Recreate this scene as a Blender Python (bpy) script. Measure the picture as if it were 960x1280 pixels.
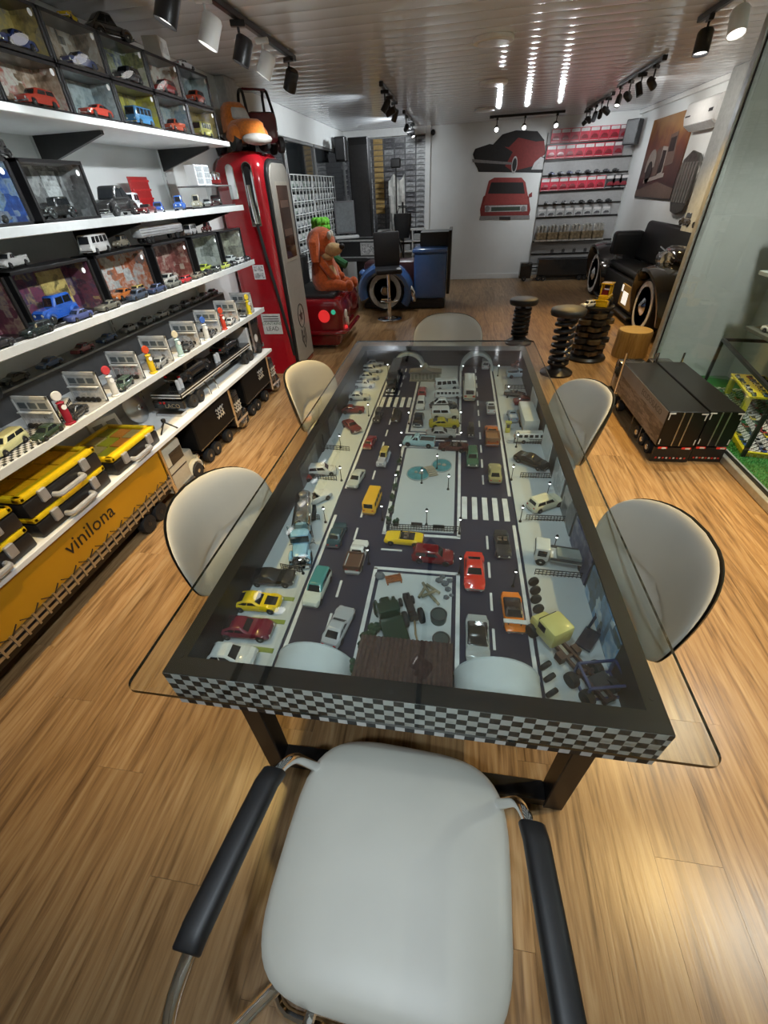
import bpy, bmesh, math, random
from mathutils import Vector, Matrix
for o in list(bpy.data.objects): bpy.data.objects.remove(o)
S = bpy.context.scene; C = S.collection
R = math.radians; PI = math.pi; rnd = random.Random(7)
# ---------------------------------------------------------------- camera, world, exposure
CAMH = 1.70; FPX = 517.04; YAW, PITCH, ROLL = .182901, .6631696, -.0558262
_f = Vector((-math.sin(YAW)*math.cos(PITCH), math.cos(YAW)*math.cos(PITCH), -math.sin(PITCH)))
_r = Vector((math.cos(YAW), math.sin(YAW), 0)); _u = _r.cross(_f)
_r, _u = _r*math.cos(ROLL)+_u*math.sin(ROLL), -_r*math.sin(ROLL)+_u*math.cos(ROLL)
cam = bpy.data.cameras.new('camera'); cam.sensor_fit = 'HORIZONTAL'; cam.sensor_width = 36; cam.lens = FPX/960*36; cam.clip_start = .02
camo = bpy.data.objects.new('camera', cam); C.objects.link(camo); S.camera = camo
camo.matrix_world = Matrix(((_r.x,_u.x,-_f.x,0),(_r.y,_u.y,-_f.y,0),(_r.z,_u.z,-_f.z,CAMH),(0,0,0,1)))
w = bpy.data.worlds.new('world'); S.world = w; w.use_nodes = True
w.node_tree.nodes['Background'].inputs[0].default_value = (.6,.65,.7,1); w.node_tree.nodes['Background'].inputs[1].default_value = .05
S.view_settings.view_transform = 'Standard'; S.view_settings.look = 'None'; S.view_settings.gamma = 1
S.view_settings.use_curve_mapping = False; S.view_settings.exposure = 0.12
COOL = (.90,.96,1.0); ICE = (.80,.91,1.0); WARM = (1.0,.66,.22); NEUT = (1.0,.95,.88)
S.cycles.max_bounces = 8; S.cycles.diffuse_bounces = 3; S.cycles.glossy_bounces = 3; S.cycles.transparent_max_bounces = 12; S.cycles.use_adaptive_sampling = True; S.cycles.adaptive_threshold = .02
# ---------------------------------------------------------------- survey helpers (photo pixel -> point on a plane of the room)
def _ray(x, y): return _f+_r*((x-480)/FPX)-_u*((y-640)/FPX)
def atz(x, y, z): d = _ray(x,y); return Vector((0,0,CAMH))+d*((z-CAMH)/d.z)
def aty(x, y, Y): d = _ray(x,y); return Vector((0,0,CAMH))+d*(Y/d.y)
def atx(x, y, X): d = _ray(x,y); return Vector((0,0,CAMH))+d*(X/d.x)
ORD = ['first','second','third','fourth','fifth','sixth','seventh','eighth','ninth','tenth','eleventh','twelfth','thirteenth','fourteenth','fifteenth','sixteenth','seventeenth','eighteenth','nineteenth','twentieth','twenty-first','twenty-second','twenty-third','twenty-fourth','twenty-fifth','twenty-sixth','twenty-seventh','twenty-eighth','twenty-ninth','thirtieth']
# ---------------------------------------------------------------- geometry helpers
def ring(cx, cy, a, b, n, k=2.0):
    out = []
    for i in range(n):
        t = 2*PI*i/n; c, s = math.cos(t), math.sin(t)
        out.append((cx+a*math.copysign(abs(c)**(2/k), c), cy+b*math.copysign(abs(s)**(2/k), s)))
    return out
class G:
    def __init__(s): s.v = []; s.f = []; s.mi = []; s.m = 0
    def add(s, vs, fs):
        o = len(s.v); s.v += [tuple(p) for p in vs]; s.f += [tuple(i+o for i in f) for f in fs]; s.mi += [s.m]*len(fs); return s
    def box(s, x0, x1, y0, y1, z0, z1):
        return s.add([(x0,y0,z0),(x1,y0,z0),(x1,y1,z0),(x0,y1,z0),(x0,y0,z1),(x1,y0,z1),(x1,y1,z1),(x0,y1,z1)],
                     [(0,3,2,1),(4,5,6,7),(0,1,5,4),(1,2,6,5),(2,3,7,6),(3,0,4,7)])
    def cbox(s, c, d): return s.box(c[0]-d[0]/2,c[0]+d[0]/2,c[1]-d[1]/2,c[1]+d[1]/2,c[2]-d[2]/2,c[2]+d[2]/2)
    def xf(s, M, st=0):
        for i in range(st, len(s.v)): s.v[i] = tuple(M @ Vector(s.v[i]))
        return s
    def obox(s, c, d, rot=(0,0,0)):
        st = len(s.v); s.cbox((0,0,0), d)
        M = Matrix.Translation(c) @ Matrix.Rotation(rot[2],4,'Z') @ Matrix.Rotation(rot[1],4,'Y') @ Matrix.Rotation(rot[0],4,'X')
        return s.xf(M, st)
    def loft(s, rings, cap=True, close=True):
        n = len(rings[0]); vs = [p for r in rings for p in r]; fs = []
        for i in range(len(rings)-1):
            for j in range(n if close else n-1):
                k = (j+1) % n; fs.append((i*n+j, i*n+k, (i+1)*n+k, (i+1)*n+j))
        if cap: fs.append(tuple(range(n-1,-1,-1))); fs.append(tuple((len(rings)-1)*n+j for j in range(n)))
        return s.add(vs, fs)
    def tube(s, pts, r, n=8, cap=True, closed=False):
        P = [Vector(p) for p in pts]; m = len(P); rings = []; prev = None
        for i in range(m):
            if closed: t = P[(i+1) % m]-P[i-1]
            else: t = P[min(i+1,m-1)]-P[max(i-1,0)]
            t = t.normalized() if t.length > 1e-9 else Vector((0,0,1))
            if prev is None:
                a = Vector((0,0,1)) if abs(t.z) < .9 else Vector((1,0,0)); x = t.cross(a).normalized()
            else: x = (prev-t*prev.dot(t)).normalized()
            prev = x; y = t.cross(x); rr = r[i] if isinstance(r,(list,tuple)) else r
            rings.append([P[i]+(x*math.cos(2*PI*j/n)+y*math.sin(2*PI*j/n))*rr for j in range(n)])
        if closed: rings.append(rings[0])
        return s.loft(rings, cap and not closed)
    def cyl(s, p, q, r, r2=None, n=12): return s.tube([p,q], [r, r if r2 is None else r2], n)
    def lathe(s, prof, c=(0,0,0), n=16, axis='z'):
        rings = []
        for r, z in prof:
            rg = []
            for j in range(n):
                a = 2*PI*j/n; x, y = r*math.cos(a), r*math.sin(a)
                rg.append((c[0]+x,c[1]+y,c[2]+z) if axis == 'z' else ((c[0]+x,c[1]+z,c[2]+y) if axis == 'y' else (c[0]+z,c[1]+x,c[2]+y)))
            rings.append(rg)
        return s.loft(rings)
    def sph(s, c, r, n=12, m=8):
        if not isinstance(r,(list,tuple)): r = (r,r,r)
        rings = []
        for i in range(m+1):
            a = -PI/2+PI*i/m; cc = max(math.cos(a), .02)
            rings.append([(c[0]+r[0]*cc*math.cos(2*PI*j/n), c[1]+r[1]*cc*math.sin(2*PI*j/n), c[2]+r[2]*math.sin(a)) for j in range(n)])
        return s.loft(rings)
    def prism(s, poly, ax, a, b):
        def P(u, v, t): return (t,u,v) if ax == 'x' else ((u,t,v) if ax == 'y' else (u,v,t))
        n = len(poly)
        return s.add([P(u,v,a) for u,v in poly]+[P(u,v,b) for u,v in poly],
                     [tuple(range(n-1,-1,-1)), tuple(range(n,2*n))]+[(i,(i+1)%n,n+(i+1)%n,n+i) for i in range(n)])
    def quad(s, a, b, c, d): return s.add([a,b,c,d], [(0,1,2,3)])
    def mesh(s, name, bev=0, seg=1, smooth=35):
        me = bpy.data.meshes.new(name); me.from_pydata(s.v, [], s.f); me.polygons.foreach_set('material_index', s.mi)
        bm = bmesh.new(); bm.from_mesh(me); bmesh.ops.recalc_face_normals(bm, faces=bm.faces)
        if bev:
            es = [e for e in bm.edges if len(e.link_faces) == 2 and e.calc_face_angle(0) > .6]
            bmesh.ops.bevel(bm, geom=es, offset=bev, segments=seg, affect='EDGES', profile=.5, clamp_overlap=True)
        bm.to_mesh(me); bm.free()
        if smooth:
            me.polygons.foreach_set('use_smooth', [True]*len(me.polygons)); me.set_sharp_from_angle(angle=R(smooth))
        me.update(); return me
    def build(s, name, mats, par=None, bev=0, seg=1, smooth=35, label=None, cat=None, group=None, kind=None):
        return ob(name, s.mesh(name, bev, seg, smooth), mats, par, label, cat, group, kind)
def tag(o, label=None, cat=None, group=None, kind=None):
    if label: o['label'] = label
    if cat: o['category'] = cat
    if group: o['group'] = group
    if kind: o['kind'] = kind
    return o
def ob(name, me, mats, par=None, label=None, cat=None, group=None, kind=None):
    o = bpy.data.objects.new(name, me); C.objects.link(o)
    if mats is not None:
        if not isinstance(mats, (list,tuple)): mats = [mats]
        if len(me.materials) == 0:
            for m in mats: me.materials.append(m)
        else:
            for i, m in enumerate(mats):
                if me.materials[i] != m: o.material_slots[i].link = 'OBJECT'; o.material_slots[i].material = m
    if par: o.parent = par
    return tag(o, label, cat, group, kind)
def T(name, label, cat, loc=(0,0,0), rz=0, group=None, sc=1, rot=None):
    o = bpy.data.objects.new(name, None); C.objects.link(o); o.empty_display_size = .05
    o.location = loc; o.rotation_euler = rot or (0,0,rz); o.scale = (sc,sc,sc)
    return tag(o, label, cat, group)
_tx = {}
def text(body, size=1.0, align='CENTER'):
    k = (body, align)
    if k not in _tx:
        cu = bpy.data.curves.new('lettering', 'FONT'); cu.body = body; cu.align_x = align; cu.align_y = 'CENTER'; cu.extrude = .004; cu.resolution_u = 2; cu.size = 1
        o = bpy.data.objects.new('lettering', cu); C.objects.link(o)
        dg = bpy.context.evaluated_depsgraph_get(); _tx[k] = bpy.data.meshes.new_from_object(o.evaluated_get(dg))
        bpy.data.objects.remove(o)
    return _tx[k]
def letter(body, size, mat, par, loc, rot, label=None, align='CENTER'):
    me = text(body, align=align).copy(); me.materials.clear()
    o = ob('lettering', me, mat, par, label); o.location = loc; o.rotation_euler = rot; o.scale = (size,size,size); return o
for t_ in ('vinilona','CONTAINS','LEAD','ECUDOSLACO','LACO'): text(t_)
# ---------------------------------------------------------------- materials
_mc = {}
def M(name, col=(.5,.5,.5), rough=.5, metal=0, coat=0, noise=.12, scale=25, bump=0, emit=0, spec=.5, sheen=0):
    if name in _mc: return _mc[name]
    m = bpy.data.materials.new(name); m.use_nodes = True; nt = m.node_tree; b = nt.nodes['Principled BSDF']
    b.inputs['Roughness'].default_value = rough; b.inputs['Metallic'].default_value = metal
    b.inputs['Coat Weight'].default_value = coat; b.inputs['Coat Roughness'].default_value = .05; b.inputs['Specular IOR Level'].default_value = spec
    if sheen: b.inputs['Sheen Weight'].default_value = sheen
    tc = nt.nodes.new('ShaderNodeTexCoord'); nz = nt.nodes.new('ShaderNodeTexNoise'); nz.inputs['Scale'].default_value = scale; nz.inputs['Detail'].default_value = 4
    nt.links.new(tc.outputs['Object'], nz.inputs['Vector'])
    cr = nt.nodes.new('ShaderNodeValToRGB'); nt.links.new(nz.outputs['Fac'], cr.inputs['Fac'])
    cr.color_ramp.elements[0].position = .3; cr.color_ramp.elements[1].position = .7
    cr.color_ramp.elements[0].color = (*[c*(1-noise) for c in col],1); cr.color_ramp.elements[1].color = (*[min(1,c*(1+noise)) for c in col],1)
    nt.links.new(cr.outputs['Color'], b.inputs['Base Color'])
    if bump:
        bp = nt.nodes.new('ShaderNodeBump'); bp.inputs['Strength'].default_value = bump; bp.inputs['Distance'].default_value = .01
        nt.links.new(nz.outputs['Fac'], bp.inputs['Height']); nt.links.new(bp.outputs['Normal'], b.inputs['Normal'])
    if emit:
        b.inputs['Emission Color'].default_value = (*col,1); b.inputs['Emission Strength'].default_value = emit
    _mc[name] = m; return m
def glass(name, tint=(.9,.97,.94), refl=.06, rough=.02, f=1.0, opac=0.0, ocol=(.5,.55,.5)):
    if name in _mc: return _mc[name]
    m = bpy.data.materials.new(name); m.use_nodes = True; nt = m.node_tree; nt.nodes.remove(nt.nodes['Principled BSDF'])
    out = nt.nodes['Material Output']; tr = nt.nodes.new('ShaderNodeBsdfTransparent'); tr.inputs[0].default_value = (*tint,1)
    gl = nt.nodes.new('ShaderNodeBsdfGlossy'); gl.inputs['Roughness'].default_value = rough; gl.inputs[0].default_value = (1,1,1,1)
    fr = nt.nodes.new('ShaderNodeFresnel'); fr.inputs['IOR'].default_value = 1.45; ge = nt.nodes.new('ShaderNodeNewGeometry'); fm = nt.nodes.new('ShaderNodeMath'); fm.operation = 'SUBTRACT'; fm.inputs[0].default_value = 1; fm.use_clamp = True; nt.links.new(ge.outputs['Backfacing'], fm.inputs[1]); f2 = nt.nodes.new('ShaderNodeMath'); f2.operation = 'MULTIPLY'
    ml = nt.nodes.new('ShaderNodeMath'); ml.operation = 'MULTIPLY_ADD'; ml.inputs[1].default_value = f; ml.inputs[2].default_value = refl-.035
    nt.links.new(fr.outputs[0], ml.inputs[0]); mx = nt.nodes.new('ShaderNodeMixShader')
    nt.links.new(ml.outputs[0], f2.inputs[0]); nt.links.new(fm.outputs[0], f2.inputs[1]); nt.links.new(f2.outputs[0], mx.inputs[0]); nt.links.new(gl.outputs[0], mx.inputs[2])
    if opac:
        df = nt.nodes.new('ShaderNodeBsdfDiffuse'); df.inputs[0].default_value = (*ocol,1); m2 = nt.nodes.new('ShaderNodeMixShader'); m2.inputs[0].default_value = opac
        nt.links.new(tr.outputs[0], m2.inputs[1]); nt.links.new(df.outputs[0], m2.inputs[2]); nt.links.new(m2.outputs[0], mx.inputs[1])
    else: nt.links.new(tr.outputs[0], mx.inputs[1])
    nt.links.new(mx.outputs[0], out.inputs[0]); _mc[name] = m; return m
def paint(col, rough=.22): 
    return M('paint_%02d%02d%02d' % tuple(int(c*99) for c in col), col, rough, 0, .6, .05, 40)
def collage(name, cols, scale=6, seed=0, rough=.35, stretch=(1,1,1)):
    """printed picture: blocks of a few colours with blotches"""
    if name in _mc: return _mc[name]
    m = bpy.data.materials.new(name); m.use_nodes = True; nt = m.node_tree; b = nt.nodes['Principled BSDF']; b.inputs['Roughness'].default_value = rough
    tc = nt.nodes.new('ShaderNodeTexCoord'); mp = nt.nodes.new('ShaderNodeMapping'); mp.inputs['Location'].default_value = (seed*1.7,seed*.9,seed*2.3); mp.inputs['Scale'].default_value = stretch
    nt.links.new(tc.outputs['Object'], mp.inputs[0])
    vo = nt.nodes.new('ShaderNodeTexVoronoi'); vo.distance = 'CHEBYCHEV'; vo.inputs['Scale'].default_value = scale; nt.links.new(mp.outputs[0], vo.inputs['Vector'])
    nz = nt.nodes.new('ShaderNodeTexNoise'); nz.inputs['Scale'].default_value = scale*2.5; nz.inputs['Detail'].default_value = 6; nt.links.new(mp.outputs[0], nz.inputs['Vector'])
    sp = nt.nodes.new('ShaderNodeSeparateColor'); nt.links.new(vo.outputs['Color'], sp.inputs[0])
    ad = nt.nodes.new('ShaderNodeMath'); ad.operation = 'MULTIPLY_ADD'; ad.inputs[1].default_value = .55; nt.links.new(nz.outputs['Fac'], ad.inputs[0])
    mu = nt.nodes.new('ShaderNodeMath'); mu.operation = 'MULTIPLY'; mu.inputs[1].default_value = .5; nt.links.new(sp.outputs[0], mu.inputs[0]); nt.links.new(mu.outputs[0], ad.inputs[2])
    cr = nt.nodes.new('ShaderNodeValToRGB'); cr.color_ramp.interpolation = 'LINEAR'
    while len(cr.color_ramp.elements) < len(cols): cr.color_ramp.elements.new(.5)
    for i, c in enumerate(cols): cr.color_ramp.elements[i].position = .22+.6*i/max(1,len(cols)-1); cr.color_ramp.elements[i].color = (*[min(.8,q*1.7) for q in c],1)
    nt.links.new(ad.outputs[0], cr.inputs[0]); nt.links.new(cr.outputs[0], b.inputs['Base Color']); _mc[name] = m; return m
def wood(name, c0, c1, c2, rough=.3, along='y', scale=1.0):
    if name in _mc: return _mc[name]
    m = bpy.data.materials.new(name); m.use_nodes = True; nt = m.node_tree; b = nt.nodes['Principled BSDF']; b.inputs['Roughness'].default_value = rough
    tc = nt.nodes.new('ShaderNodeTexCoord'); oi = nt.nodes.new('ShaderNodeObjectInfo'); va = nt.nodes.new('ShaderNodeVectorMath'); va.operation = 'MULTIPLY_ADD'
    cb = nt.nodes.new('ShaderNodeCombineXYZ')
    for i in range(3): nt.links.new(oi.outputs['Random'], cb.inputs[i])
    va.inputs[1].default_value = (1,1,1); nt.links.new(tc.outputs['Object'], va.inputs[0])
    ms = nt.nodes.new('ShaderNodeVectorMath'); ms.operation = 'SCALE'; ms.inputs['Scale'].default_value = 37; nt.links.new(cb.outputs[0], ms.inputs[0]); nt.links.new(ms.outputs[0], va.inputs[2])
    mp = nt.nodes.new('ShaderNodeMapping'); sc = {'y':(13,.8,13),'x':(.8,13,13),'z':(9,9,.75)}[along]; mp.inputs['Scale'].default_value = [q*scale for q in sc]; nt.links.new(va.outputs[0], mp.inputs[0])
    n1 = nt.nodes.new('ShaderNodeTexNoise'); n1.inputs['Scale'].default_value = 1.3; n1.inputs['Detail'].default_value = 3; n1.inputs['Distortion'].default_value = 1.6; nt.links.new(mp.outputs[0], n1.inputs['Vector'])
    n2 = nt.nodes.new('ShaderNodeTexNoise'); n2.inputs['Scale'].default_value = 6; n2.inputs['Detail'].default_value = 5; n2.inputs['Distortion'].default_value = .6; nt.links.new(mp.outputs[0], n2.inputs['Vector'])
    mx = nt.nodes.new('ShaderNodeMath'); mx.operation = 'MULTIPLY_ADD'; mx.inputs[1].default_value = .45; nt.links.new(n2.outputs['Fac'], mx.inputs[0])
    h = nt.nodes.new('ShaderNodeMath'); h.operation = 'MULTIPLY'; h.inputs[1].default_value = .55; nt.links.new(n1.outputs['Fac'], h.inputs[0]); nt.links.new(h.outputs[0], mx.inputs[2])
    cr = nt.nodes.new('ShaderNodeValToRGB'); cr.color_ramp.elements.new(.5)
    for e, p, c in zip(cr.color_ramp.elements, (.32,.5,.68), (c0,c1,c2)): e.position = p; e.color = (*c,1)
    nt.links.new(mx.outputs[0], cr.inputs[0])
    hs = nt.nodes.new('ShaderNodeHueSaturation'); vr = nt.nodes.new('ShaderNodeMapRange'); vr.inputs['To Min'].default_value = .86; vr.inputs['To Max'].default_value = 1.12
    nt.links.new(oi.outputs['Random'], vr.inputs[0]); nt.links.new(vr.outputs[0], hs.inputs['Value']); nt.links.new(cr.outputs[0], hs.inputs['Color']); nt.links.new(hs.outputs[0], b.inputs['Base Color'])
    bp = nt.nodes.new('ShaderNodeBump'); bp.inputs['Strength'].default_value = .12; bp.inputs['Distance'].default_value = .004; nt.links.new(n2.outputs['Fac'], bp.inputs['Height']); nt.links.new(bp.outputs[0], b.inputs['Normal'])
    _mc[name] = m; return m
def checker(name, a, b_, size, rough=.3):
    if name in _mc: return _mc[name]
    m = bpy.data.materials.new(name); m.use_nodes = True; nt = m.node_tree; b = nt.nodes['Principled BSDF']; b.inputs['Roughness'].default_value = rough
    tc = nt.nodes.new('ShaderNodeTexCoord'); ck = nt.nodes.new('ShaderNodeTexChecker'); ck.inputs['Scale'].default_value = 1/size
    ck.inputs['Color1'].default_value = (*a,1); ck.inputs['Color2'].default_value = (*b_,1); nt.links.new(tc.outputs['Object'], ck.inputs[0]); nt.links.new(ck.outputs[0], b.inputs['Base Color'])
    _mc[name] = m; return m
BLACK = M('black_plastic', (.012,.012,.013), .38); SATIN = M('satin_black_metal', (.015,.014,.014), .35, .3); DGREY = M('dark_grey_plastic', (.05,.05,.052), .45)
WHITE = M('white_paint', (.78,.79,.78), .45, noise=.03); CHROME = M('chrome', (.85,.86,.87), .08, 1, noise=.03); STEEL = M('brushed_steel', (.55,.56,.57), .32, 1, noise=.08)
RUBBER = M('rubber', (.014,.014,.014), .75); LEATHER = M('white_leather', (.48,.47,.415), .42, noise=.04, scale=6, bump=.04); GREYM = M('grey_metal', (.3,.31,.31), .4, .6)
WALLM = M('wall_white', (.74,.76,.75), .7, noise=.03, scale=3); PVC = M('ceiling_pvc', (.76,.79,.83), .13, coat=0, noise=.03, scale=3)
CARGLASS = M('car_glass', (.012,.015,.018), .06, coat=.5); RIM = M('wheel_rim', (.5,.5,.5), .25, .9); LIGHTW = M('lamp_lens', (.8,.8,.75), .15); LIGHTR = M('tail_lens', (.45,.01,.01), .15)
LED = M('led_white', (.95,.97,1), .4, emit=7); LENS = M('spot_lens', (1,.98,.94), .3, emit=9); LENS2 = M('spot_lens_dim', (1,.98,.94), .3, emit=3)
CLEAR = glass('clear_glass', (.93,.97,.95), .05); ACRYL = glass('acrylic', (.93,.95,.95), .04)
# ================================================================ the room
XL, XR, YB, YF, ZC = -2.37, 3.10, 10.78, -1.7, 2.60
def struct(name, g, mats, par=None, **k):
    o = g.build(name, mats, par, **k)
    if not par: o['kind'] = 'structure'
    return o
fl = struct('floor', G().box(XL-.1,XR+.1,YF-.1,YB+.1,-.08,-.012), M('subfloor',(.10,.06,.03),.8))
OAK = wood('oak_floor', (.115,.06,.024), (.325,.192,.085), (.455,.31,.16), .30)
pm = G().box(-.0987,.0987,-.6996,.6996,-.012,0).mesh('plank', smooth=0)
i = 0
for cx in range(28):
    x = XL+.02+cx*.198
    off = (0,.47,.93,.2,.7)[cx % 5]
    for ry in range(10):
        y = YF-.4+ry*1.4+off
        if y-.7 > YB or y+.7 < YF: continue
        p = ob('plank', pm, OAK, fl); p.location = (x,y,0)
ce = struct('ceiling', G().box(XL-.1,XR+.1,YF-.1,YB+.1,ZC+.012,ZC+.1), M('ceiling_void',(.3,.3,.3),.8))
g = G(); n = 8; prof = [(-.0985+.197*j/n, 0.004-.0028*math.sin(PI*j/n)**.6) for j in range(n+1)]
g.loft([[(XL,u,ZC+v) for u,v in prof]+[(XL,.0985,ZC+.012),(XL,-.0985,ZC+.012)], [(XR,u,ZC+v) for u,v in prof]+[(XR,.0985,ZC+.012),(XR,-.0985,ZC+.012)]])
cm = g.mesh('panel', smooth=50)
for k in range(63):
    p = ob('panel', cm, PVC, ce); p.location = (0, YF+.1+k*.2, 0)
# left wall: solid behind the shelves, then soffit over dark windows
struct('wall_left', G().box(XL-.12,XL,YF-.1,5.55,0,ZC).box(XL-.12,XL,5.55,YB,0,.75).box(XL-.12,XL,5.55,YB,2.30,ZC).box(XL-.12,XL,10.72,YB,.75,2.30), WALLM)
struct('wall_back', G().box(XL-.1,XR+.1,YB,YB+.12,0,ZC), WALLM)
struct('wall_right', G().box(XR,XR+.12,YF-.1,YB,0,ZC), WALLM)
struct('wall_front', G().box(XL-.1,XR+.1,YF-.12,YF,0,ZC), WALLM)
struct('baseboard_back', G().box(-.66,1.55,YB-.015,YB,0,.10), WHITE, bev=.004)
struct('trim_1', G().box(XL,XL+.10,5.28,5.55,0,ZC), M('trim_grey',(.62,.63,.62),.5), bev=.006)   # pier at the end of the shelving
struct('trim_2', G().box(-.76,-.66,YB-.12,YB,0,ZC), WHITE, bev=.005)                              # pier on the back wall
struct('trim_3', G().box(XL,-.76,YB-.16,YB,2.48,ZC), WHITE, bev=.005)                             # pelmet over the pack wall
struct('trim_4', G().box(XR-.05,XR,5.2,YB,ZC-.06,ZC), WHITE, bev=.005)
NIGHT = M('night_glass',(.018,.022,.024),.05,coat=.6,noise=.3,scale=2)
wn = 0
for y0, y1 in ((5.58,7.05),(7.09,8.5),(8.54,10.70)):
    wn += 1
    wo = struct('window_%d' % wn, G().box(XL-.05,XL-.035,y0,y1,.77,2.28), NIGHT, bev=.002)
    g = G(); t = .02
    g.box(XL-.06,XL-.01,y0,y0+t,.75,2.3).box(XL-.06,XL-.01,y1-t,y1,.75,2.3).box(XL-.06,XL-.01,y0,y1,.75,.79).box(XL-.06,XL-.01,y0,y1,2.265,2.3)
    g.build('window_frame', M('alu_frame',(.45,.46,.46),.35,.7), wo, bev=.003)
# ---------------------------------------------------------------- ceiling tracks with spotlights
def track(a, b, label, cat='track'):
    a = Vector(a); b = Vector(b); d = (b-a); L = d.length
    t = T('lighting_track', label, 'track', (a+b)/2, math.atan2(d.y,d.x), 'black ceiling lighting tracks')
    G().box(-L/2,L/2,-.018,.018,-.035,0).build('rail', SATIN, t, bev=.004)
    G().box(-L/2-.01,-L/2+.06,-.022,.022,-.04,0).build('end_feed', BLACK, t, bev=.004)
    return t
HZ = ZC-.004
def spot(x, y, aim, label, power, col=COOL, black=True, ang=70, blend=.6, big=True, z=HZ-.035):
    d = (Vector(aim)-Vector((x,y,z-.14))).normalized(); rz = math.atan2(d.y,d.x); tilt = math.acos(max(-1,min(1,-d.z)))
    t = T('track_spotlight', label, 'spotlight', (x,y,z), rz, 'spotlights on the ceiling tracks')
    mt = BLACK if black else WHITE
    G().box(-.045,.045,-.017,.017,-.03,0).build('adapter', mt, t, bev=.004)
    G().cyl((0,0,-.02),(0,0,-.10),.008,n=8).box(-.012,.012,-.02,.02,-.115,-.095).build('arm', mt, t)
    r, L = (.052,.13) if big else (.034,.12)
    g = G().lathe([(r*.8,.075),(r,.06),(r,-L+.075),(r*.93,-L+.075),(r*.9,-L+.095)], n=20); Mx = Matrix.Translation((0,0,-.14)) @ Matrix.Rotation(-tilt,4,'Y'); g.xf(Mx)
    g.build('barrel', mt, t, smooth=40)
    g = G().lathe([(.001,-L+.093),(r*.88,-L+.093),(r*.88,-L+.09),(.001,-L+.09)], n=20).xf(Mx); g.build('lens', LENS if y > 9.85 else LENS2, t)
    l = bpy.data.lights.new('lamp','SPOT'); l.energy = power; l.color = col; l.spot_size = R(ang); l.spot_blend = blend; l.shadow_soft_size = .035
    lo = bpy.data.objects.new('lamp', l); C.objects.link(lo); lo.parent = t
    lo.matrix_local = Mx @ Matrix.Translation((0,0,-L+.06))
    return t
track((-1.44,1.3,HZ),(-1.44,4.85,HZ), 'long black track on the ceiling above the left shelves')
for y, bl, lab, aim in ((2.05,1,'black track spotlight nearest camera over the shelves, cut by top edge',(-2.1,1.6,.9)),(2.85,1,'black barrel spotlight at top edge above the display cases',(-2.1,2.5,1.0)),
    (3.28,0,'white barrel spotlight on the left track, nearer of the two white ones',(-2.15,3.0,1.0)),(3.72,1,'black barrel spotlight between two white ones on the left track',(-2.1,3.5,1.0)),
    (4.12,0,'white barrel spotlight on the left track, farther white one',(-2.2,4.0,1.2)),(4.68,1,'small black spotlight at the far end of the left track',(-2.1,5.1,1.3))):
    spot(-1.44, y, aim, lab, 34, COOL, bl, 80, .8)
track((-.92,6.2,HZ),(-.92,7.5,HZ), 'short black track over the bar stool, nearer one')
for y, aim, lab in ((6.45,(-2.0,6.4,1.0),'first black spotlight of the cluster above the red car sofa'),(6.85,(-2.3,7.3,2.0),'second black spotlight of the cluster above the red car sofa'),(7.3,(-1.7,7.9,.8),'third black spotlight of the cluster above the red car sofa')):
    spot(-.92, y, aim, lab, 52, COOL, True, 100, .8, False)
track((-.92,8.4,HZ),(-.92,9.9,HZ), 'short black track nearest the pack wall')
for y, aim, lab in ((8.7,(-1.6,10.7,1.8),'nearer black spotlight in front of the pack wall'),(9.3,(-2.3,9.3,2.3),'middle black spotlight in front of the pack wall'),(9.75,(.2,8.3,0),'farther black spotlight in front of the pack wall')):
    spot(-.92, y, aim, lab, 50, COOL, True, 100, .8, False)
track((.40,9.9,HZ),(1.62,9.9,HZ), 'black cross track before the painted cars wall')
for x, aim, lab in ((.52,(.3,3.0,.2),'left glaring spotlight on the cross track'),(.98,(.9,3.4,.2),'middle glaring spotlight on the cross track'),(1.5,(1.5,4.4,.2),'right small spotlight on the cross track')):
    spot(x, 9.9, aim, lab, 14, COOL, True, 75, .6, False)
track((1.86,6.2,HZ),(1.86,7.75,HZ), 'black track on the right with four spotlights in view')
for y, aim, lab in ((6.4,(3.0,7.6,1.7),'nearest spotlight on the right middle track'),(6.8,(2.6,6.4,.4),'second spotlight on the right middle track'),(7.2,(3.1,8.7,1.9),'third spotlight on the right middle track'),(7.6,(1.2,6.2,0),'farthest spotlight on the right middle track')):
    spot(1.86, y, aim, lab, 90 if aim[2] < .5 else 42, WARM if aim[2] < .5 else NEUT, True, 100, .8, False)
track((1.95,8.3,HZ),(1.95,9.9,HZ), 'black track on the right nearest the back wall')
for k, y in enumerate((8.5,8.85,9.2,9.55,9.8)):
    spot(1.95, y, ((3.1,9.2,1.8),(2.3,10.7,1.4),(1.9,10.7,.8),(2.8,10.7,2.0),(1.0,10.7,1.6))[k], ORD[k]+' spotlight of the five on the rear right track', 26, COOL, True, 90, .8, False)
track((1.66,.6,HZ),(1.66,4.95,HZ), 'black track on the right leaving the top edge')
for y, bl, aim, lab in ((4.75,1,(1.6,4.3,0),'black flat barrel spotlight at the end of the near right track'),(4.25,0,(1.7,3.2,0),'white barrel spotlight at the top right edge beside the glass'),):
    spot(1.66, y, aim, lab, 95, WARM, bl, 80, .8)
for k, (y, aim) in enumerate(((3.1,(1.35,2.6,0)),(2.0,(1.25,1.7,0)),(.9,(1.3,1.3,0)))): spot(1.66, y, aim, ORD[k]+' added out-of-view spotlight overhead on the near right track', 92, WARM, True, 80, .8)  # heads added above the view to warm the right floor
for k, (y, aim) in enumerate(((2.5,(-1.22,3.3,0)),(1.9,(-1.2,2.2,0)),(1.0,(-1.25,1.4,0)))): spot(-1.22, y, aim, ORD[k]+' added out-of-view floor spotlight on the parallel left track', 98, WARM, True, 75, .8)  # unseen heads added to warm the floor strip on the left
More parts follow.
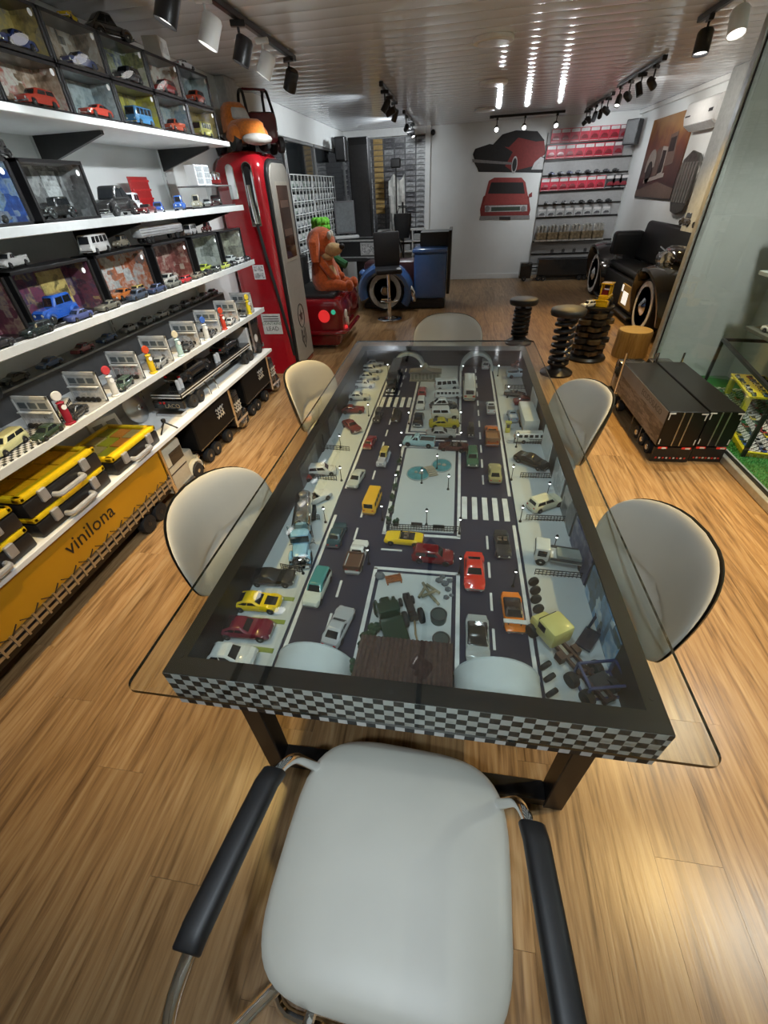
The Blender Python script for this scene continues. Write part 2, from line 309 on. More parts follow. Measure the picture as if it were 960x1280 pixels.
track((-1.22,1.0,HZ),(-1.22,2.7,HZ), 'added out-of-view track beside the long left one')  # track added only to carry these floor heads
# added track and spotlights overhead, out of view, to light shelves, table and foreground
track((-.1,-1.2,HZ),(-.1,2.95,HZ), 'added out-of-view track on the ceiling along the room axis')
for k, (y, aim) in enumerate(((2.8,(-2.1,4.0,1.3)),(2.2,(-2.1,3.0,1.2)),(1.6,(-2.1,2.2,1.3)),(.6,(-2.1,1.5,1.0)))): spot(-.1, y, aim, ORD[k]+' added fill spotlight on the axis track turned to the shelves', 62, COOL, True, 70, .8)
for k, (y, aim, c, pw) in enumerate(((1.0,(-.1,2.3,.6),ICE,44),(.3,(-.05,1.2,.6),ICE,34),(-.4,(-1.0,.35,0),ICE,54),(-.9,(.8,.1,0),ICE,34))):
    spot(-.1, y, aim, ORD[k]+' added fill spotlight on the axis track for table and foreground', pw, c, True, 90, .8)
for k, (px, py, r) in enumerate(((617,47,.16),(617,102,.16),(606,136,.16))):
    q = atz(px, py, ZC); t = T('ceiling_disc', ('nearest','middle','farthest')[k]+' white round unlit ceiling fitting along the room axis', 'ceiling lamp', (q.x,q.y,ZC), 0, 'round ceiling fittings')
    G().lathe([(r*.8,-.03),(r*.97,-.026),(r,-.012),(r,0)], n=32).build('rim', WHITE, t); G().lathe([(.001,-.034),(r*.78,-.032),(r*.78,-.02)], n=32).build('diffuser', M('opal',(.7,.71,.72),.3), t)
# ================================================================ model vehicles: every mesh is one unit long, facing +x
KIND = {
 'sedan':  dict(W=.40, top=[(-.5,.15),(-.485,.20),(-.30,.215),(.12,.215),(.22,.205),(.47,.18),(.5,.14)], cab=(-.34,.22,-.22,.05,.325), wh=(-.30,.32), r=.068),
 'coupe':  dict(W=.41, top=[(-.5,.16),(-.48,.20),(-.28,.21),(.08,.205),(.16,.205),(.47,.175),(.5,.13)], cab=(-.42,.14,-.20,.0,.295), wh=(-.30,.33), r=.07),
 'sport':  dict(W=.42, top=[(-.5,.15),(-.47,.20),(-.25,.20),(.12,.185),(.30,.165),(.46,.115),(.5,.08)], cab=(-.36,.20,-.17,.02,.275), wh=(-.31,.31), r=.072),
 'open':   dict(W=.40, top=[(-.5,.15),(-.485,.20),(-.30,.21),(.12,.21),(.22,.205),(.47,.175),(.5,.13)], cab=None, wh=(-.30,.32), r=.07),
 'hatch':  dict(W=.43, top=[(-.5,.18),(-.485,.23),(-.30,.235),(.14,.235),(.24,.23),(.47,.20),(.5,.15)], cab=(-.48,.25,-.42,.10,.375), wh=(-.32,.33), r=.075),
 'wagon':  dict(W=.39, top=[(-.5,.17),(-.485,.22),(-.30,.225),(.14,.225),(.24,.22),(.47,.19),(.5,.15)], cab=(-.48,.22,-.45,.08,.345), wh=(-.31,.33), r=.07),
 'van':    dict(W=.40, top=[(-.5,.18),(-.49,.23),(.46,.235),(.5,.18)], cab=(-.49,.485,-.465,.40,.445), wh=(-.31,.30), r=.072, win=4),
 'bus':    dict(W=.27, top=[(-.5,.14),(-.495,.17),(.48,.17),(.5,.13)], cab=(-.495,.49,-.485,.455,.30), wh=(-.28,.33), r=.052, win=6),
 'suv':    dict(W=.42, top=[(-.5,.20),(-.49,.26),(.14,.26),(.20,.255),(.47,.245),(.5,.19)], cab=(-.49,.20,-.47,.12,.42), wh=(-.31,.32), r=.082),
 'pickup': dict(W=.38, top=[(-.5,.18),(-.49,.225),(.0,.225),(.20,.225),(.28,.22),(.47,.195),(.5,.15)], cab=(-.02,.26,.01,.13,.355), wh=(-.32,.33), r=.074, bed=(-.475,-.03)),
 'beetle': dict(W=.36, top=[(-.5,.10),(-.46,.17),(-.36,.225),(-.2,.24),(.12,.235),(.3,.215),(.42,.17),(.5,.09)], cab=(-.36,.18,-.17,.06,.39), wh=(-.30,.31), r=.078, fend=1),
 'vintage':dict(W=.30, top=[(-.5,.13),(-.46,.22),(-.2,.25),(.10,.25),(.18,.25),(.40,.235),(.45,.20)], cab=(-.40,.14,-.36,.06,.42), wh=(-.30,.33), r=.085, fend=1),
}
_vm = {}
def lerp(P, x):
    for (a,b),(c,d) in zip(P, P[1:]):
        if a <= x <= c: return b+(d-b)*(x-a)/(c-a)
    return P[-1][1] if x > P[-1][0] else P[0][1]
def vmesh(kind):
    if kind in _vm: return _vm[kind]
    K = KIND[kind]; W = K['W']/2; r = K['r']; out = []
    ra = r*1.12; xs = {p[0] for p in K['top']} | {-.5+.05*i for i in range(21)}
    for xw in K['wh']:
        for k in (-1,-.92,-.7,-.35,0,.35,.7,.92,1): xs.add(round(xw+ra*k,4))
        xs.add(xw-ra*1.02); xs.add(xw+ra*1.02)
    xs = sorted(x for x in xs if K['top'][0][0] <= x <= K['top'][-1][0]); rings = []
    for x in xs:
        zt = lerp(K['top'], x); zb = .055
        for xw in K['wh']:
            d = abs(x-xw)
            if d <= ra: zb = max(zb, min(zt-.035, r+math.sqrt(max(0,ra*ra-d*d))*.97))
        e = max(0, (abs(x)-.36)/.14); hw = W*(1-.16*e*e) * (.8 if K.get('fend') else 1)
        h = zt-zb; rings.append([(x,-hw*.93,zb),(x,-hw,zb+.3*h),(x,-hw*.985,zb+.72*h),(x,-hw*.86,zt),(x,hw*.86,zt),(x,hw*.985,zb+.72*h),(x,hw,zb+.3*h),(x,hw*.93,zb)])
    g = G().loft(rings)
    if K.get('fend'):
        for xw in K['wh']:
            for s in (-1,1): g.tube([(xw+ra*1.15*math.cos(a), s*W*.88, r*.85+ra*1.1*math.sin(a)) for a in [PI*(-.05+1.1*k/8) for k in range(9)]], [.02,.035,.042,.045,.045,.045,.042,.035,.02], 6)
        for s in (-1,1): g.box(K['wh'][0]+r,K['wh'][1]-r,s*W*.88-.035,s*W*.88+.035,.075,.09)
    if K.get('bed'):
        b0, b1 = K['bed']; zt = lerp(K['top'],-.2)
        for s in (-1,1): g.box(b0,b1,s*W*.86-.012,s*W*.86+.012,zt-.02,zt+.03)
        g.box(b0-.012,b0+.008,-W*.86,W*.86,zt-.02,zt+.03).box(b1-.008,b1+.012,-W*.86,W*.86,zt-.02,zt+.03)
    out.append(('body', g.mesh('body', smooth=40), 'body'))
    gw = G(); gw.m = 0
    if K['cab']:
        x0, x1, r0, r1, zr = K['cab']; wb = W*.88*(.86 if K.get('fend') else 1); wr = W*(.74 if kind not in ('van','bus','suv') else .84); zb = max(lerp(K['top'],x0+.02), lerp(K['top'],x1-.02))-.015
        def rr(a, b, w_, z, c): return [(a+c,-w_,z),(b-c,-w_,z),(b,-w_+c,z),(b,w_-c,z),(b-c,w_,z),(a+c,w_,z),(a,w_-c,z),(a,-w_+c,z)]
        c = .025
        g = G().loft([rr(x0,x1,wb,zb,c), rr(r0-.012,r1+.016,wr*1.03,zr-.022,c), rr(r0+.01,r1-.01,wr*.93,zr-.004,c), rr(r0+.04,r1-.04,wr*.75,zr,c)])
        out.append(('cabin', g.mesh('cabin', smooth=50), 'roof'))
        zt = zr-.022; e = .004
        def face(A, B, Cc, D, u0, u1, v0, v1, n):
            A, B, Cc, D = map(Vector, (A,B,Cc,D)); n = Vector(n)*e
            q = lambda u, v: (A*(1-u)+B*u)*(1-v)+(D*(1-u)+Cc*u)*v+n
            gw.quad(q(u0,v0),q(u1,v0),q(u1,v1),q(u0,v1))
        face((x1,-wb+c,zb),(x1,wb-c,zb),(r1+.016,wr*1.03-c,zt),(r1+.016,-wr*1.03+c,zt),.04,.96,.12,.92,(.8,0,.6))
        face((x0,-wb+c,zb),(x0,wb-c,zb),(r0-.012,wr*1.03-c,zt),(r0-.012,-wr*1.03+c,zt),.08,.92,.25,.9,(-.8,0,.6))
        nw = K.get('win', 2)
        for s in (-1,1):
            for k in range(nw): face((x0+c,s*wb,zb),(x1-c,s*wb,zb),(r1+.016-c,s*wr*1.03,zt),(r0-.012+c,s*wr*1.03,zt),.05+.92*k/nw,.05+.92*(k+1)/nw-.05,.2,.88,(0,s,.3))
    else:
        zt = lerp(K['top'],0)
        gw.box(-.28,.08,-W*.72,W*.72,zt-.02,zt+.004)
        gw.add([(.10,-W*.75,zt),(.10,W*.75,zt),(.05,W*.68,zt+.075),(.05,-W*.68,zt+.075),(.115,-W*.75,zt),(.115,W*.75,zt),(.06,W*.68,zt+.075),(.06,-W*.68,zt+.075)],[(0,1,2,3),(4,7,6,5),(0,3,7,4),(1,5,6,2),(2,6,7,3)])
        gs = G()
        for s in (-1,1): gs.box(-.10,.0,s*W*.36-.05,s*W*.36+.05,zt-.01,zt+.02).box(-.14,-.09,s*W*.36-.05,s*W*.36+.05,zt-.01,zt+.07)
        out.append(('seats', gs.mesh('seats', .008), 'seat'))
    if K.get('bed'):
        zt = lerp(K['top'],-.2); out.append(('cargo_bed', G().box(K['bed'][0]+.01,K['bed'][1]-.01,-W*.82,W*.82,zt-.02,zt+.006).mesh('cargo_bed'), 'bed'))
    out.append(('windows', gw.mesh('windows', smooth=0), 'glass'))
    xf = K['top'][-1][0]-.012; xr = K['top'][0][0]+.012; zf = lerp(K['top'],xf)*.78; zz = lerp(K['top'],xr)*.85; g = G(); wl = W*(.62 if not K.get('fend') else .5)
    for s in (-1,1):
        g.m = 0; g.lathe([(.024,-.01),(.028,.008),(.018,.018)], (xf,s*wl,zf), 10, 'x'); g.m = 1; g.cbox((xr-.006,s*wl,zz),(.02,.05,.032))
    out.append(('lights', g.mesh('lights'), 'lights'))
    g = G().cbox((.497 if xf > .47 else xf+.03,0,.085),(.024,W*1.78,.034)).cbox((-.497,0,.09),(.024,W*1.78,.034)); out.append(('bumpers', g.mesh('bumpers', .006), 'bumper'))
    g = G(); g.m = 0; t = .062; g.lathe([(r*.62,-t/2),(r*.95,-t/2),(r,-t*.32),(r,t*.32),(r*.95,t/2),(r*.62,t/2)], n=16, axis='y')
    g.m = 1; g.lathe([(.002,-t*.55),(r*.2,-t*.55),(r*.3,-t*.42),(r*.62,-t*.46),(r*.62,t*.46),(r*.3,t*.42),(r*.2,t*.55),(.002,t*.55)], n=12, axis='y')
    out.append(('wheel', g.mesh('wheel', smooth=40), 'wheel')); _vm[kind] = out; return out
SEATM = M('toy_seat',(.10,.07,.05),.6); WOODB = M('toy_wood_bed',(.09,.04,.02),.6,scale=60,noise=.3)
def car(label, kind, loc, deg, L, col, roof=None, group='model cars on the table diorama', bumper=None, bed=None, name='model_car', pitch=0, rollx=0, cat='model car', full=True, rim=None, bedbox=None, hood=None):
    K = KIND[kind]; t = T(name, label, cat, loc, 0, group, L, (rollx,pitch,R(deg))); pb = paint(col)
    mm = dict(body=pb, roof=paint(roof) if roof else pb, glass=CARGLASS, lights=[LIGHTW,LIGHTR], bumper=bumper or CHROME, seat=SEATM, bed=bed or DGREY, wheel=[RUBBER, rim or RIM])
    W = K['W']/2
    if bedbox: G().box(-.5,-.04,-W,W,.15,.27).mesh and ob('wooden_bed', G().box(-.5,-.04,-W,-W+.02,.16,.30).box(-.5,-.04,W-.02,W,.16,.30).box(-.5,-.48,-W,W,.16,.30).box(-.06,-.04,-W,W,.16,.30).box(-.49,-.05,-W+.01,W-.01,.235,.25).mesh('wooden_bed', .004), bedbox, t)
    if hood: zt = lerp(K['top'],.2)+.002; zu = lerp(K['top'],.42)+.003; ob('bonnet_stripe', G().loft([[(.2,-W*.55,zt-.02),(.2,W*.55,zt-.02),(.2,W*.55,zt),(.2,-W*.55,zt)],[(.43,-W*.5,zu-.02),(.43,W*.5,zu-.02),(.43,W*.5,zu),(.43,-W*.5,zu)]]).mesh('bonnet_stripe'), paint(hood), t)
    for n_, me, k in vmesh(kind):
        if k == 'wheel':
            for xw in K['wh']:
                for s in (-1,1): o = ob('wheel', me, mm[k], t); o.location = (xw, s*(K['W']/2-.026), K['r'])
        elif full or k not in ('lights','bumper'): ob(n_, me, mm[k], t)
    return t
# ---- heavy model trucks (unit = metres, facing +x, origin under the middle)
def wheels(t, spots, r, wd, rim=None):
    g = G(); g.m = 0; g.lathe([(r*.6,-wd/2),(r*.94,-wd/2),(r,-wd*.3),(r,wd*.3),(r*.94,wd/2),(r*.6,wd/2)], n=18, axis='y')
    g.m = 1; g.lathe([(.001,-wd*.5),(r*.25,-wd*.5),(r*.32,-wd*.3),(r*.6,-wd*.42),(r*.6,wd*.42),(r*.32,wd*.3),(r*.25,wd*.5),(.001,wd*.5)], n=14, axis='y'); me = g.mesh('wheel', smooth=40)
    for x, y in spots: o = ob('wheel', me, [RUBBER, rim or CHROME], t); o.location = (x,y,r)
def cab(t, x, L, W, H, r, col, nose=.4, stripe=None):
    """bonneted tractor cab occupying x..x+L"""
    m = paint(col); xn = x+L*(1-nose)
    G().box(x,xn,-W/2,W/2,r*1.1,H).build('sleeper_cab', m, t, bev=.02, seg=2)
    G().loft([[(xn-.01,-W*.42,r*1.1),(xn-.01,W*.42,r*1.1),(xn-.01,W*.40,H*.62),(xn-.01,-W*.40,H*.62)],[(x+L,-W*.34,r*1.1),(x+L,W*.34,r*1.1),(x+L,W*.32,H*.54),(x+L,-W*.32,H*.54)]]).build('bonnet', m, t, bev=.012, seg=2)
    g = G().box(xn-.004,xn+.004,-W*.42,W*.42,H*.66,H*.88)
    for s in (-1,1): g.box(x+.35*(xn-x),xn-.02,s*W/2-.003,s*W/2+.003,H*.64,H*.86)
    g.build('windows', CARGLASS, t)
    g = G().box(x+L-.002,x+L+.008,-W*.27,W*.27,r*1.4,H*.5).box(x+L,x+L+.02,-W*.5,W*.5,r*.5,r*1.1)
    for s in (-1,1): g.cyl((x+.01,s*W*.52,r*1.1),(x+.01,s*W*.52,H*1.12),W*.045,n=8).lathe([(W*.08,-.01),(W*.08,.01)],(x+L,s*W*.38,H*.36),10,'x').cyl((x+.45*(xn-x),s*W*.5,r*.9),(xn-.02,s*W*.5,r*.9),r*.55,n=10)
    g.build('chrome_trim', CHROME, t)
    g = G()
    for s in (-1,1): g.tube([(x+L*.83+r*1.25*math.cos(a), s*W*.42, r+r*1.25*math.sin(a)) for a in [PI*k/8 for k in range(9)]], r*.3, 6)
    g.build('fenders', m, t); wheels(t, [(x+L*.83,-W*.42),(x+L*.83,W*.42)], r, W*.16)
# ================================================================ the display table
TX0, TX1, TY0, TY1 = -.69, .518, .485, 3.235; ZT = .75; ZF = .612
BLKB = M('black_lacquer_board',(.008,.008,.0085),.4,spec=.3); CHK = checker('checker_band',(.62,.62,.60),(.012,.012,.012),.025,.55)
tb = T('display_table', 'black framed display table with checkered band and model town under glass', 'table', (0,0,0))
wl = .036
# frame walls, printed band on the outside, lid frame on top
g = G().box(TX0+.002,TX0+wl,TY0+.002,TY1-.002,.60,ZT-.004).box(TX1-wl,TX1-.002,TY0+.002,TY1-.002,.60,ZT-.004).box(TX0+wl,TX1-wl,TY0+.002,TY0+wl,.60,ZT-.004).box(TX0+wl,TX1-wl,TY1-wl,TY1-.002,.60,ZT-.004)
g.build('side_boards', BLKB, tb)
g = G(); o_ = .0
for a in ((TX0-.001,TX1+.001,TY0-.001,TY0+.002),(TX0-.001,TX1+.001,TY1-.002,TY1+.001),(TX0-.001,TX0+.002,TY0,TY1),(TX1-.002,TX1+.001,TY0,TY1)): g.box(*a,.60,ZT-.003)
g.xf(Matrix.Translation((.69+.0015+.001,-.4841-.0005,-.6001+.0002))); b_ = g.build('checkered_band', CHK, tb, smooth=0); b_.location = (-.6925,.4846,.5999); b_['label'] = 'white and black checkered band'
g = G().box(TX0,TX1,TY0,TY0+.05,ZT-.003,ZT).box(TX0,TX1,TY1-.11,TY1,ZT-.003,ZT).box(TX0,TX0+.042,TY0+.05,TY1-.11,ZT-.003,ZT).box(TX1-.042,TX1,TY0+.05,TY1-.11,ZT-.003,ZT); g.build('top_frame', BLKB, tb)
g = G().box(TX0+.01,TX1-.01,TY0+.01,TY1-.01,.585,.60); g.build('bottom_board', BLKB, tb)
# glass top with rounded corners and dark polished edge
gx0, gx1, gy0, gy1 = -.752,.585,.425,3.335
def rrect(x0,x1,y0,y1,r,n=6):
    out = []
    for cx,cy,a0 in ((x1-r,y1-r,0),(x0+r,y1-r,90),(x0+r,y0+r,180),(x1-r,y0+r,270)):
        for k in range(n+1): a = R(a0+90*k/n); out.append((cx+r*math.cos(a),cy+r*math.sin(a)))
    return out
rp = rrect(gx0,gx1,gy0,gy1,.028); n = len(rp)
TG = glass('table_glass', (.86,.92,.90), .10, .03, .95)
g = G().add([(x,y,ZT+.0125) for x,y in rp], [tuple(range(n))]); g.build('glass_top', TG, tb, smooth=0, label='clear glass top overhanging the frame')
g = G(); g.add([(x,y,ZT+.0015) for x,y in rp]+[(x,y,ZT+.0125) for x,y in rp], [(i,(i+1)%n,n+(i+1)%n,n+i) for i in range(n)]); g.build('glass_edge', M('glass_edge',(.006,.014,.011),.15,coat=.2), tb)
g = G()
for x,y in ((TX0+.025,TY0+.05),(TX0+.025,.9),(TX0+.025,1.9),(TX1-.022,TY0+.08),(TX1-.022,1.3),(TX1-.022,2.2),(-.1,TY0+.02)): g.lathe([(.006,0),(.006,.0015)],(x,y,ZT),10)
g.build('glass_pads', RUBBER, tb)
for y in (.59, 3.06):
    for x in (-.565,.425): G().box(x-.032,x+.032,y-.032,y+.032,.0,.585).build('leg', SATIN, tb, bev=.003)
    G().box(-.533,.393,y-.03,y+.03,.012,.065).build('floor_bar', SATIN, tb, bev=.003)
G().box(-.60,-.54,.62,3.03,.53,.585).box(.40,.46,.62,3.03,.53,.585).build('apron_rails', SATIN, tb, bev=.003)
# ---- town board
CONC = M('model_pavement',(.46,.49,.49),.5,noise=.04,scale=5); ROAD = M('model_road',(.020,.022,.045),.5,noise=.12,scale=12); LINE = M('road_line',(.62,.63,.62),.5); DLINE = M('kerb_dark',(.008,.008,.01),.4)
G().box(TX0+wl,TX1-wl,TY0+wl,TY1-wl,.60,ZF-.001).build('road_board', ROAD, tb)
RL0, RL1, RR0, RR1 = -.452,-.238,.066,.276
pads = [(TX0+wl,RL0-.020,TY0+wl,TY1-wl),(RR1+.020,TX1-wl,TY0+wl,TY1-wl),(RL1+.024,RR0-.024,TY0+wl,1.019),(RL1+.024,RR0-.024,1.257,1.918),(RL1+.024,RR0-.024,2.117,TY1-wl)]
for a in pads: G().box(*a,ZF-.001,ZF+.004).build('pavement', CONC, tb)
def stripe(x0,x1,y0,y1,m=LINE,n_='road_marking'): return G().box(x0,x1,y0,y1,ZF-.001,ZF+.0012).build(n_, m, tb)
# kerb lines
for x, dk in ((RL0-.004,-1),(RR1+.004,1)):
    stripe(x-.006,x+.006,TY0+wl,1.33); stripe(x-.006,x+.006,1.53,TY1-wl)
for y0,y1 in ((TY0+wl,1.04),(1.235,1.94),(2.095,TY1-wl)):
    for x in (RL1+.004,RR0-.004): stripe(x-.0065,x+.0065,y0,y1,LINE,'kerb_line')
for y in (1.04,1.235,1.94,2.095): stripe(RL1-.0025,RR0+.0025,y-.0065,y+.0065,LINE,'kerb_line')
for xm in ((RL0+RL1)/2,(RR0+RR1)/2):
    y = .60
    while y < 3.1:
        if not (xm > 0 and 1.30 < y < 1.5) and not (xm < 0 and 2.38 < y < 2.62): stripe(xm-.004,xm+.004,y,y+.075,LINE,'lane_dash')
        y += .145
for y in (1.14,2.02):
    for x in (-.19,-.06,.06 if y > 2 else -.0): stripe(x-.04,x+.04,y-.004,y+.004,LINE,'lane_dash')
for k in range(5): stripe(.074+.043*k,.074+.043*k+.022,1.355,1.51,LINE,'crossing_bar'); stripe(-.444+.043*k,-.444+.043*k+.022,2.44,2.59,LINE,'crossing_bar')
GREENP = M('parking_green',(.20,.25,.05),.6)
for y in (.66,.765,.86): G().box(-.60,-.485,y-.008,y+.008,ZF+.003,ZF+.0052).build('parking_stripe', GREENP, tb)
# pictures on the inner right wall
for k,(y0,y1,c) in enumerate(((.72,1.01,[(.04,.05,.02),(.05,.10,.16),(.10,.22,.36),(.35,.42,.45)]),(1.03,1.26,[(.01,.012,.04),(.015,.02,.07),(.2,.21,.24)]),(1.28,1.46,[(.05,.055,.06),(.1,.11,.12),(.3,.3,.3)]),(1.5,1.68,[(.6,.62,.6),(.2,.22,.22),(.7,.7,.68)]),(1.8,2.0,[(.6,.62,.6),(.4,.42,.4),(.7,.7,.68)]),(2.3,2.5,[(.55,.57,.57),(.4,.42,.4),(.7,.7,.68)]))):
    G().box(TX1-wl-.004,TX1-wl,y0,y1,ZF+.004,ZF+.12).build('wall_picture', collage('town_picture_%d' % k, c, 14, k), tb)
for k,(y0,y1) in enumerate(((1.5,1.75),(2.0,2.2))): G().box(TX0+wl,TX0+wl+.004,y0,y1,ZF+.004,ZF+.11).build('wall_picture', collage('town_picture_l%d' % k, [(.04,.045,.05),(.02,.02,.025),(.08,.085,.09)], 12, k+9), tb)
PZ = ZF+.0045; RZ = ZF
# ---- tunnels
TUN = M('tunnel_white',(.58,.61,.60),.45,noise=.02)
def arch(label, x0, x1, y0, y1, z, th, h):
    t = T('model_tunnel', label, 'tunnel', ((x0+x1)/2,(y0+y1)/2,z), 0, 'white tunnels of the model town'); a = (x1-x0)/2; n = 20; rg = []
    for y in (-(y1-y0)/2,(y1-y0)/2):
        o = [(a*math.cos(PI*k/n),y,h*math.sin(PI*k/n)) for k in range(n+1)]; i = [((a-th)*math.cos(PI*k/n),y,(h-th)*math.sin(PI*k/n)) for k in range(n,-1,-1)]; rg.append(o+i)
    G().loft(rg).build('vault', TUN, t, smooth=45)
    rg = []
    for y in (-(y1-y0)/2-.003,-(y1-y0)/2): rg.append([((a+.002)*math.cos(PI*k/n),y,(h+.002)*math.sin(PI*k/n)) for k in range(n+1)]+[((a-th*1.5)*math.cos(PI*k/n),y,(h-th*1.5)*math.sin(PI*k/n)) for k in range(n,-1,-1)])
    g = G(); g.loft([[(p[0],-q[1],p[2]) for p,q in zip(r_,r_)] for r_ in rg] if y0 < 1 else rg).build('portal_rim', M('portal_rim',(.5,.53,.53),.4), t)
arch('white half-round tunnel at the near end of the left road', RL0-.005,RL1+.01,TY0+wl+.001,.635,RZ,.006,.105)
arch('white half-round tunnel at the near end of the right road', RR0-.012,RR1+.008,TY0+wl+.001,.65,RZ,.006,.105)
arch('pale arch at the far end of the left road', RL0+.005,RL1+.03,3.10,3.19,RZ,.010,.125)
arch('pale arch at the far end of the right road', RR0-.008,RR1+.02,3.10,3.19,RZ,.010,.125)
# ---- street lamps and fences
IRON = M('model_iron',(.01,.01,.011),.4)
_lm = {}
def lamp(px, py, lab, z=PZ, lit=True, h=.085):
    q = atz(px, py, z); t = T('street_lamp', lab, 'street lamp', q, 0, 'street lamps of the model town')
    if not _lm:
        _lm['post'] = G().lathe([(.006,0),(.006,.004),(.003,.008),(.0018,.012),(.0015,.062),(.004,.066),(.0018,.068)], n=8).mesh('post')
        _lm['bulb'] = G().sph((0,0,.073),.0044,8,6).mesh('bulb'); _lm['cap'] = G().lathe([(.0065,.0765),(.005,.081),(.001,.086)], n=8).mesh('cap')
    ob('post', _lm['post'], IRON, t); ob('bulb', _lm['bulb'], LED if lit else LIGHTW, t); ob('cap', _lm['cap'], IRON, t)
for a in ((427,601,'street lamp beside the wrecked white car in the left bay'),(407,653,'street lamp between the tanker and the white convertible'),(379,717,'street lamp in front of the blue tanker cab'),(426,560,'street lamp near the black forklift machine'),
  (527,604,'street lamp between the two blue ponds'),(546,586,'street lamp at the far right of the ponds'),(560,612,'street lamp on the right side of the plaza'),(533,656,'street lamp near the plaza front fence'),(574,667,'street lamp at the near right plaza corner'),
  (501,572,'street lamp at the far left plaza corner'),(495,610,'street lamp on the left plaza edge by the planters'),(478,650,'street lamp at the near left plaza corner'),(639,600,'street lamp below the black race car'),(650,652,'street lamp below the beige hatchback'),
  (645,559,'street lamp beside the white school bus'),(641,733,'street lamp beside the row of loose tyres'),(683,622,'street lamp behind the beige hatchback'),(691,690,'street lamp behind the white flatbed truck'),(634,497,'street lamp beside the dark motorcycle pile'),
  (622,470,'street lamp beside the light blue pickup'),(578,470,'street lamp beside the cream coach'),(575,530,'street lamp beside the parked cream jeep'),(575,556,'street lamp at the far right plaza corner'),(502,556,'street lamp behind the pale blue pickup'),
  (511,530,'street lamp beside the dark parked sedan'),(461,520,'street lamp beside the maroon parked cars'),(485,468,'street lamp at the far left arch'),(526,470,'street lamp at the right of the left arch'),(574,716,'street lamp at the far right garden corner'),(461,705,'street lamp at the far left garden corner')): lamp(*a)
_fc = {}
def fence(p, q, lab, n_=14, h=.028):
    a = atz(*p, PZ); b = atz(*q, PZ); d = b-a; L = d.length; t = T('model_fence', lab, 'fence', a, math.atan2(d.y,d.x), 'black railings of the model town')
    g = G().box(0,L,-.001,.001,h-.003,h).box(0,L,-.001,.001,h*.55,h*.55+.002).box(0,L,-.001,.001,.005,.0075); g.build('rails', IRON, t)
    k = 'p%.3f' % h
    if k not in _fc: _fc[k] = G().box(-.0009,.0009,-.0009,.0009,0,h).mesh('baluster', smooth=0)
    for i in range(n_+1): o = ob('baluster', _fc[k], IRON, t); o.location = (L*i/n_,0,0)
fence((650,597),(696,598),'low black railing below the black race car'); fence((657,650),(711,652),'low black railing below the beige hatchback'); fence((668,718),(735,724),'low black railing below the white flatbed truck'); fence((642,554),(690,556),'low black railing below the white school bus')
fence((378,648),(400,650),'low black railing right of the silver tanker',9); fence((352,711),(378,716),'low black railing in front of the tanker cab',9); fence((388,598),(421,601),'low black railing below the wrecked white car',10); fence((398,561),(437,564),'low black railing below the black forklift machine',10)
fence((483,661),(573,665),'black railing along the front of the plaza',26); fence((631,486),(672,487),'low black railing below the light blue pickup',10)
# ---- vehicles on the roads and in the bays
def tc(px, py, deg, L, kind, col, lab, z=RZ, **k): return car(lab, kind, atz(px,py,z), deg, L, col, **k)
W_ = (.62,.63,.60)
tc(424,787,80,.152,'coupe',(.42,.43,.44),'silver notchback coupe on the near left road')
tc(398,739,-94,.16,'wagon',(.60,.63,.55),'cream and teal two-tone station van on left road',roof=(.05,.24,.24))
tc(447,700,88,.165,'pickup',(.70,.70,.66),'white cab pickup with brown wooden bed',bedbox=WOODB)
tc(422,672,88,.14,'sedan',(.02,.06,.08),'dark teal sedan beside the tanker on the left road')
tc(466,632,86,.15,'van',(.80,.42,.02),'bright yellow camper van on the left road')
tc(446,602,-98,.14,'sedan',(.40,.41,.37),'beige grey sedan ahead of the yellow camper van')
tc(480,577,-95,.15,'vintage',(.35,.36,.40),'silver vintage roadster with yellow stripes',roof=(.45,.34,.08))
tc(463,556,84,.13,'sedan',(.16,.01,.015),'dark red sedan at the left road crossing')
tc(473,524,-92,.14,'vintage',(.03,.03,.035),'black vintage police car below the left crossing')
tc(496,523,-92,.14,'beetle',(.02,.02,.02),'rounded black vintage car below the left crossing')
tc(596,803,-90,.165,'sport',(.36,.38,.37),'silver sports car with dark roof on near right road',roof=(.02,.02,.02))
tc(640,769,-88,.15,'sport',(.75,.20,.01),'bright orange sports car with rear wing',roof=(.03,.02,.02))
tc(592,718,-90,.17,'sport',(.62,.035,.02),'red sports coupe in the middle crossing')
tc(627,684,-88,.14,'open',(.03,.03,.032),'dark grey open roadster on the right road')
tc(590,576,-90,.15,'wagon',(.05,.13,.075),'green station wagon beside the plaza')
tc(618,595,88,.15,'coupe',(.30,.27,.12),'olive green coupe near the zebra crossing')
tc(614,549,90,.19,'pickup',(.50,.13,.02),'orange pickup with wooden flat bed on right road',bedbox=M('toy_plank',(.26,.13,.06),.6))
tc(613,513,90,.14,'pickup',(.62,.63,.62),'white pickup ahead of the orange pickup')
tc(586,492,90,.30,'bus',(.62,.57,.36),'cream and yellow coach on the far right road',roof=(.62,.60,.52))
tc(606,459,90,.14,'van',(.62,.63,.63),'small white van at the far right arch')
tc(588,542,-90,.12,'vintage',(.012,.012,.014),'small black motorcycle car behind the green wagon')
tc(505,677,178,.15,'open',(.80,.52,.01),'bright yellow convertible below the plaza')
tc(541,699,-3,.15,'hatch',(.17,.01,.015),'dark red hatchback on the cross road')
tc(288,824,2,.165,'sedan',(.62,.63,.61),'white saloon in the nearest left parking space',z=PZ)
tc(309,790,2,.17,'coupe',(.15,.012,.03),'maroon muscle car in the left parking row',z=PZ)
tc(323,757,2,.165,'coupe',(.78,.55,.01),'yellow muscle car with black bonnet in parking row',z=PZ,hood=(.02,.02,.02))
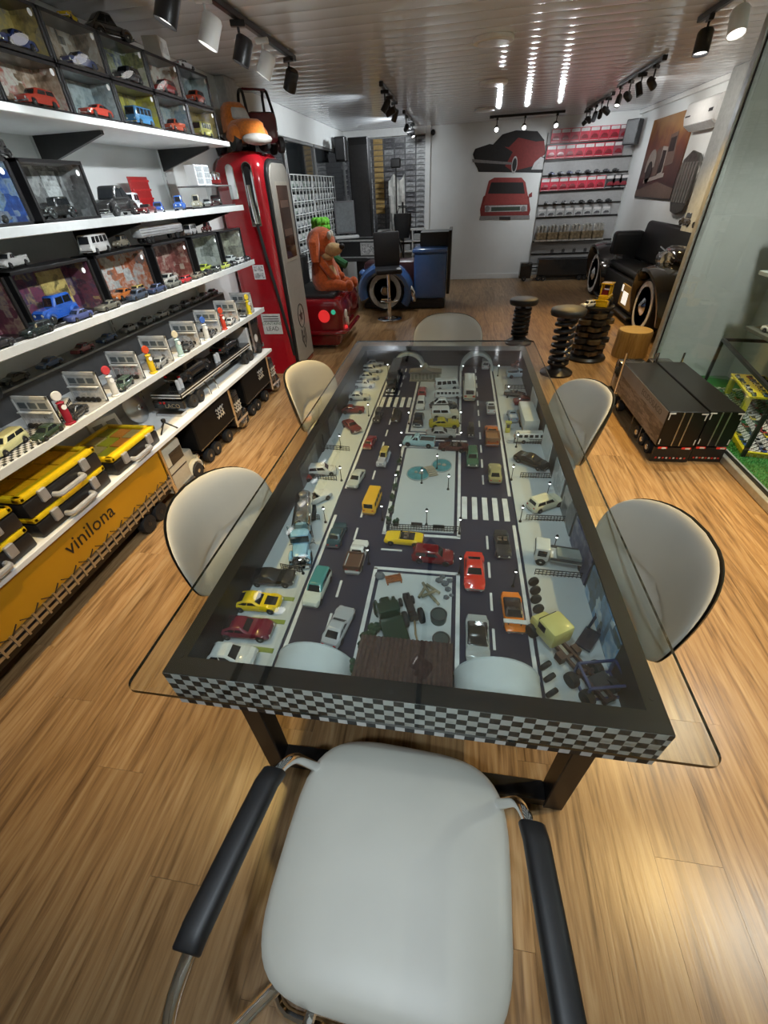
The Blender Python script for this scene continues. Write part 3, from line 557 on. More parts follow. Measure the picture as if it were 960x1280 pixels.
tc(342,726,4,.16,'coupe',(.018,.018,.020),'black muscle car in the farthest left parking space',z=PZ)
b0 = atz(336,757,PZ)
tc(394,627,48,.155,'open',(.60,.61,.60),'white convertible parked askew in the left bay',z=PZ)
tc(374,603,40,.12,'hatch',(.25,.03,.02),'small red hatchback under the glass reflection',z=PZ)
tc(403,592,12,.14,'hatch',(.50,.50,.48),'wrecked white car with open bonnet',z=PZ)
tc(440,536,-50,.15,'coupe',(.13,.025,.02),'brown red coupe parked diagonally',z=PZ); tc(441,515,5,.15,'coupe',(.16,.03,.025),'maroon coupe behind the diagonal brown one',z=PZ)
tc(448,499,4,.15,'sedan',(.55,.56,.56),'white sedan next to the maroon coupes',z=PZ); tc(455,484,4,.15,'pickup',(.55,.57,.58),'pale pickup in the far left row',z=PZ); tc(460,474,4,.15,'sedan',(.5,.52,.52),'pale green sedan in the far left row',z=PZ); tc(464,465,4,.15,'wagon',(.5,.52,.55),'pale wagon farthest in the left row',z=PZ); tc(468,457,4,.15,'sedan',(.35,.36,.38),'grey sedan at the far left corner',z=PZ)
tc(528,493,90,.13,'hatch',(.28,.03,.03),'small red car in the middle parking block',z=PZ); tc(526,508,-90,.14,'wagon',W_,'white wagon in the middle parking block',z=PZ); tc(523,528,-90,.15,'sedan',(.02,.025,.035),'dark sedan in the middle parking block',z=PZ)
tc(558,486,12,.16,'van',W_,'white ambulance van parked at an angle',z=PZ); tc(560,497,4,.17,'bus',W_,'white minibus in the middle parking block',z=PZ,roof=W_); tc(554,510,6,.17,'beetle',(.03,.03,.03),'black and white vintage saloon in parking block',z=PZ,roof=W_)
tc(556,522,4,.16,'suv',(.60,.55,.40),'cream jeep with white hard top',z=PZ,roof=W_); tc(555,533,4,.17,'coupe',(.40,.33,.02),'dark yellow coupe beside the cream jeep',z=PZ); tc(551,546,4,.16,'sedan',(.30,.30,.28),'grey taxi sedan in the middle parking block',z=PZ)
tc(524,556,174,.17,'pickup',(.34,.52,.55),'pale blue vintage pickup on the far cross road'); tc(566,562,176,.15,'open',(.06,.015,.015),'dark red roadster on the far cross road')
tc(647,471,8,.16,'pickup',(.38,.50,.58),'light blue pickup in the far right bay',z=PZ); tc(650,458,4,.14,'sedan',(.22,.07,.05),'brown sedan at the far right corner',z=PZ); tc(657,505,6,.15,'sedan',(.18,.02,.02),'dark red sedan in the right bay',z=PZ)
tc(643,495,-20,.13,'open',(.05,.04,.03),'dark open buggy in the right bay',z=PZ)
tc(666,552,3,.19,'bus',(.60,.60,.52),'white school bus with window row in right bay',z=PZ,roof=(.6,.6,.55))
tc(664,580,-38,.17,'sport',(.014,.014,.015),'black race car with tail fin',z=PZ,rim=CHROME)
tc(680,633,32,.15,'hatch',(.68,.64,.45),'pale beige hatchback in the right bay',z=PZ)
tc(640,523,92,.13,'pickup',(.30,.38,.46),'grey blue covered pickup by the white trailer',z=PZ,bed=M('tarp_white',(.6,.62,.62),.6))
# extra details on single cars
q = atz(640,769,RZ); t = T('model_wing','black rear wing strut of the orange sports car','car wing',(q.x-.002,q.y-.058,q.z+.042)); G().box(-.034,.034,-.007,.007,0,.003).build('blade', M('wing_orange',(.6,.62,.62),.3), t); G().box(-.02,-.017,-.004,.004,-.012,0).box(.017,.02,-.004,.004,-.012,0).build('struts', BLACK, t)
# ---- blue tanker truck
t = T('model_tanker', 'light blue tanker truck with chrome tank in left bay', 'model truck', (-.553,1.205,PZ), R(-77), sc=1.2)
BL = (.25,.46,.62)
G().lathe([(.012,-.125),(.028,-.12),(.030,-.115),(.030,.045),(.028,.05),(.012,.055)],(0,0,.062),20,'x').build('tank', M('tank_chrome',(.75,.76,.75),.12,1), t)
g = G()
for x in (-.09,-.035,.02): g.lathe([(.013,0),(.013,.006),(.009,.008)],(x,0,.090),12)
g.build('hatch_lids', M('tank_lid',(.3,.3,.3),.3,.8), t)
G().box(-.13,.14,-.018,.018,.022,.032).build('chassis', DGREY, t); cab(t,.062,.10,.068,.078,.017,BL,.55); wheels(t,[(x,s*.026) for x in (-.10,-.065) for s in (-1,1)],.017,.016)
# ---- white flatbed truck
q = atz(700,703,PZ); t = T('model_flatbed_truck','white flatbed tow truck with grey deck in right bay','model truck',(q.x,q.y,PZ),R(172))
G().box(.045,.095,-.034,.034,.02,.078).build('cab', paint((.62,.63,.60)), t, bev=.006, seg=2); G().box(.094,.0965,-.03,.03,.045,.07).box(.055,.085,-.0348,.0348,.045,.07).build('windows', CARGLASS, t)
G().box(-.10,.04,-.035,.035,.03,.036).build('deck', paint((.5,.52,.5)), t, bev=.001); G().box(-.07,.02,-.024,.024,.036,.052).build('load_crate', M('grey_crate',(.22,.26,.25),.5), t, bev=.002)
g = G()
for s in (-1,1): g.box(-.10,.04,s*.034-.002,s*.034+.002,.036,.046)
g.build('deck_rails', DGREY, t); wheels(t,[(x,s*.028) for x in (-.07,.07) for s in (-1,1)],.017,.014)
# ---- beige truck on bare chassis
q = atz(688,803,PZ); t = T('model_chassis_truck','pale yellow truck cab on bare axle chassis with wheels','model truck',(q.x,q.y,PZ),R(122))
YE = paint((.62,.57,.20)); G().box(-.035,.035,-.038,.038,.03,.095).build('cab', YE, t, bev=.009, seg=2); G().loft([[(.034,-.034,.03),(.034,.034,.03),(.034,.032,.066),(.034,-.032,.066)],[(.072,-.028,.03),(.072,.028,.03),(.072,.026,.055),(.072,-.026,.055)]]).build('bonnet', YE, t, bev=.005)
G().box(.034,.037,-.03,.03,.068,.088).box(.0,.028,-.0388,.0388,.066,.088).build('windows', CARGLASS, t)
RUST = M('rust_chassis',(.055,.03,.025),.6,noise=.4,scale=90)
g = G()
for s in (-1,1): g.box(-.215,.07,s*.013-.004,s*.013+.004,.022,.034)
for x in (-.07,-.12,-.17,-.21): g.box(x-.004,x+.004,-.02,.02,.022,.032)
for x in (-.125,-.175): g.cyl((x,-.04,.02),(x,.04,.02),.006,n=8)
g.box(-.075,-.05,-.036,-.018,.015,.04).box(-.075,-.05,.018,.036,.015,.04).build('chassis', RUST, t); wheels(t,[(x,s*.042) for x in (-.125,-.18) for s in (-1,1)]+[(.045,-.034),(.045,.034)],.021,.02,RUST)
q = atz(735,800,PZ); t = T('model_lift_frame','dark blue forked lift frame beside the yellow truck','toy part',(q.x,q.y,PZ),R(55)); g = G()
g.box(-.05,.03,-.022,.022,.012,.02)
for s in (-1,1): g.box(.02,.075,s*.014-.004,s*.014+.004,.02,.028).tube([(.075,s*.014,.024),(.085,s*.018,.028),(.09,s*.014,.034)],.003,6)
g.build('forks', M('dark_blue_metal',(.03,.035,.06),.4,.4), t, bev=.001)
q = atz(765,873,PZ); t = T('model_crate_frame','open blue metal frame in the near right corner','toy part',(q.x-.03,q.y+.03,PZ),R(12)); g = G(); a,b,h = .05,.036,.06
for z in (.004,h):
    for s in (-1,1): g.box(-a,a,s*b-.003,s*b+.003,z-.003,z+.003).box(s*a-.003,s*a+.003,-b,b,z-.003,z+.003)
for sx in (-1,1):
    for sy in (-1,1): g.box(sx*a-.003,sx*a+.003,sy*b-.003,sy*b+.003,0,h)
g.build('frame', M('blue_frame',(.035,.05,.14),.4), t); G().obox((0,0,.02),(.06,.04,.03),(0,0,.3)).build('engine_block', DGREY, t, bev=.004)
tyre = G().lathe([(.009,-.006),(.0165,-.006),(.0185,-.003),(.0185,.003),(.0165,.006),(.009,.006),(.009,-.006)], n=18, axis='y').mesh('tyre')
for k,(px,py) in enumerate(((667,727),(669,738),(670,749),(673,761))):
    q = atz(px,py,PZ+.018); ob('loose_tyre', tyre, RUBBER, None, ('farthest','second','third','nearest')[k]+' loose tyre of four standing by the right kerb','tyre','loose model tyres').matrix_world = Matrix.Translation(q) @ Matrix.Rotation(R(20),4,'Z')
for k,(px,py) in enumerate(((682,832),(687,847),(690,866))):
    q = atz(px,py,PZ+.018); ob('loose_tyre', tyre, RUBBER, None, ('farthest','middle','nearest')[k]+' loose tyre of three beside the right tunnel','tyre','loose model tyres').matrix_world = Matrix.Translation(q) @ Matrix.Rotation(R(35),4,'Z') @ Matrix.Rotation(R(12),4,'X')
# ---- white box trailer, kiosk, black semi, building
t = T('model_box_trailer','long white box trailer at the right bay wall','model trailer',(.432,2.23,PZ),R(91)); G().box(-.13,.13,-.04,.04,.02,.085).build('box', paint((.60,.62,.58)), t, bev=.006, seg=2); G().box(.13,.15,-.008,.008,.02,.028).build('drawbar', DGREY, t); G().box(-.128,.128,-.0408,.0408,.022,.032).build('skirt', M('skirt_tan',(.35,.27,.16),.5), t); wheels(t,[(x,s*.036) for x in (-.03,.0) for s in (-1,1)],.014,.012)
q = atz(634,540,PZ); t = T('model_fuel_stand','small yellow fuel stand in the right bay','toy stand',(q.x,q.y,PZ)); G().box(-.012,.012,-.012,.012,0,.055).build('body', paint((.6,.55,.08)), t, bev=.003); G().box(-.016,.016,-.016,.016,.055,.06).build('roof', paint((.4,.4,.1)), t); G().box(-.008,.008,-.0128,-.0118,.03,.05).build('panel', DGREY, t)
q = atz(495,490,RZ); t = T('model_semi_truck','black semi truck with long trailer near the left arch','model truck',(-.395,2.80,RZ),R(-90)); G().box(-.24,.06,-.034,.034,.03,.115).build('trailer', paint((.012,.012,.013)), t, bev=.004); cab(t,.075,.10,.066,.09,.017,(.012,.012,.013),.45); G().box(-.22,.16,-.016,.016,.02,.03).build('chassis', DGREY, t); wheels(t,[(x,s*.028) for x in (-.2,-.16,.09,.055) for s in (-1,1)],.017,.014)
q = atz(531,478,PZ); t = T('model_building','tan columned building with gabled roof between the arches','model building',(q.x,q.y+.03,PZ)); TAN = M('model_stone',(.24,.21,.14),.6,noise=.25,scale=60)
G().box(-.11,.11,-.015,.06,0,.008).build('steps', TAN, t); G().box(-.105,.105,.01,.06,.008,.06).build('wall', TAN, t)
cm_ = G().cyl((0,0,.008),(0,0,.055),.0045,n=8).mesh('column')
for k in range(9): o = ob('column', cm_, M('model_column',(.35,.32,.24),.6), t); o.location = (-.10+.025*k,-.005,0)
G().prism([(-.112,.055),(.112,.055),(.112,.066),(.04,.07),(0,.092),(-.04,.07),(-.112,.066)],'y',-.014,.062).build('roof', M('model_roof',(.16,.14,.10),.6), t); G().lathe([(.016,.085),(.016,.10),(.010,.112),(.002,.118)],(0,.03,0),14).build('dome', TAN, t)
# ---- forklift machine in the left bay
q = atz(400,563,PZ); t = T('model_forklift','black forklift machine in the left bay','model machine',(q.x,q.y,PZ),R(20)); G().box(-.035,.02,-.02,.02,.012,.035).box(-.035,-.015,-.02,.02,.035,.05).build('body', BLACK, t, bev=.004)
g = G()
for s in (-1,1): g.box(.022,.027,s*.014-.002,s*.014+.002,.008,.085).box(-.03,-.027,s*.018-.0015,s*.018+.0015,.05,.08).box(.0,.003,s*.018-.0015,s*.018+.0015,.035,.08)
g.box(-.032,.006,-.02,.02,.08,.083).build('mast_and_cage', SATIN, t); wheels(t,[(x,s*.02) for x in (-.025,.012) for s in (-1,1)],.011,.009)
# ---- plaza: two ponds, planters, benches
POND = M('pond_water',(.07,.24,.27),.12,noise=.3,scale=30); KERB = M('pond_rim',(.30,.34,.34),.5)
for k,(px,py,a,b) in enumerate(((523,592,.055,.062),(552,582,.048,.06))):
    q = atz(px,py,PZ); t = T('model_pond',('nearer','farther')[k]+' round turquoise pond on the plaza','pond',q); g = G(); rp = ring(0,0,a,b,28); G().add([(x,y,.002) for x,y in rp],[tuple(range(28))]).build('water', POND, t)
    G().tube([(x,y,.002) for x,y in rp], .003, 6, closed=True).build('rim', KERB, t); G().sph((.012,0,.004),(.012,.009,.008),8,5).sph((-.012,.008,.003),(.009,.008,.006),8,5).build('rocks', M('pond_rock',(.3,.27,.22),.8), t)
q = atz(538,590,PZ); t = T('model_footbridge','small plank footbridge between the ponds','bridge',q,R(25))
pl = G().box(-.022,.022,-.004,.004,0,.003).mesh('plank', smooth=0)
for k in range(9): o = ob('plank', pl, M('bridge_wood',(.33,.28,.2),.7), t); o.location = (0,-.04+.01*k,.004+.012*math.sin(PI*k/8))
LEAF = M('model_foliage',(.02,.05,.022),.8,noise=.5,scale=120,bump=.6)
for k,(px,py,s_) in enumerate(((499,580,.016),(497,595,.014),(494,612,.016),(491,625,.015),(489,640,.017),(486,653,.018),(495,656,.015))):
    q = atz(px,py,PZ); t = T('model_planter',ORD[k]+' planter with dark shrub along the left plaza edge','planter',q,0,'plaza planters'); G().box(-.011,.011,-.012,.012,0,.012).build('box', M('planter_box',(.05,.05,.05),.6), t, bev=.002)
    g = G()
    for _ in range(7): g.sph((rnd.uniform(-.008,.008),rnd.uniform(-.009,.009),.014+rnd.uniform(0,.014)),rnd.uniform(.005,.008),6,4)
    g.build('shrub', LEAF, t)
for k,(px,py) in enumerate(((521,658),(548,661))):
    q = atz(px,py,PZ); t = T('model_bench',('left','right')[k]+' black bench along the plaza front','bench',q,0,'plaza benches'); G().box(-.022,.022,-.006,.006,.009,.012).box(-.022,.022,-.008,-.006,.012,.026).build('seat', IRON, t); G().box(-.02,-.018,-.006,.006,0,.01).box(.018,.02,-.006,.006,0,.01).build('legs', IRON, t)
# ---- garden with shed
q = atz(513,845,PZ); t = T('model_shed','brown corrugated shed roof at the near edge of the garden','model shed',(-.083,.575,PZ)); BRN = M('corrugated_brown',(.075,.045,.038),.5,noise=.3,scale=80)
G().box(-.12,.12,-.05,-.045,0,.09).box(-.12,-.115,-.05,.10,0,.082).box(.115,.12,-.05,.10,0,.082).build('walls', M('shed_wood',(.06,.04,.03),.7), t)
n = 84; rows = []
for y,z in ((-.058,.100),(.115,.086)): rows.append([(-.128+.256*i/n,y,z+.0028*math.cos(2*PI*i/4)) for i in range(n+1)]+[(-.128+.256*i/n,y,z-.004) for i in range(n,-1,-1)])
G().loft(rows).build('roof', BRN, t, smooth=30)
q = atz(489,786,PZ); t = T('model_farm_truck','dark green vintage farm truck in the garden','model truck',(q.x,q.y,PZ),R(112)); GR = paint((.008,.035,.022)); G().box(-.095,.0,-.036,.036,.028,.06).build('cargo_box', GR, t, bev=.003); G().box(.002,.045,-.034,.034,.028,.085).build('cab', GR, t, bev=.008, seg=2)
G().loft([[(.044,-.024,.028),(.044,.024,.028),(.044,.022,.062),(.044,-.022,.062)],[(.09,-.018,.028),(.09,.018,.028),(.09,.016,.054),(.09,-.016,.054)]]).build('bonnet', GR, t, bev=.006)
g = G()
for s in (-1,1): g.tube([(.072+.026*math.cos(a),s*.03,.016+.024*math.sin(a)) for a in [PI*k/8 for k in range(9)]],.008,6)
g.build('fenders', GR, t); G().box(.044,.0465,-.028,.028,.06,.078).build('windscreen', CARGLASS, t); wheels(t,[(x,s*.032) for x in (-.06,.072) for s in (-1,1)],.018,.014)
q = atz(513,768,PZ); t = T('model_tractor','black tractor with orange plough in the garden','model tractor',(q.x,q.y,PZ),R(112)); TR = M('tractor_black',(.02,.018,.018),.5,noise=.4,scale=80)
G().box(-.02,.055,-.011,.011,.022,.045).cyl((.03,0,.04),(.03,0,.07),.003,n=8).box(-.045,-.015,-.013,.013,.02,.032).box(-.045,-.03,-.01,.01,.032,.05).build('engine_and_seat', TR, t, bev=.003); wheels(t,[(-.032,-.026),(-.032,.026)],.025,.014,TR); wheels(t,[(.045,-.02),(.045,.02)],.014,.01,TR); G().tube([(-.045,0,.025),(-.09,.01,.02),(-.115,.01,.01)],.003,6).build('drawbar', M('drawbar_tan',(.25,.17,.08),.6), t)
q = atz(492,726,PZ); t = T('model_plough','orange wooden plough rack in front of the tractor','toy part',q,R(20)); OR = M('plough_orange',(.32,.10,.03),.55,noise=.3,scale=60); g = G()
for k in range(4): g.obox((0,-.012+.008*k,.012),(.055,.004,.008))
g.box(-.026,-.022,-.02,.02,.004,.012).box(.022,.026,-.02,.02,.004,.012).build('slats', OR, t)
lg = G().cyl((-.028,0,0),(.028,0,0),.0055,.0048,n=8).mesh('log')
for k,(px,py,a,z) in enumerate(((533,737,-60,.006),(541,740,-35,.017),(536,746,35,.017),(542,750,-50,.006),(528,741,70,.006))):
    ob('garden_log', lg, M('log_bark',(.22,.19,.12),.8,noise=.4,scale=60), None, ORD[k]+' short log of the crossed log heap','log','garden logs').matrix_world = Matrix.Translation(atz(px,py,PZ)+Vector((0,0,z))) @ Matrix.Rotation(R(a),4,'Z')
for k,(px,py,s_) in enumerate(((549,727,.014),(556,731,.015),(562,727,.012),(560,738,.012),(558,748,.011),(475,722,.02),(553,722,.011),(564,745,.008))):
    g = G().sph((0,0,s_*.5),(s_,s_*.8,s_*.7),7,5)
    g.v = [(x*(1+rnd.uniform(-.15,.15)),y*(1+rnd.uniform(-.15,.15)),z*(1+rnd.uniform(-.1,.1))) for x,y,z in g.v]
    o = g.build('garden_rock', M('grey_rock',(.12,.13,.14),.8,noise=.3,scale=90), None, smooth=0, label=ORD[k]+' grey rock at the far garden edge', cat='rock', group='garden rocks'); o.location = atz(px,py,PZ)
for k,(px,py) in enumerate(((548,775),(551,806))):
    q = atz(px,py,PZ); t = T('model_garden_chair',('farther','nearer')[k]+' dark grey-green barrel chair in the garden','barrel chair',q,R(-20 if k == 0 else 10)); G().lathe([(.024,0),(.026,.02),(.022,.03),(.004,.033)],n=16).build('barrel', M('barrel_green',(.05,.065,.06),.5), t); G().tube(ring_:=[(x,y,.03) for x,y in ring(0,0,.024,.024,16)],.003,6,closed=True).build('rim', DGREY, t)
for k,(px,py,s_) in enumerate(((462,800,.022),(456,815,.020),(468,790,.018),(447,842,.026))):
    t = T('model_bush',ORD[k]+' dark green bush beside the brown shed','bush',atz(px,py,PZ),0,'garden bushes'); g = G()
    for _ in range(14): g.sph((rnd.uniform(-s_,s_)*.7,rnd.uniform(-s_,s_)*.7,rnd.uniform(.004,s_*1.8)),rnd.uniform(.008,.012),6,4)
    g.build('leaves', LEAF, t)
# ================================================================ chairs
def disc(a, b, kt, kb, n=40, rings=7, t0=.02, t1=.02, fx=None):
    """pillow with superellipse outline in (u,v); front bulge t0, back bulge t1; fx maps (u,v,w)->xyz"""
    O = []
    for j in range(n):
        t = 2*PI*j/n; c, s = math.cos(t), math.sin(t); k = kt if s >= 0 else kb
        O.append((a*math.copysign(abs(c)**(2/k), c), b*math.copysign(abs(s)**(2/k), s)))
    g = G(); vs = []; fs = []
    def lay(sgn, th):
        for i in range(1, rings+1):
            r = math.sin(PI/2*i/rings); w_ = sgn*th*math.sqrt(max(0, 1-r**5))
            for u, v in O: vs.append(fx(u*r, v*r, w_))
    lay(1, t0); m = len(vs); lay(-1, t1); c0 = len(vs); vs.append(fx(0,0,t0)); vs.append(fx(0,0,-t1))
    for base, cen in ((0,c0),(m,c0+1)):
        for j in range(n): fs.append((cen, base+j, base+(j+1)%n))
        for i in range(rings-1):
            for j in range(n): k = (j+1)%n; fs.append((base+i*n+j, base+i*n+k, base+(i+1)*n+k, base+(i+1)*n+j))
    e = (rings-1)*n
    for j in range(n): k = (j+1)%n; fs.append((e+j, e+k, m+e+k, m+e+j))
    g.add(vs, fs); return g
def arc(pts, r=.05, n=5):
    """polyline with rounded corners"""
    P = [Vector(p) for p in pts]; out = [P[0]]
    for i in range(1, len(P)-1):
        a = (P[i-1]-P[i]); b = (P[i+1]-P[i]); q = min(r, a.length*.49, b.length*.49); a = a.normalized()*q; b = b.normalized()*q
        for k in range(n+1):
            s = k/n; out.append(P[i]+a*(1-s)**2+b*s**2)
    return out+[P[-1]]
def bk(u, v, w_):           # backrest: local y is depth (chair faces +y)
    m = max(0, 1-(u/.27)**4)
    crease = -.016*math.exp(-((v+.035)/.013)**2)*m if w_ > 0 else 0
    low = .020*math.exp(-((v+.11)/.06)**2)*m if w_ > 0 else 0
    return (u, -.30-.223*(v+.206)+1.39*u*u+w_+crease+low, .615+v)
def bka(u, v, w_):          # backrest of the armchair: set farther back, flatter
    return (u, -.46-.25*(v+.206)+.5*u*u+w_, .66+v)
def st(u, v, w_): return (u, v, .452+w_-.036*max(0,v/.26)**2+.006*(u/.25)**2)
_ch = {}
def chair(label, loc, rz, arms=False):
    t = T('upholstered_chair', label, 'chair', loc, rz, 'white upholstered chairs around the table')
    if not _ch:
        _ch['backrest'] = disc(.296,.206,2.95,1.95,48,12,.030,.010,bk).mesh('backrest', smooth=60)
        _ch['back_shell'] = disc(.298,.208,2.95,1.95,48,6,.004,.016,lambda u,v,w_: bk(u,v,-abs(w_)-.012 if w_ < 0 else -.010)).mesh('back_shell', smooth=60)
        _ch['seat'] = disc(.267,.262,3.57,4.6,48,9,.034,.02,st).mesh('seat', smooth=60)
        _ch['seat_shell'] = disc(.266,.261,3.57,4.6,48,6,.002,.022,lambda u,v,w_: st(u,v,w_-.014)).mesh('seat_shell', smooth=60)
        g = G()
        g.tube(arc([(.20,-.22,.425),(.22,.20,.425),(.275,.235,.02),(.30,-.28,.014),(-.30,-.28,.014),(-.275,.235,.02),(-.22,.20,.425),(-.20,-.22,.425)],.08), .0125, 10)
        g.tube(arc([(.12,-.20,.425),(.12,-.29,.44),(.12,-.335,.62)],.05),.011,8).tube(arc([(-.12,-.20,.425),(-.12,-.29,.44),(-.12,-.335,.62)],.05),.011,8)
        g.cyl((-.21,.02,.425),(.21,.02,.425),.011,n=8).cyl((-.20,-.2,.425),(.20,-.2,.425),.011,n=8)
        _ch['chrome_frame'] = g.mesh('chrome_frame')
    if arms and 'ab' not in _ch:
        _ch['ab'] = disc(.28,.206,2.95,2.2,48,8,.030,.010,bka).mesh('backrest', smooth=60); _ch['as'] = disc(.282,.208,2.95,2.2,48,6,.004,.016,lambda u,v,w_: bka(u,v,-abs(w_)-.012 if w_ < 0 else -.010)).mesh('back_shell', smooth=60)
    for k, m in (('backrest',LEATHER),('back_shell',BLACK),('seat',LEATHER),('seat_shell',BLACK),('chrome_frame',CHROME)): ob(k, _ch[{'backrest':'ab','back_shell':'as'}.get(k,k) if arms else k], m, t)
    if arms:
        for s in (-1,1):
            G().tube(arc([(s*.20,.15,.428),(s*.245,.155,.45),(s*.268,.115,.61),(s*.283,.05,.665),(s*.318,-.235,.665),(s*.335,-.33,.60),(s*.31,-.38,.47),(s*.20,-.24,.425)],.06), .0125, 12).build('arm_tube', CHROME, t)
            p = [Vector((s*.280,.062,.664)),Vector((s*.286,.03,.674)),Vector((s*.302,-.10,.677)),Vector((s*.316,-.21,.676)),Vector((s*.320,-.24,.668))]
            rg = []
            for q in p: rg.append([(q.x+a,q.y,q.z+b) for a,b in ring(0,0,.026,.021,14,3)])
            G().loft(rg).build('armrest', M('arm_rubber',(.010,.010,.011),.5), t, bev=.003, smooth=50)
    return t
chair('white leather armchair in the foreground with black armrests', (-.07,.26,0), R(-2.5), True)
chair('white padded chair on the left side of the table, nearer one', (-.61,1.141,0), R(-97.4))
chair('white padded chair on the left side of the table, farther one', (-.644,2.51,0), R(-99))
chair('white padded chair on the right side of the table, nearer one', (.409,1.067,0), R(94))
chair('white padded chair on the right side of the table, farther one', (.426,2.219,0), R(98))
chair('white padded chair at the far head of the table', (-.056,3.55,0), R(180))
# ================================================================ wall shelves on the left with the collection
SX, SB, SY0, SY1 = -1.83, -2.36, -.9, 4.12
SZ = [2.04,1.64,1.245,.85,.47]; SN = ['topmost','second from top','third from top','fourth from top','lowest']
SHW = M('shelf_white',(.72,.74,.73),.4,noise=.03); RAILM = M('price_rail',(.55,.57,.56),.25,noise=.05); BRK = M('bracket_black',(.02,.02,.02),.5)
for k, z in enumerate(SZ):
    t = T('wall_shelf', 'long white %s wall shelf on the left wall' % SN[k], 'shelf', (0,0,0), 0, 'white wall shelves')
    G().box(SB,SX,SY0,SY1,z-.028,z).build('board', SHW, t, bev=.003)
    if k in (1,2,3): G().box(SX,SX+.008,SY0,SY1,z-.034,z+.004).build('price_rail', RAILM, t, bev=.002)
    for y in (.2,1.5,2.75,3.95):
        G().prism([(SB+.01,z-.028),(SX-.06 if k else SX-.10,z-.028),(SX-.06 if k else SX-.10,z-.045),(SB+.01,z-.16)],'y',y-.012,y+.012).build('bracket', BRK if k < 3 else SHW, t)
for k, y in enumerate((.2,1.5,2.75,3.95)):
    t = T('shelf_upright', ORD[k]+' slotted white upright carrying the wall shelves', 'upright', (SB+.006,y,0), 0, 'slotted shelf uprights'); G().box(-.012,.006,-.014,.014,.1,2.3).build('channel', SHW, t)
    g = G()
    for j in range(40): g.box(.006,.0066,-.003,.003,.5+j*.045,.525+j*.045)
    sl = g.build('slots', M('slot_dark',(.12,.12,.12),.6), t); sl['kind'] = 'stuff'
# ---- display cases
CASEF = M('case_black',(.012,.012,.013),.3)
def case(label, y0, y1, z0, z1, dep, cols, seed, x=SX-.035, group='black display cases', tagged=True, picture=None, bar=.014):
    t = T('display_case', label, 'display case', (x,(y0+y1)/2,z0), 0, group); a = (y1-y0)/2-.003; h = z1-z0-.004; b = bar
    G().box(-dep,0,-a,-a+b,0,h).box(-dep,0,a-b,a,0,h).box(-dep,0,-a,a,0,b).box(-dep,0,-a,a,h-b,h).build('frame', CASEF, t, bev=.0015)
    G().box(-dep-.004,-dep,-a,a,0,h).build('backdrop', collage('backdrop_%d' % seed, cols, 20, seed), t)
    if picture: G().box(-dep,-dep+.006,a*picture[0],a*picture[1],h*.15,h*.85).build('back_picture', collage('pic_%d' % seed, picture[2], 22, seed+3), t)
    for s_ in (-1,1): G().box(-dep,-.012,s_*(a-b)-.001,s_*(a-b)+.001,b,h-b).build('side_backdrop', collage('backdrop_%d' % seed, cols, 20, seed), t)
    G().box(-.004,-.002,-a+b*.7,a-b*.7,b*.7,h-b*.7).build('glass_front', ACRYL, t, smooth=0)
    if tagged: G().lathe([(.001,0),(.012,0),(.012,.001),(.001,.001)],(.001,a*.72,h*.80),14,'x').build('round_sticker', WHITE, t)
    return t
def sc(label, kind, y, z, col, L=.2, x=SX-.13, deg=-55, **k): return car(label, kind, (x,y,z), deg, L, col, group=k.pop('group','model cars on the left shelves'), **k)
rowy = [1.72,2.115,2.505,2.885,3.275,3.645,4.05]
bc = [[(.05,.07,.03),(.25,.26,.10),(.5,.5,.4),(.1,.12,.2)],[(.06,.08,.06),(.3,.33,.3),(.12,.2,.25),(.4,.4,.42)],[(.1,.06,.03),(.35,.25,.18),(.5,.45,.4),(.3,.05,.03)],[(.07,.06,.03),(.4,.3,.1),(.2,.18,.15)],[(.1,.13,.13),(.35,.4,.4),(.15,.2,.22)],[(.05,.05,.05),(.3,.22,.15),(.45,.42,.38)],[(.12,.1,.04),(.5,.42,.05),(.2,.2,.22)]]
cc = [('van',(.45,.40,.1)),('hatch',(.5,.06,.02)),('wagon',(.55,.05,.03)),('sedan',(.03,.05,.16)),('coupe',(.5,.05,.03)),('sedan',(.05,.07,.2)),('van',(.05,.2,.4)),('hatch',(.06,.06,.07)),('pickup',(.55,.08,.03)),('hatch',(.4,.02,.02))]
CN = {'van':'van','hatch':'hatchback','wagon':'wagon','sedan':'saloon','coupe':'coupe','pickup':'pickup','sport':'sports car','vintage':'vintage car','beetle':'rounded car','bus':'bus','suv':'jeep','open':'roadster'}
def cname(c):
    r,g_,b = c; m = max(c)
    if m < .04: return 'black'
    if m-min(c) < .1*m+.02: return 'white' if m > .45 else 'grey'
    if r > g_*2.5 and r > b*2.5: return 'red' if r > .25 else 'dark red'
    if b >= max(r,g_): return 'blue'
    if g_ >= max(r,b): return 'green'
    return 'yellow' if g_ > .6*r else ('orange' if r > .4 else 'tan')
i = 0
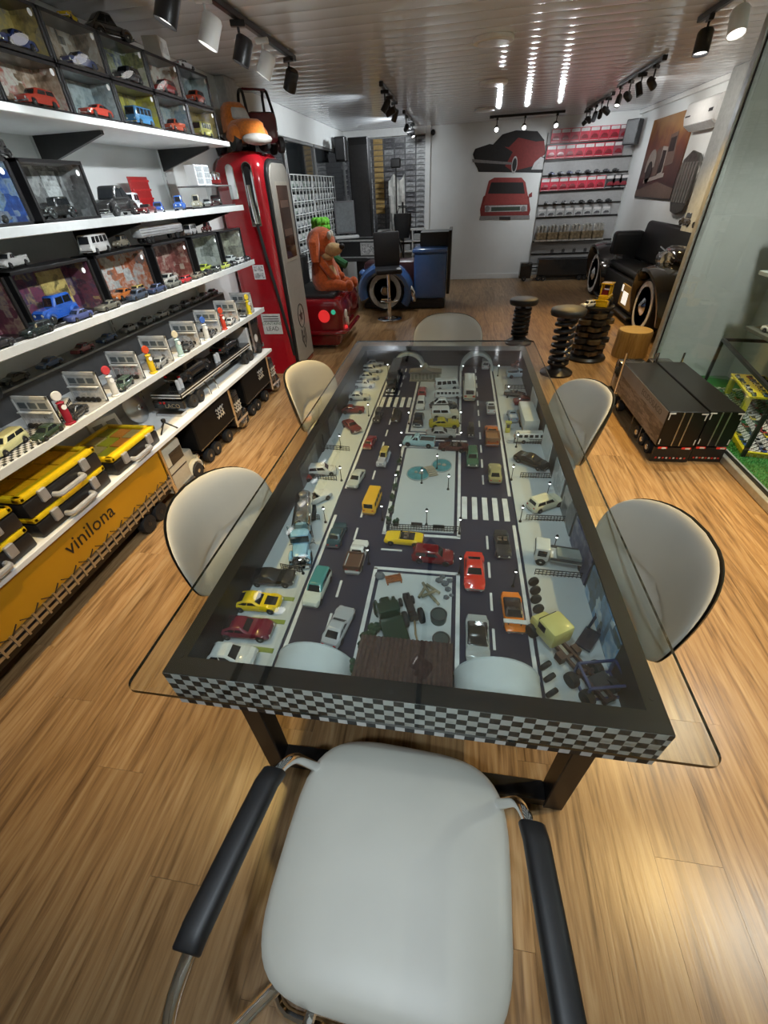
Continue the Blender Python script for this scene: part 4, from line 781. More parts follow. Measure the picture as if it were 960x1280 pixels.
for k in range(6):
    for row in range(2):
        z0 = SZ[0]+.178*row; y0, y1 = rowy[k], rowy[k+1]; w_ = 'lower' if row == 0 else 'upper'
        if k == 0 and row == 1: pass
        case('black display case, %s from camera in the %s row on top shelf' % (ORD[k],w_), y0, y1, z0, z0+.178, .13, bc[(k*2+row)%7], 20+i, group='stacked display cases on the top shelf')
        kd, cl = cc[i % 10]
        sc('%s model %s inside the %s %s-row case on top shelf' % (cname(cl),CN[kd],ORD[k],w_), kd, (y0+y1)/2+.04, z0+.014, cl, .19, x=SX-.085, group='model cars in the top shelf cases', deg=-88)
        f_ = T('case_figure','small standing figures beside the model in the %s %s-row case' % (ORD[k],w_),'figurine',(SX-.145,y0+.05,z0+.012),0,'figurines in the top shelf cases'); g = G()
        for dx,dy in ((0,0),(.03,.03),(.01,.06)): g.tube([(dx,dy,0),(dx,dy,.03),(dx,dy,.05),(dx,dy,.062)],[.008,.011,.012,.004],7).sph((dx,dy,.07),.009,7,5)
        g.build('bodies', M('figure_grey%d' % (i%3),((.4,.4,.42),(.5,.25,.2),(.25,.27,.3))[i%3],.5), f_); i += 1
zt = SZ[0]+.358
sc('small yellow toy car lying on top of the upper cases','coupe',2.79,zt,(.75,.55,.02),.14,x=SX-.10,deg=-70,group='model cars above the top shelf cases'); sc('black rounded model car on top of the upper cases','beetle',3.12,zt,(.02,.02,.022),.26,x=SX-.12,deg=70,group='model cars above the top shelf cases')
t = T('white_card_box','white card box on top of the upper display cases','box',(SX-.10,3.55,zt),R(10)); G().box(-.05,.05,-.07,.07,0,.09).build('carton', WHITE, t, bev=.002); G().box(.05,.0506,-.05,.05,.02,.07).build('print', collage('cardprint',[(.6,.6,.6),(.3,.3,.3),(.7,.7,.7)],30,2), t)
sc('silver model car on top of the farthest upper case','coupe',3.86,zt,(.4,.4,.4),.16,x=SX-.10,deg=80,group='model cars above the top shelf cases')
# ---- second shelf
z = SZ[1]
case('black display case with blue poster on second shelf, first from camera',1.60,1.99,z,z+.235,.13,[(.02,.06,.25),(.03,.12,.45),(.3,.4,.5),(.02,.02,.04)],51,group='second shelf display cases')
case('black display case with framed picture on second shelf, beside the big black car',2.03,2.42,z,z+.235,.13,[(.05,.05,.05),(.12,.12,.12),(.3,.3,.3)],52,group='second shelf display cases',picture=(.2,.7,[(.03,.03,.03),(.5,.5,.48),(.2,.2,.2)]))
sc('black vintage model car inside the framed-picture case','vintage',2.2,z+.014,(.02,.02,.02),.2,x=SX-.09,deg=-88); sc('grey model car inside the blue poster case','sedan',1.8,z+.014,(.1,.12,.16),.2,x=SX-.09,deg=-88)
sc('dark motorcycle model on top of the second shelf cases','vintage',2.06,z+.236,(.02,.02,.02),.15,deg=-70); sc('red vintage model on top of the blue poster case','vintage',1.80,z+.236,(.2,.02,.02),.15,deg=-70)
sc('large glossy black rounded model car on second shelf','beetle',2.66,z,(.012,.012,.012),.36,x=SX-.12,deg=-80,group='model cars on second shelf',bumper=CHROME)
t = T('red_wall_crate','red open crate panel standing against the wall','crate',(SB+.10,3.42,z),R(0)); g = G(); g.box(0,.012,-.11,.11,0,.20); g.build('panel', paint((.40,.012,.015)), t, bev=.003)
bm_ = G().box(.012,.022,-.105,.105,0,.012).mesh('slat')
for k in range(4): o = ob('slat', bm_, paint((.5,.02,.02)), t); o.location = (0,0,.02+.05*k)
sc('dark red open tourer model on second shelf','open',2.86,z,(.12,.02,.02),.17,x=SX-.06,deg=-80); sc('white vintage model behind the dark red tourer','vintage',3.0,z,(.5,.5,.5),.26,x=SX-.24,deg=-70)
sc('bright blue vintage model on second shelf','vintage',3.28,z,(.03,.10,.35),.2,x=SX-.08,deg=-65); sc('small blue hatchback behind the blue vintage model','hatch',3.12,z,(.03,.08,.3),.15,x=SX-.14,deg=-60); sc('tan vintage model at the acrylic case','vintage',3.52,z,(.25,.24,.18),.2,x=SX-.08,deg=-65)
t = T('acrylic_case','clear acrylic case with grey base near the petrol pump','display case',(SX-.15,3.9,z)); G().box(-.13,.10,-.24,.2,0,.012).build('base', DGREY, t); g = G()
g.box(.098,.10,-.24,.2,.012,.13).box(-.13,.10,-.24,-.238,.012,.13).box(-.13,.10,.198,.2,.012,.13); g.build('panes', ACRYL, t, smooth=0); G().box(-.13,.10,-.24,.2,.13,.138).build('lid', GREYM, t, bev=.002)
sc('dark model saloon inside the acrylic case','sedan',3.92,z+.012,(.02,.02,.02),.2,deg=-60); sc('silver model coupe inside the acrylic case','coupe',3.77,z+.012,(.4,.4,.4),.15,deg=-60)
for k,y in enumerate((3.62,3.74)):
    t = T('white_model_tower',('nearer','farther')[k]+' white louvred box on the acrylic case','box',(SX-.15,y+.1,z+.138),0,'white louvred boxes'); G().box(-.04,.04,-.05,.05,0,.12).build('shell', WHITE, t, bev=.002); pb_ = G().box(.04,.043,-.018,.018,-.016,.016).mesh('pane')
    for r_ in range(3):
        for c_ in (-1,1): o = ob('pane', pb_, M('pane_grey',(.25,.27,.28),.3), t); o.location = (0,c_*.022,.025+.036*r_)
t = T('model_engine','chrome and red model engine on the acrylic case','model engine',(SX-.14,4.0,z+.138),R(20)); G().box(-.05,.05,-.035,.035,.01,.05).build('block', paint((.25,.02,.02)), t, bev=.006); g = G()
for k in range(4):
    for s in (-1,1): g.cyl((-.04+.026*k,s*.03,.04),(-.04+.026*k,s*.055,.075),.010,n=8)
g.build('cylinders', CHROME, t); G().lathe([(.028,0),(.03,.012),(.01,.02)],(0,0,.07),12).build('air_filter', CHROME, t)
# ---- third shelf
z = SZ[2]; dk = [(.03,.02,.03),(.12,.03,.05),(.25,.2,.15),(.08,.05,.1)]
S3 = [(1.20,1.70,dk,'tan'),(1.72,2.21,[(.03,.02,.04),(.15,.04,.07),(.05,.04,.08),(.3,.2,.1)],0),(2.245,2.69,[(.25,.25,.25),(.5,.48,.46),(.4,.12,.05),(.1,.1,.1)],0),(2.75,3.17,[(.03,.02,.02),(.2,.06,.05),(.4,.36,.3)],0),(3.23,3.62,[(.1,.11,.1),(.35,.36,.33),(.5,.5,.48)],0),(3.66,4.06,[(.2,.18,.14),(.5,.47,.38),(.15,.14,.12)],0)]
S3L = ['dark street backdrop at the left edge','purple graffiti backdrop and blue car','grey garage poster and orange car','dark red workshop backdrop','grey newsprint backdrop','cream newsprint backdrop nearest the pump']
for k,(y0,y1,cl,_) in enumerate(S3): case('large black display case with '+S3L[k], y0, y1, z, z+.25, .14, cl, 60+k, group='third shelf display cases', picture=(.1,.75,[(.25,.14,.04),(.5,.35,.12),(.05,.04,.02)]) if k == 1 else None)
for a in (('blue vintage racing model inside the graffiti case','vintage',1.93,(.02,.10,.45),.26),('orange and white model coupe inside the garage poster case','coupe',2.42,(.5,.14,.03),.18),('yellow model figure car inside the garage poster case','hatch',2.56,(.45,.3,.06),.12),('grey model saloon inside the red workshop case','sedan',2.9,(.4,.38,.36),.18),('yellow green model racer inside the newsprint case','sport',3.4,(.4,.45,.05),.17),('white model coupe inside the cream newsprint case','coupe',3.85,(.6,.6,.58),.18),('tan model saloon inside the leftmost third shelf case','sedan',1.45,(.3,.2,.12),.2)):
    sc(a[0],a[1],a[2],z+.014,a[3],a[4],x=SX-.095,deg=-86)
fr = [(1.28,(.02,.02,.02)),(1.5,(.03,.03,.035)),(1.72,(.02,.03,.03)),(1.98,(.06,.08,.2)),(2.2,(.12,.12,.10)),(2.46,(.05,.07,.10)),(2.66,(.04,.06,.12)),(2.84,(.12,.13,.12)),(3.0,(.3,.02,.025)),(3.17,(.14,.13,.1)),(3.32,(.03,.03,.03)),(3.46,(.05,.06,.05)),(3.62,(.35,.4,.08)),(3.76,(.03,.03,.03)),(3.9,(.5,.5,.48)),(4.04,(.04,.04,.045))]
for k,(y,c) in enumerate(fr): sc('small %s car, %s from camera in front row on third shelf' % (cname(c),ORD[k]), ('sedan','coupe','wagon')[k%3], y, z+.002, c, .15 if k < 8 else .12, x=SX-.012-.02, deg=-90, full=False, group='front row of small cars on the third shelf')
zt = z+.25
sc('white pickup model on top of the leftmost third shelf cases','pickup',1.86,zt,(.5,.5,.48),.16,deg=-80); sc('white vintage van model on top of third shelf cases','van',2.34,zt,(.6,.6,.58),.19,x=SX-.08,deg=-80); sc('brass model engine car on third shelf cases','vintage',2.62,zt,(.25,.22,.16),.14,deg=-80); sc('small white van on top of the newsprint case','van',3.42,zt,(.6,.6,.6),.14,deg=-80); sc('dark red vintage model on the cream case','vintage',3.66,zt,(.15,.03,.03),.14,deg=-80)
t = T('model_tank_trailer','long silver white tank trailer model on third shelf cases','model trailer',(SX-.10,2.98,zt),R(90)); G().box(-.24,.24,-.035,.035,.03,.085).build('body', M('trailer_silver',(.65,.67,.68),.25,.4), t, bev=.012, seg=2); g = G()
for k in range(3): g.box(-.235,.235,-.0362,.0362,.04+.014*k,.043+.014*k)
g.build('ribs', STEEL, t); wheels(t,[(x,s*.028) for x in (-.18,-.14,.15) for s in (-1,1)],.018,.014)
# ---- fourth shelf: ledge with a row of cars, garages, petrol pumps
z = SZ[3]
t = T('display_ledge','raised grey ledge along the wall on the fourth shelf','ledge',(0,0,0)); G().box(SB,SB+.17,SY0,SY1-.02,z+.13,z+.142).build('board', GREYM, t, bev=.002); G().box(SB+.165,SB+.17,SY0,SY1-.02,z,z+.13).build('riser', DGREY, t)
lc = [(1.55,(.02,.02,.02)),(1.80,(.03,.04,.04)),(2.04,(.05,.09,.18)),(2.30,(.22,.05,.06)),(2.52,(.05,.10,.22)),(2.75,(.22,.23,.23)),(2.96,(.14,.16,.16)),(3.15,(.4,.42,.4)),(3.33,(.12,.13,.12)),(3.5,(.08,.09,.1)),(3.66,(.16,.16,.15)),(3.82,(.09,.09,.09)),(3.98,(.04,.04,.04))]
for k,(y,c) in enumerate(lc): sc('small %s car, %s from camera on the raised ledge' % (cname(c),ORD[k]), ('sedan','coupe','sedan')[k%3], y, z+.142, c, .15, x=SB+.12, deg=-90, full=False, group='row of small cars on the raised ledge')
py = [1.57,1.89,2.23,2.55,2.92,3.26,3.60,3.92]
pin = [[(.3,.3,.3),(.6,.6,.6),(.1,.1,.1)],[(.55,.57,.57),(.25,.28,.3),(.7,.7,.7)],[(.3,.08,.06),(.55,.55,.55),(.12,.12,.12)],[(.3,.32,.34),(.62,.62,.6),(.1,.08,.06)],[(.3,.22,.12),(.6,.6,.58),(.15,.15,.15)],[(.2,.25,.3),(.6,.62,.62),(.3,.3,.3)],[(.4,.15,.05),(.6,.6,.58),(.2,.2,.2)],[(.4,.4,.2),(.6,.6,.6),(.2,.2,.2)]]
GW = M('garage_white',(.66,.67,.65),.4)
for k,y in enumerate(py):
    t = T('garage_diorama', ORD[k]+' white framed garage diorama from camera on fourth shelf','diorama',(-1.94,y,z),0,'garage dioramas on the fourth shelf'); a, h = .10, .165
    G().box(-a,a,-.16 if k else -.36,.012,0,.006).build('base', checker('floor_check',(.6,.6,.58),(.02,.02,.02),.018) if k == 0 else M('garage_floor',(.3,.3,.29),.4), t)
    G().box(-a,a,.004,.012,.006,h).build('back_wall', CASEF, t); g = G(); b = .01
    g.box(-a,a,-.002,.004,h-b*1.6,h).box(-a,a,-.002,.004,.006,.006+b).box(-a,-a+b,-.002,.004,.006,h).box(a-b,a,-.002,.004,.006,h).build('white_border', GW, t, bev=.001)
    G().box(-a+b,a-b,.0,.004,h*.58,h-b).build('upper_panel', M('garage_panel',(.5,.52,.52),.4), t)
    wm_ = G().box(-.02,.02,-.004,.001,-.014,.014).mesh('window_pane')
    for j in range(3): o = ob('window_pane', wm_, M('garage_window',(.12,.14,.15),.2), t); o.location = (-.055+.055*j,0,h*.72)
    G().box(-a+b,a-b,.0,.003,.016,h*.52).build('stocked_shelves', collage('garage_%d' % k, pin[k], 40, k), t)
    G().box(-a+.012,a-.012,-.02,.003,h*.52,h*.55).build('shelf_strip', GW, t)
    tm_ = G().lathe([(.006,-.005),(.013,-.005),(.013,.005),(.006,.005)], n=12, axis='y').mesh('tyre')
    for j in range(5): o = ob('tyre', tm_, RUBBER, t); o.location = (-.06+.03*j,-.012,.020)
gc = [('wagon',(.50,.50,.26),.2),('sedan',(.03,.03,.03),.16),('wagon',(.05,.08,.06),.15),('sedan',(.22,.23,.22),.16),('coupe',(.05,.05,.05),.15),('coupe',(.06,.06,.06),.15),('sedan',(.45,.45,.42),.14),('sedan',(.08,.08,.07),.14)]
gy = [1.36,1.62+.08,2.09,2.45,2.80,3.14,3.50,3.80]
for k,(kd,c,L) in enumerate(gc): sc('%s model %s in front of the %s garage diorama' % (cname(c),CN[kd],ORD[k]), kd, gy[k], z+.006, c, L, x=-1.935 if k == 0 else -1.875, deg=-80, group='model cars before the garage dioramas')
sc('dark green flat model car at the near edge of fourth shelf','sedan',1.50,z,(.03,.05,.03),.16,x=-1.86,deg=-85); sc('white model kombi beside the red petrol pump','van',1.76,z+.006,(.6,.6,.55),.12,x=-1.98,deg=-60)
# tractors at the left edge
for k,(y,xx,c) in enumerate(((1.50,-2.13,(.70,.50,.02)),(1.17,-1.92,(.02,.02,.02)))):
    t = T('model_tractor', ('yellow toy tractor with yellow hubs on fourth shelf','black toy tractor at the left picture edge')[k],'model tractor',(xx,y,z+.145 if k == 0 else z),R(-60)); p_ = paint(c)
    if k == 0: G().box(-.05,.05,-.04,.04,-.145,-.14).box(-.01,.01,-.01,.01,-.145,.03).build('stand', M('stand_clear',(.3,.3,.3),.3), t)
    G().box(-.03,.09,-.025,.025,.045,.085).build('bonnet', p_, t, bev=.008, seg=2); G().box(-.07,-.03,-.03,.03,.03,.06).box(-.07,-.055,-.03,.03,.06,.10).build('seat', BLACK, t, bev=.005)
    for s in (-1,1): G().tube([(-.05+.06*math.cos(a),s*.05,.05+.055*math.sin(a)) for a in [PI*j/8 for j in range(9)]],.012,6).build('mudguard', p_, t)
    wheels(t,[(-.05,-.055),(-.05,.055)],.05,.03,paint((.75,.6,.03))); wheels(t,[(.07,-.045),(.07,.045)],.03,.02,paint((.75,.6,.03)))
# petrol pumps
pc = [((.02,.10,.05),'dark green'),((.25,.015,.03),'dark red'),((.6,.6,.58),'white'),((.62,.42,.02),'yellow'),((.38,.55,.55),'pale turquoise'),((.6,.62,.6),'cream white'),((.45,.05,.03),'bright red'),((.7,.55,.02),'lemon yellow')]
ppy = [1.19,1.63,1.98,2.34,2.67,3.05,3.34,3.85]
tops = [(.8,.8,.8),(.7,.7,.68),(.5,.05,.06),(.55,.08,.03),(.6,.55,.4),(.05,.12,.4),(.5,.06,.03),(.8,.6,.05)]
for k,y in enumerate(ppy):
    c, n_ = pc[k]; t = T('toy_petrol_pump','%s toy petrol pump with round globe, %s from camera' % (n_,ORD[k]),'toy pump',(-1.852,y,z),R(-20),'toy petrol pumps on the fourth shelf'); p_ = paint(c)
    G().lathe([(.026,0),(.026,.008),(.019,.012),(.019,.075),(.016,.082),(.016,.105),(.02,.11),(.008,.116)],n=14).build('column', p_, t)
    G().lathe([(.001,-.006),(.021,-.006),(.024,0),(.021,.006),(.001,.006)],(0,0,.142),16,'x').build('globe', paint(tops[k]), t); G().cyl((0,0,.11),(0,0,.125),.006,n=8).build('neck', CHROME, t)
    G().lathe([(.001,.0),(.012,.0),(.012,.002),(.001,.002)],(.0185,0,.09),12,'x').build('dial', WHITE, t); G().tube([(0,.019,.08),(.006,.032,.06),(.004,.03,.03),(0,.02,.05)],.0025,6).build('hose', RUBBER, t)
# ---- lowest shelf
z = SZ[4]; YLID = M('yellow_plastic',(.72,.50,.01),.35); CLRY = glass('amber_lid',(1,.95,.75),.04,.08,.5); BIN = M('bin_yellow',(.80,.52,.03),.45)
def organizer(label, x0, y0, y1, zb, rz=0, fill=None, d=.34):
    t = T('tool_organizer', label, 'tool box', (x0,(y0+y1)/2,zb), rz, 'yellow lidded tool organizers'); a = (y1-y0)/2; h = .112
    G().box(-d,0,-a,a,0,h*.70).build('black_tray', BLACK, t, bev=.01, seg=2)
    g = G(); g.box(-d,0,-a,-a+.03,h*.74,h).box(-d,0,a-.03,a,h*.74,h).box(-.05,0,-a,a,h*.74,h).box(-d,-d+.03,-a,a,h*.74,h); g.build('yellow_rim', YLID, t, bev=.008, seg=2)
    G().box(-d+.03,-.05,-a+.035,a-.035,h*.90,h*.93).build('clear_lid', CLRY, t, smooth=0)
    bmesh_ = G().box(-.036,.036,-.5,.5,0,.03).mesh('bin')
    for r_ in range(3):
        for c_ in range(3):
            cxx = -d+.075+r_*.085; w_ = (2*a-.08)/3; o = ob('bin', bmesh_, (fill or [BIN,BIN,BIN])[(r_+c_)%3], t); o.location = (cxx,-a+.04+w_*(c_+.5),h*.62); o.scale = (1,w_*.92,1)
    for s in (-.55,.55): G().box(-.004,.014,a*s-.022,a*s+.022,h*.30,h*.86).build('latch', M('latch_grey',(.42,.43,.44),.3,.5), t, bev=.004)
    G().tube(arc([(0,-a*.36,h*.30),(.035,-a*.34,h*.30),(.035,a*.34,h*.30),(0,a*.36,h*.30)],.02),.014,8).build('handle', M('handle_grey',(.50,.51,.52),.3,.5), t)
    return t
mixd = [M('bin_orange',(.55,.25,.08),.5),M('bin_grey',(.4,.38,.33),.5),M('bin_green',(.35,.42,.06),.5)]
organizer('yellow lidded organizer beside the small tripod', SX-.02,1.74,2.16,z,0,mixd)
organizer('lower yellow organizer of the middle stack',SX-.02,1.20,1.68,z); organizer('upper yellow organizer of the middle stack',SX-.02,1.20,1.68,z+.114)
organizer('lower yellow organizer of the stack at the left edge',SX-.02,.66,1.16,z); organizer('upper yellow organizer of the stack at the left edge',SX-.02,.66,1.16,z+.114)
t = T('white_photo_boxes','white louvred box leaning on the lowest shelf','box',(-2.2,2.15,z),R(-20)); G().obox((0,0,.075),(.03,.2,.15),(0,-.3,0)).build('shell', WHITE, t, bev=.003); pn = G().box(.016,.019,-.03,.03,-.045,.045).mesh('pane')
for j in (-1,1): o = ob('pane', pn, M('pane_grey',(.25,.27,.28),.3), t); o.location = (.0,.045*j,.075); o.rotation_euler = (0,-.3,0)
t = T('steel_hubcap','round silver hubcap leaning on the wall of lowest shelf','hubcap',(-2.16,2.42,z+.10)); G().lathe([(.002,.03),(.03,.028),(.06,.018),(.085,.012),(.10,.0),(.10,-.008),(.002,-.008)],n=32,axis='x').xf(Matrix.Rotation(R(-20),4,'Y')).build('dish', STEEL, t, smooth=50); G().lathe([(.002,.045),(.018,.042),(.022,.026)],n=20,axis='x').xf(Matrix.Rotation(R(-20),4,'Y')).build('boss', CHROME, t)
t = T('mini_tripod','small black tripod at the front of lowest shelf','tripod',(-1.89,2.30,z)); G().box(-.012,.012,-.012,.012,.06,.085).build('head', BLACK, t, bev=.004)
for k in range(3): a = R(30+120*k); G().cyl((0,0,.062),(.07*math.cos(a),.07*math.sin(a),.004),.005,n=6).build('leg', BLACK, t)
# black show truck with flat deck
t = T('model_show_truck','black model flatbed truck with white striped deck on lowest shelf','model truck',(-2.0,3.35,z),R(90)); K_ = paint((.012,.012,.014)); WS = M('stripe_white',(.7,.71,.7),.4)
G().box(-.80,.42,-.12,.12,.115,.155).build('deck', K_, t, bev=.006); 
for zz in (.122,.142): G().box(-.79,.41,-.1215,-.12,zz,zz+.007).build('deck_stripe', WS, t)
G().box(-.803,-.80,-.115,.115,.12,.128).box(-.803,-.80,-.115,.115,.14,.148).build('tail_stripe', WS, t)
G().box(-.804,-.78,-.12,.12,.045,.10).build('tail_panel', K_, t, bev=.003); letter('LACO',.045,M('letter_gold',(.35,.28,.16),.4),t,(-.8055,-.03,.065),(R(90),0,R(-90))); G().box(-.807,-.804,.05,.065,.08,.095).box(-.807,-.804,.02,.035,.08,.095).build('tail_lamps', LIGHTR, t); G().box(-.84,-.78,-.10,.10,.0,.02).build('tail_ramp', STEEL, t)
G().box(.47,.72,-.115,.115,.05,.33).build('cab', K_, t, bev=.02, seg=2); G().box(.43,.47,-.11,.11,.05,.28).build('cab_fairing', WS, t, bev=.006); G().box(.50,.66,-.1165,.1165,.20,.28).box(.718,.7215,-.10,.10,.19,.29).build('windows', CARGLASS, t); G().box(.715,.74,-.11,.11,.03,.07).box(.45,.49,-.135,-.118,.05,.36).build('chrome_trim', CHROME, t)
G().lathe([(.001,0),(.035,0),(.035,.002),(.001,.002)],(.585,-.1165,.15),16,'y').build('round_emblem', WS, t)
wheels(t,[(x,s*.10) for x in (-.66,-.56,.30,.40,.62) for s in (-1,1)],.047,.04)
G().box(-.78,.4,-.03,.03,.05,.115).build('chassis', K_, t)
g = G()
for x in (-.42,-.30): g.cyl((x,-.115,.0),(x,-.09,.115),.008,n=8)
g.build('landing_legs', CHROME, t)
for k,(xx,L) in enumerate(((-.45,.42),(.18,.34))): car(('nearer','farther')[k]+' black model car riding on the show truck deck','sedan',(-2.0,3.35+xx,z+.155),90,L,(.015,.015,.016),group='black cars on the show truck')
for k,xx in enumerate((-.70,-.12)):
    t2 = T('model_fuel_canisters',('nearer','farther')[k]+' pair of white canisters on the show truck deck','canister',(-1.93,3.35+xx,z+.155)); cy_ = G().lathe([(.014,0),(.014,.06),(.006,.07)],n=10).mesh('canister')
    for dy in (-.02,.02): o = ob('canister', cy_, WS, t2); o.location = (0,dy,0)
# ---- model trucks on the floor under the shelves
YT = M('curtain_ochre',(.46,.225,.006),.4,noise=.05,scale=5); t = T('model_yellow_trailer_truck','large yellow curtain trailer truck lettered vinilona under the shelf','model truck',(-2.02,1.25,0),R(90)); a = .17
G().box(-1.25,.84,-a,a,.22,.435).build('curtain_box', YT, t, bev=.006)
letter('vinilona',.115,BLACK,t,(.17,-a-.002,.345),(R(90),0,0))
G().box(-1.25,.84,-a-.012,a+.012,.172,.190).box(-1.25,.84,-a-.012,a+.012,.205,.220).build('side_rails', STEEL, t)
st_ = G().box(-.005,.005,-.010,.002,-.034,.034).mesh('rail_stay'); br_ = G().obox((0,0,0),(.052,.004,.004),(0,R(-38),0)).mesh('curtain_strap'); br2 = G().obox((0,0,0),(.052,.004,.004),(0,R(38),0)).mesh('curtain_strap')
for k in range(34):
    x = -1.22+k*.061; o = ob('rail_stay', st_, STEEL, t); o.location = (x,-a-.008,.20); o = ob('curtain_strap', br_ if k%2 else br2, BLACK, t); o.location = (x+.03,-a-.007,.238)
G().box(-1.2,.95,-.13,.13,.10,.172).build('chassis', BLACK, t); G().tube([(-1.0,-a-.003,.30),(-.72,-a-.003,.325),(-.45,-a-.003,.335)],.003,6).build('curtain_cord', M('cord_brown',(.1,.04,.01),.6), t)
wheels(t,[(x,s*.125) for x in (-.95,-.8,-.65,.55,.68) for s in (-1,1)],.062,.05,M('rim_dark',(.15,.15,.15),.4,.8))
CR = (.50,.48,.38); cab(t,.86,.40,.30,.40,.062,CR,.38); G().box(.88,1.09,-.152,.152,.20,.208).box(.88,1.09,-.152,.152,.255,.26).build('cab_stripes', BLACK, t)
for k,(y,lab) in enumerate(((2.98,'nearer black show truck with white script under the shelf'),(3.86,'farther black show truck with white script under the shelf'))):
    t = T('model_black_truck',lab,'model truck',(-2.03,y,0),R(90),'black show trucks on the floor'); K2 = M('dull_black',(.006,.006,.006),.5,spec=.2); a = .15
    G().box(-.42,.18,-a,a,.15,.40).build('box_body', K2, t, bev=.01); cab(t,.19,.24,.28,.36,.055,(.014,.014,.015),.30); G().box(-.40,.30,-.05,.05,.07,.15).build('chassis', BLACK, t); G().box(-.42,.18,-a-.002,a+.002,.16,.168).build('lower_trim', M('trim_dim_chrome',(.25,.25,.25),.25,1), t)
    wheels(t,[(x,s*.115) for x in (-.30,-.18,.04) for s in (-1,1)],.055,.045)
    SCRP = M('script_cream',(.50,.47,.40),.5); r2 = random.Random(k+3)
    for j,(sx,sz) in enumerate(((-.02,.30),(.28,.22))):
        g = G()
        for q_ in range(3):
            p0 = [(sx-.06+.012*i_+r2.uniform(-.004,.004), -a-.004, sz+.035-.03*q_+.014*math.sin(i_*2.1+q_)) for i_ in range(11)]; g.tube(p0,.004,5)
        g.build('script_emblem', SCRP, t, label='cream swirling script emblem')
    G().box(.20,.42,-a-.004,-a,.085,.11).build('tank_step', CHROME, t)
# ================================================================ petrol pump, car sofa, plush toys, far left corner
RED = M('pump_red',(.33,.008,.014),.16,coat=.7,noise=.06); CREAM = M('pump_cream',(.34,.32,.275),.35,noise=.05)
t = T('petrol_pump','tall vintage red petrol pump with cream front panel','petrol pump',(-2.09,5.07,0))
def rrz(hx, hy, z, r=.10, cx=0, cy=0): return [(x,y,z) for x,y in rrect(cx-hx,cx+hx,cy-hy,cy+hy,r,5)]
G().loft([rrz(.27,.37,0),rrz(.27,.37,.06),rrz(.255,.355,.10),rrz(.255,.355,1.80),rrz(.25,.35,1.90,.11),rrz(.225,.325,1.97,.11),rrz(.17,.27,2.02,.1),rrz(.10,.2,2.035,.08)]).build('body', RED, t, smooth=50)
def frontp(x0,x1,hy,z0,z1,r): 
    p = [(-hy,z0),(hy,z0)]+[(hy-r+r*math.cos(R(a)),z1-r+r*math.sin(R(a))) for a in range(0,91,15)]+[(-hy+r-r*math.cos(R(a)),z1-r+r*math.sin(R(a))) for a in range(90,-1,-15)]; return G().prism(p,'x',x0,x1)
frontp(.24,.275,.30,.04,1.97,.16).build('panel_gasket', BLACK, t, bev=.006); frontp(.272,.288,.27,.06,1.94,.14).build('front_panel', CREAM, t, bev=.006)
G().box(.286,.291,-.17,.19,1.12,1.80).build('window_frame', M('pump_window_frame',(.40,.37,.30),.35), t, bev=.012); G().box(.290,.293,-.15,.17,1.15,1.77).build('meter_window', M('amber_window',(.07,.032,.02),.10,noise=.5,scale=6), t, bev=.01)
dg_ = G().box(.292,.295,-.11,.12,-.03,.03).mesh('meter_dial')
for z_ in (1.38,1.62): o = ob('meter_dial', dg_, M('dial_card',(.13,.075,.05),.5), t); o.location = (0,0,z_)
sp = []
for k in range(10): a = PI/2+PI*k/5; rr_ = .075 if k%2 == 0 else .032; sp.append((rr_*math.cos(a),.56+rr_*math.sin(a)))
INK = M('stencil_ink',(.03,.025,.02),.5)
G().prism(sp,'x',.287,.2895).build('star_emblem', INK, t, label='dark stencilled star'); G().tube([(.289,y_,z_) for y_,z_ in ring(0,.56,.105,.125,28)],.006,6,closed=True).build('emblem_ring', INK, t); G().box(.287,.2892,-.035,-.018,.25,.40).box(.287,.2892,.018,.035,.25,.40).box(.287,.2892,-.035,.035,.315,.335).build('stencil_bars', INK, t)
G().tube([(.289,-.06,.42),(.289,-.07,.30),(.289,0,.2),(.289,.07,.30),(.289,.06,.42)],.006,6).build('shield_outline', INK, t)
# nozzle recess and hose on the red flank (faces -y)
fy = -.356
for k,(x0,x1,z0,z1) in enumerate(((-.10,-.02,1.68,1.94),(.06,.16,1.46,1.95))):
    n_ = 8; p = [((x0+x1)/2+(x1-x0)/2*math.cos(R(a)),z1-(x1-x0)/2+(x1-x0)/2*math.sin(R(a))) for a in range(0,181,20)]+[(x0,z0),(x1,z0)]
    G().prism(p,'y',fy-.012,fy+.02).build('nozzle_recess_rim', CHROME, t, bev=.005); q = [((x0+x1)/2+(u-(x0+x1)/2)*.62,(z0+z1)/2+(v-(z0+z1)/2)*.86) for u,v in p]
    G().prism(q,'y',fy-.014,fy+.01).build('recess', BLACK if k else CHROME, t)
G().tube([(.11,fy-.03,1.78),(.115,fy-.035,1.62),(.125,fy-.03,1.48)],.018,10).build('nozzle', CHROME, t); G().tube([(.125,fy-.03,1.47),(.15,fy-.02,1.2),(.20,fy-.005,.8),(.235,fy+.03,.4),(.24,fy+.05,.2)],.016,8).build('hose', RUBBER, t)
G().box(-.03,.09,fy-.004,fy+.002,1.0,1.13).build('rating_plate', WHITE, t); G().box(-.022,.082,fy-.005,fy+.002,1.01,1.06).box(-.022,.082,fy-.005,fy+.002,1.075,1.12).build('rating_print', collage('rating',[(.1,.1,.1),(.5,.5,.5),(.05,.05,.05)],60,1), t)
G().box(-.05,.17,fy-.004,fy+.002,.45,.66).build('warning_plate', M('plate_white',(.68,.69,.66),.4), t); letter('CONTAINS',.045,M('plate_green',(.03,.12,.06),.5),t,(.06,fy-.0045,.56),(R(90),0,0)); letter('LEAD',.062,INK,t,(.06,fy-.0045,.505),(R(90),0,0)); g = G()
for z_ in (.635,.61,.588): g.box(-.03,.15,fy-.0048,fy-.003,z_-.004,z_+.004)
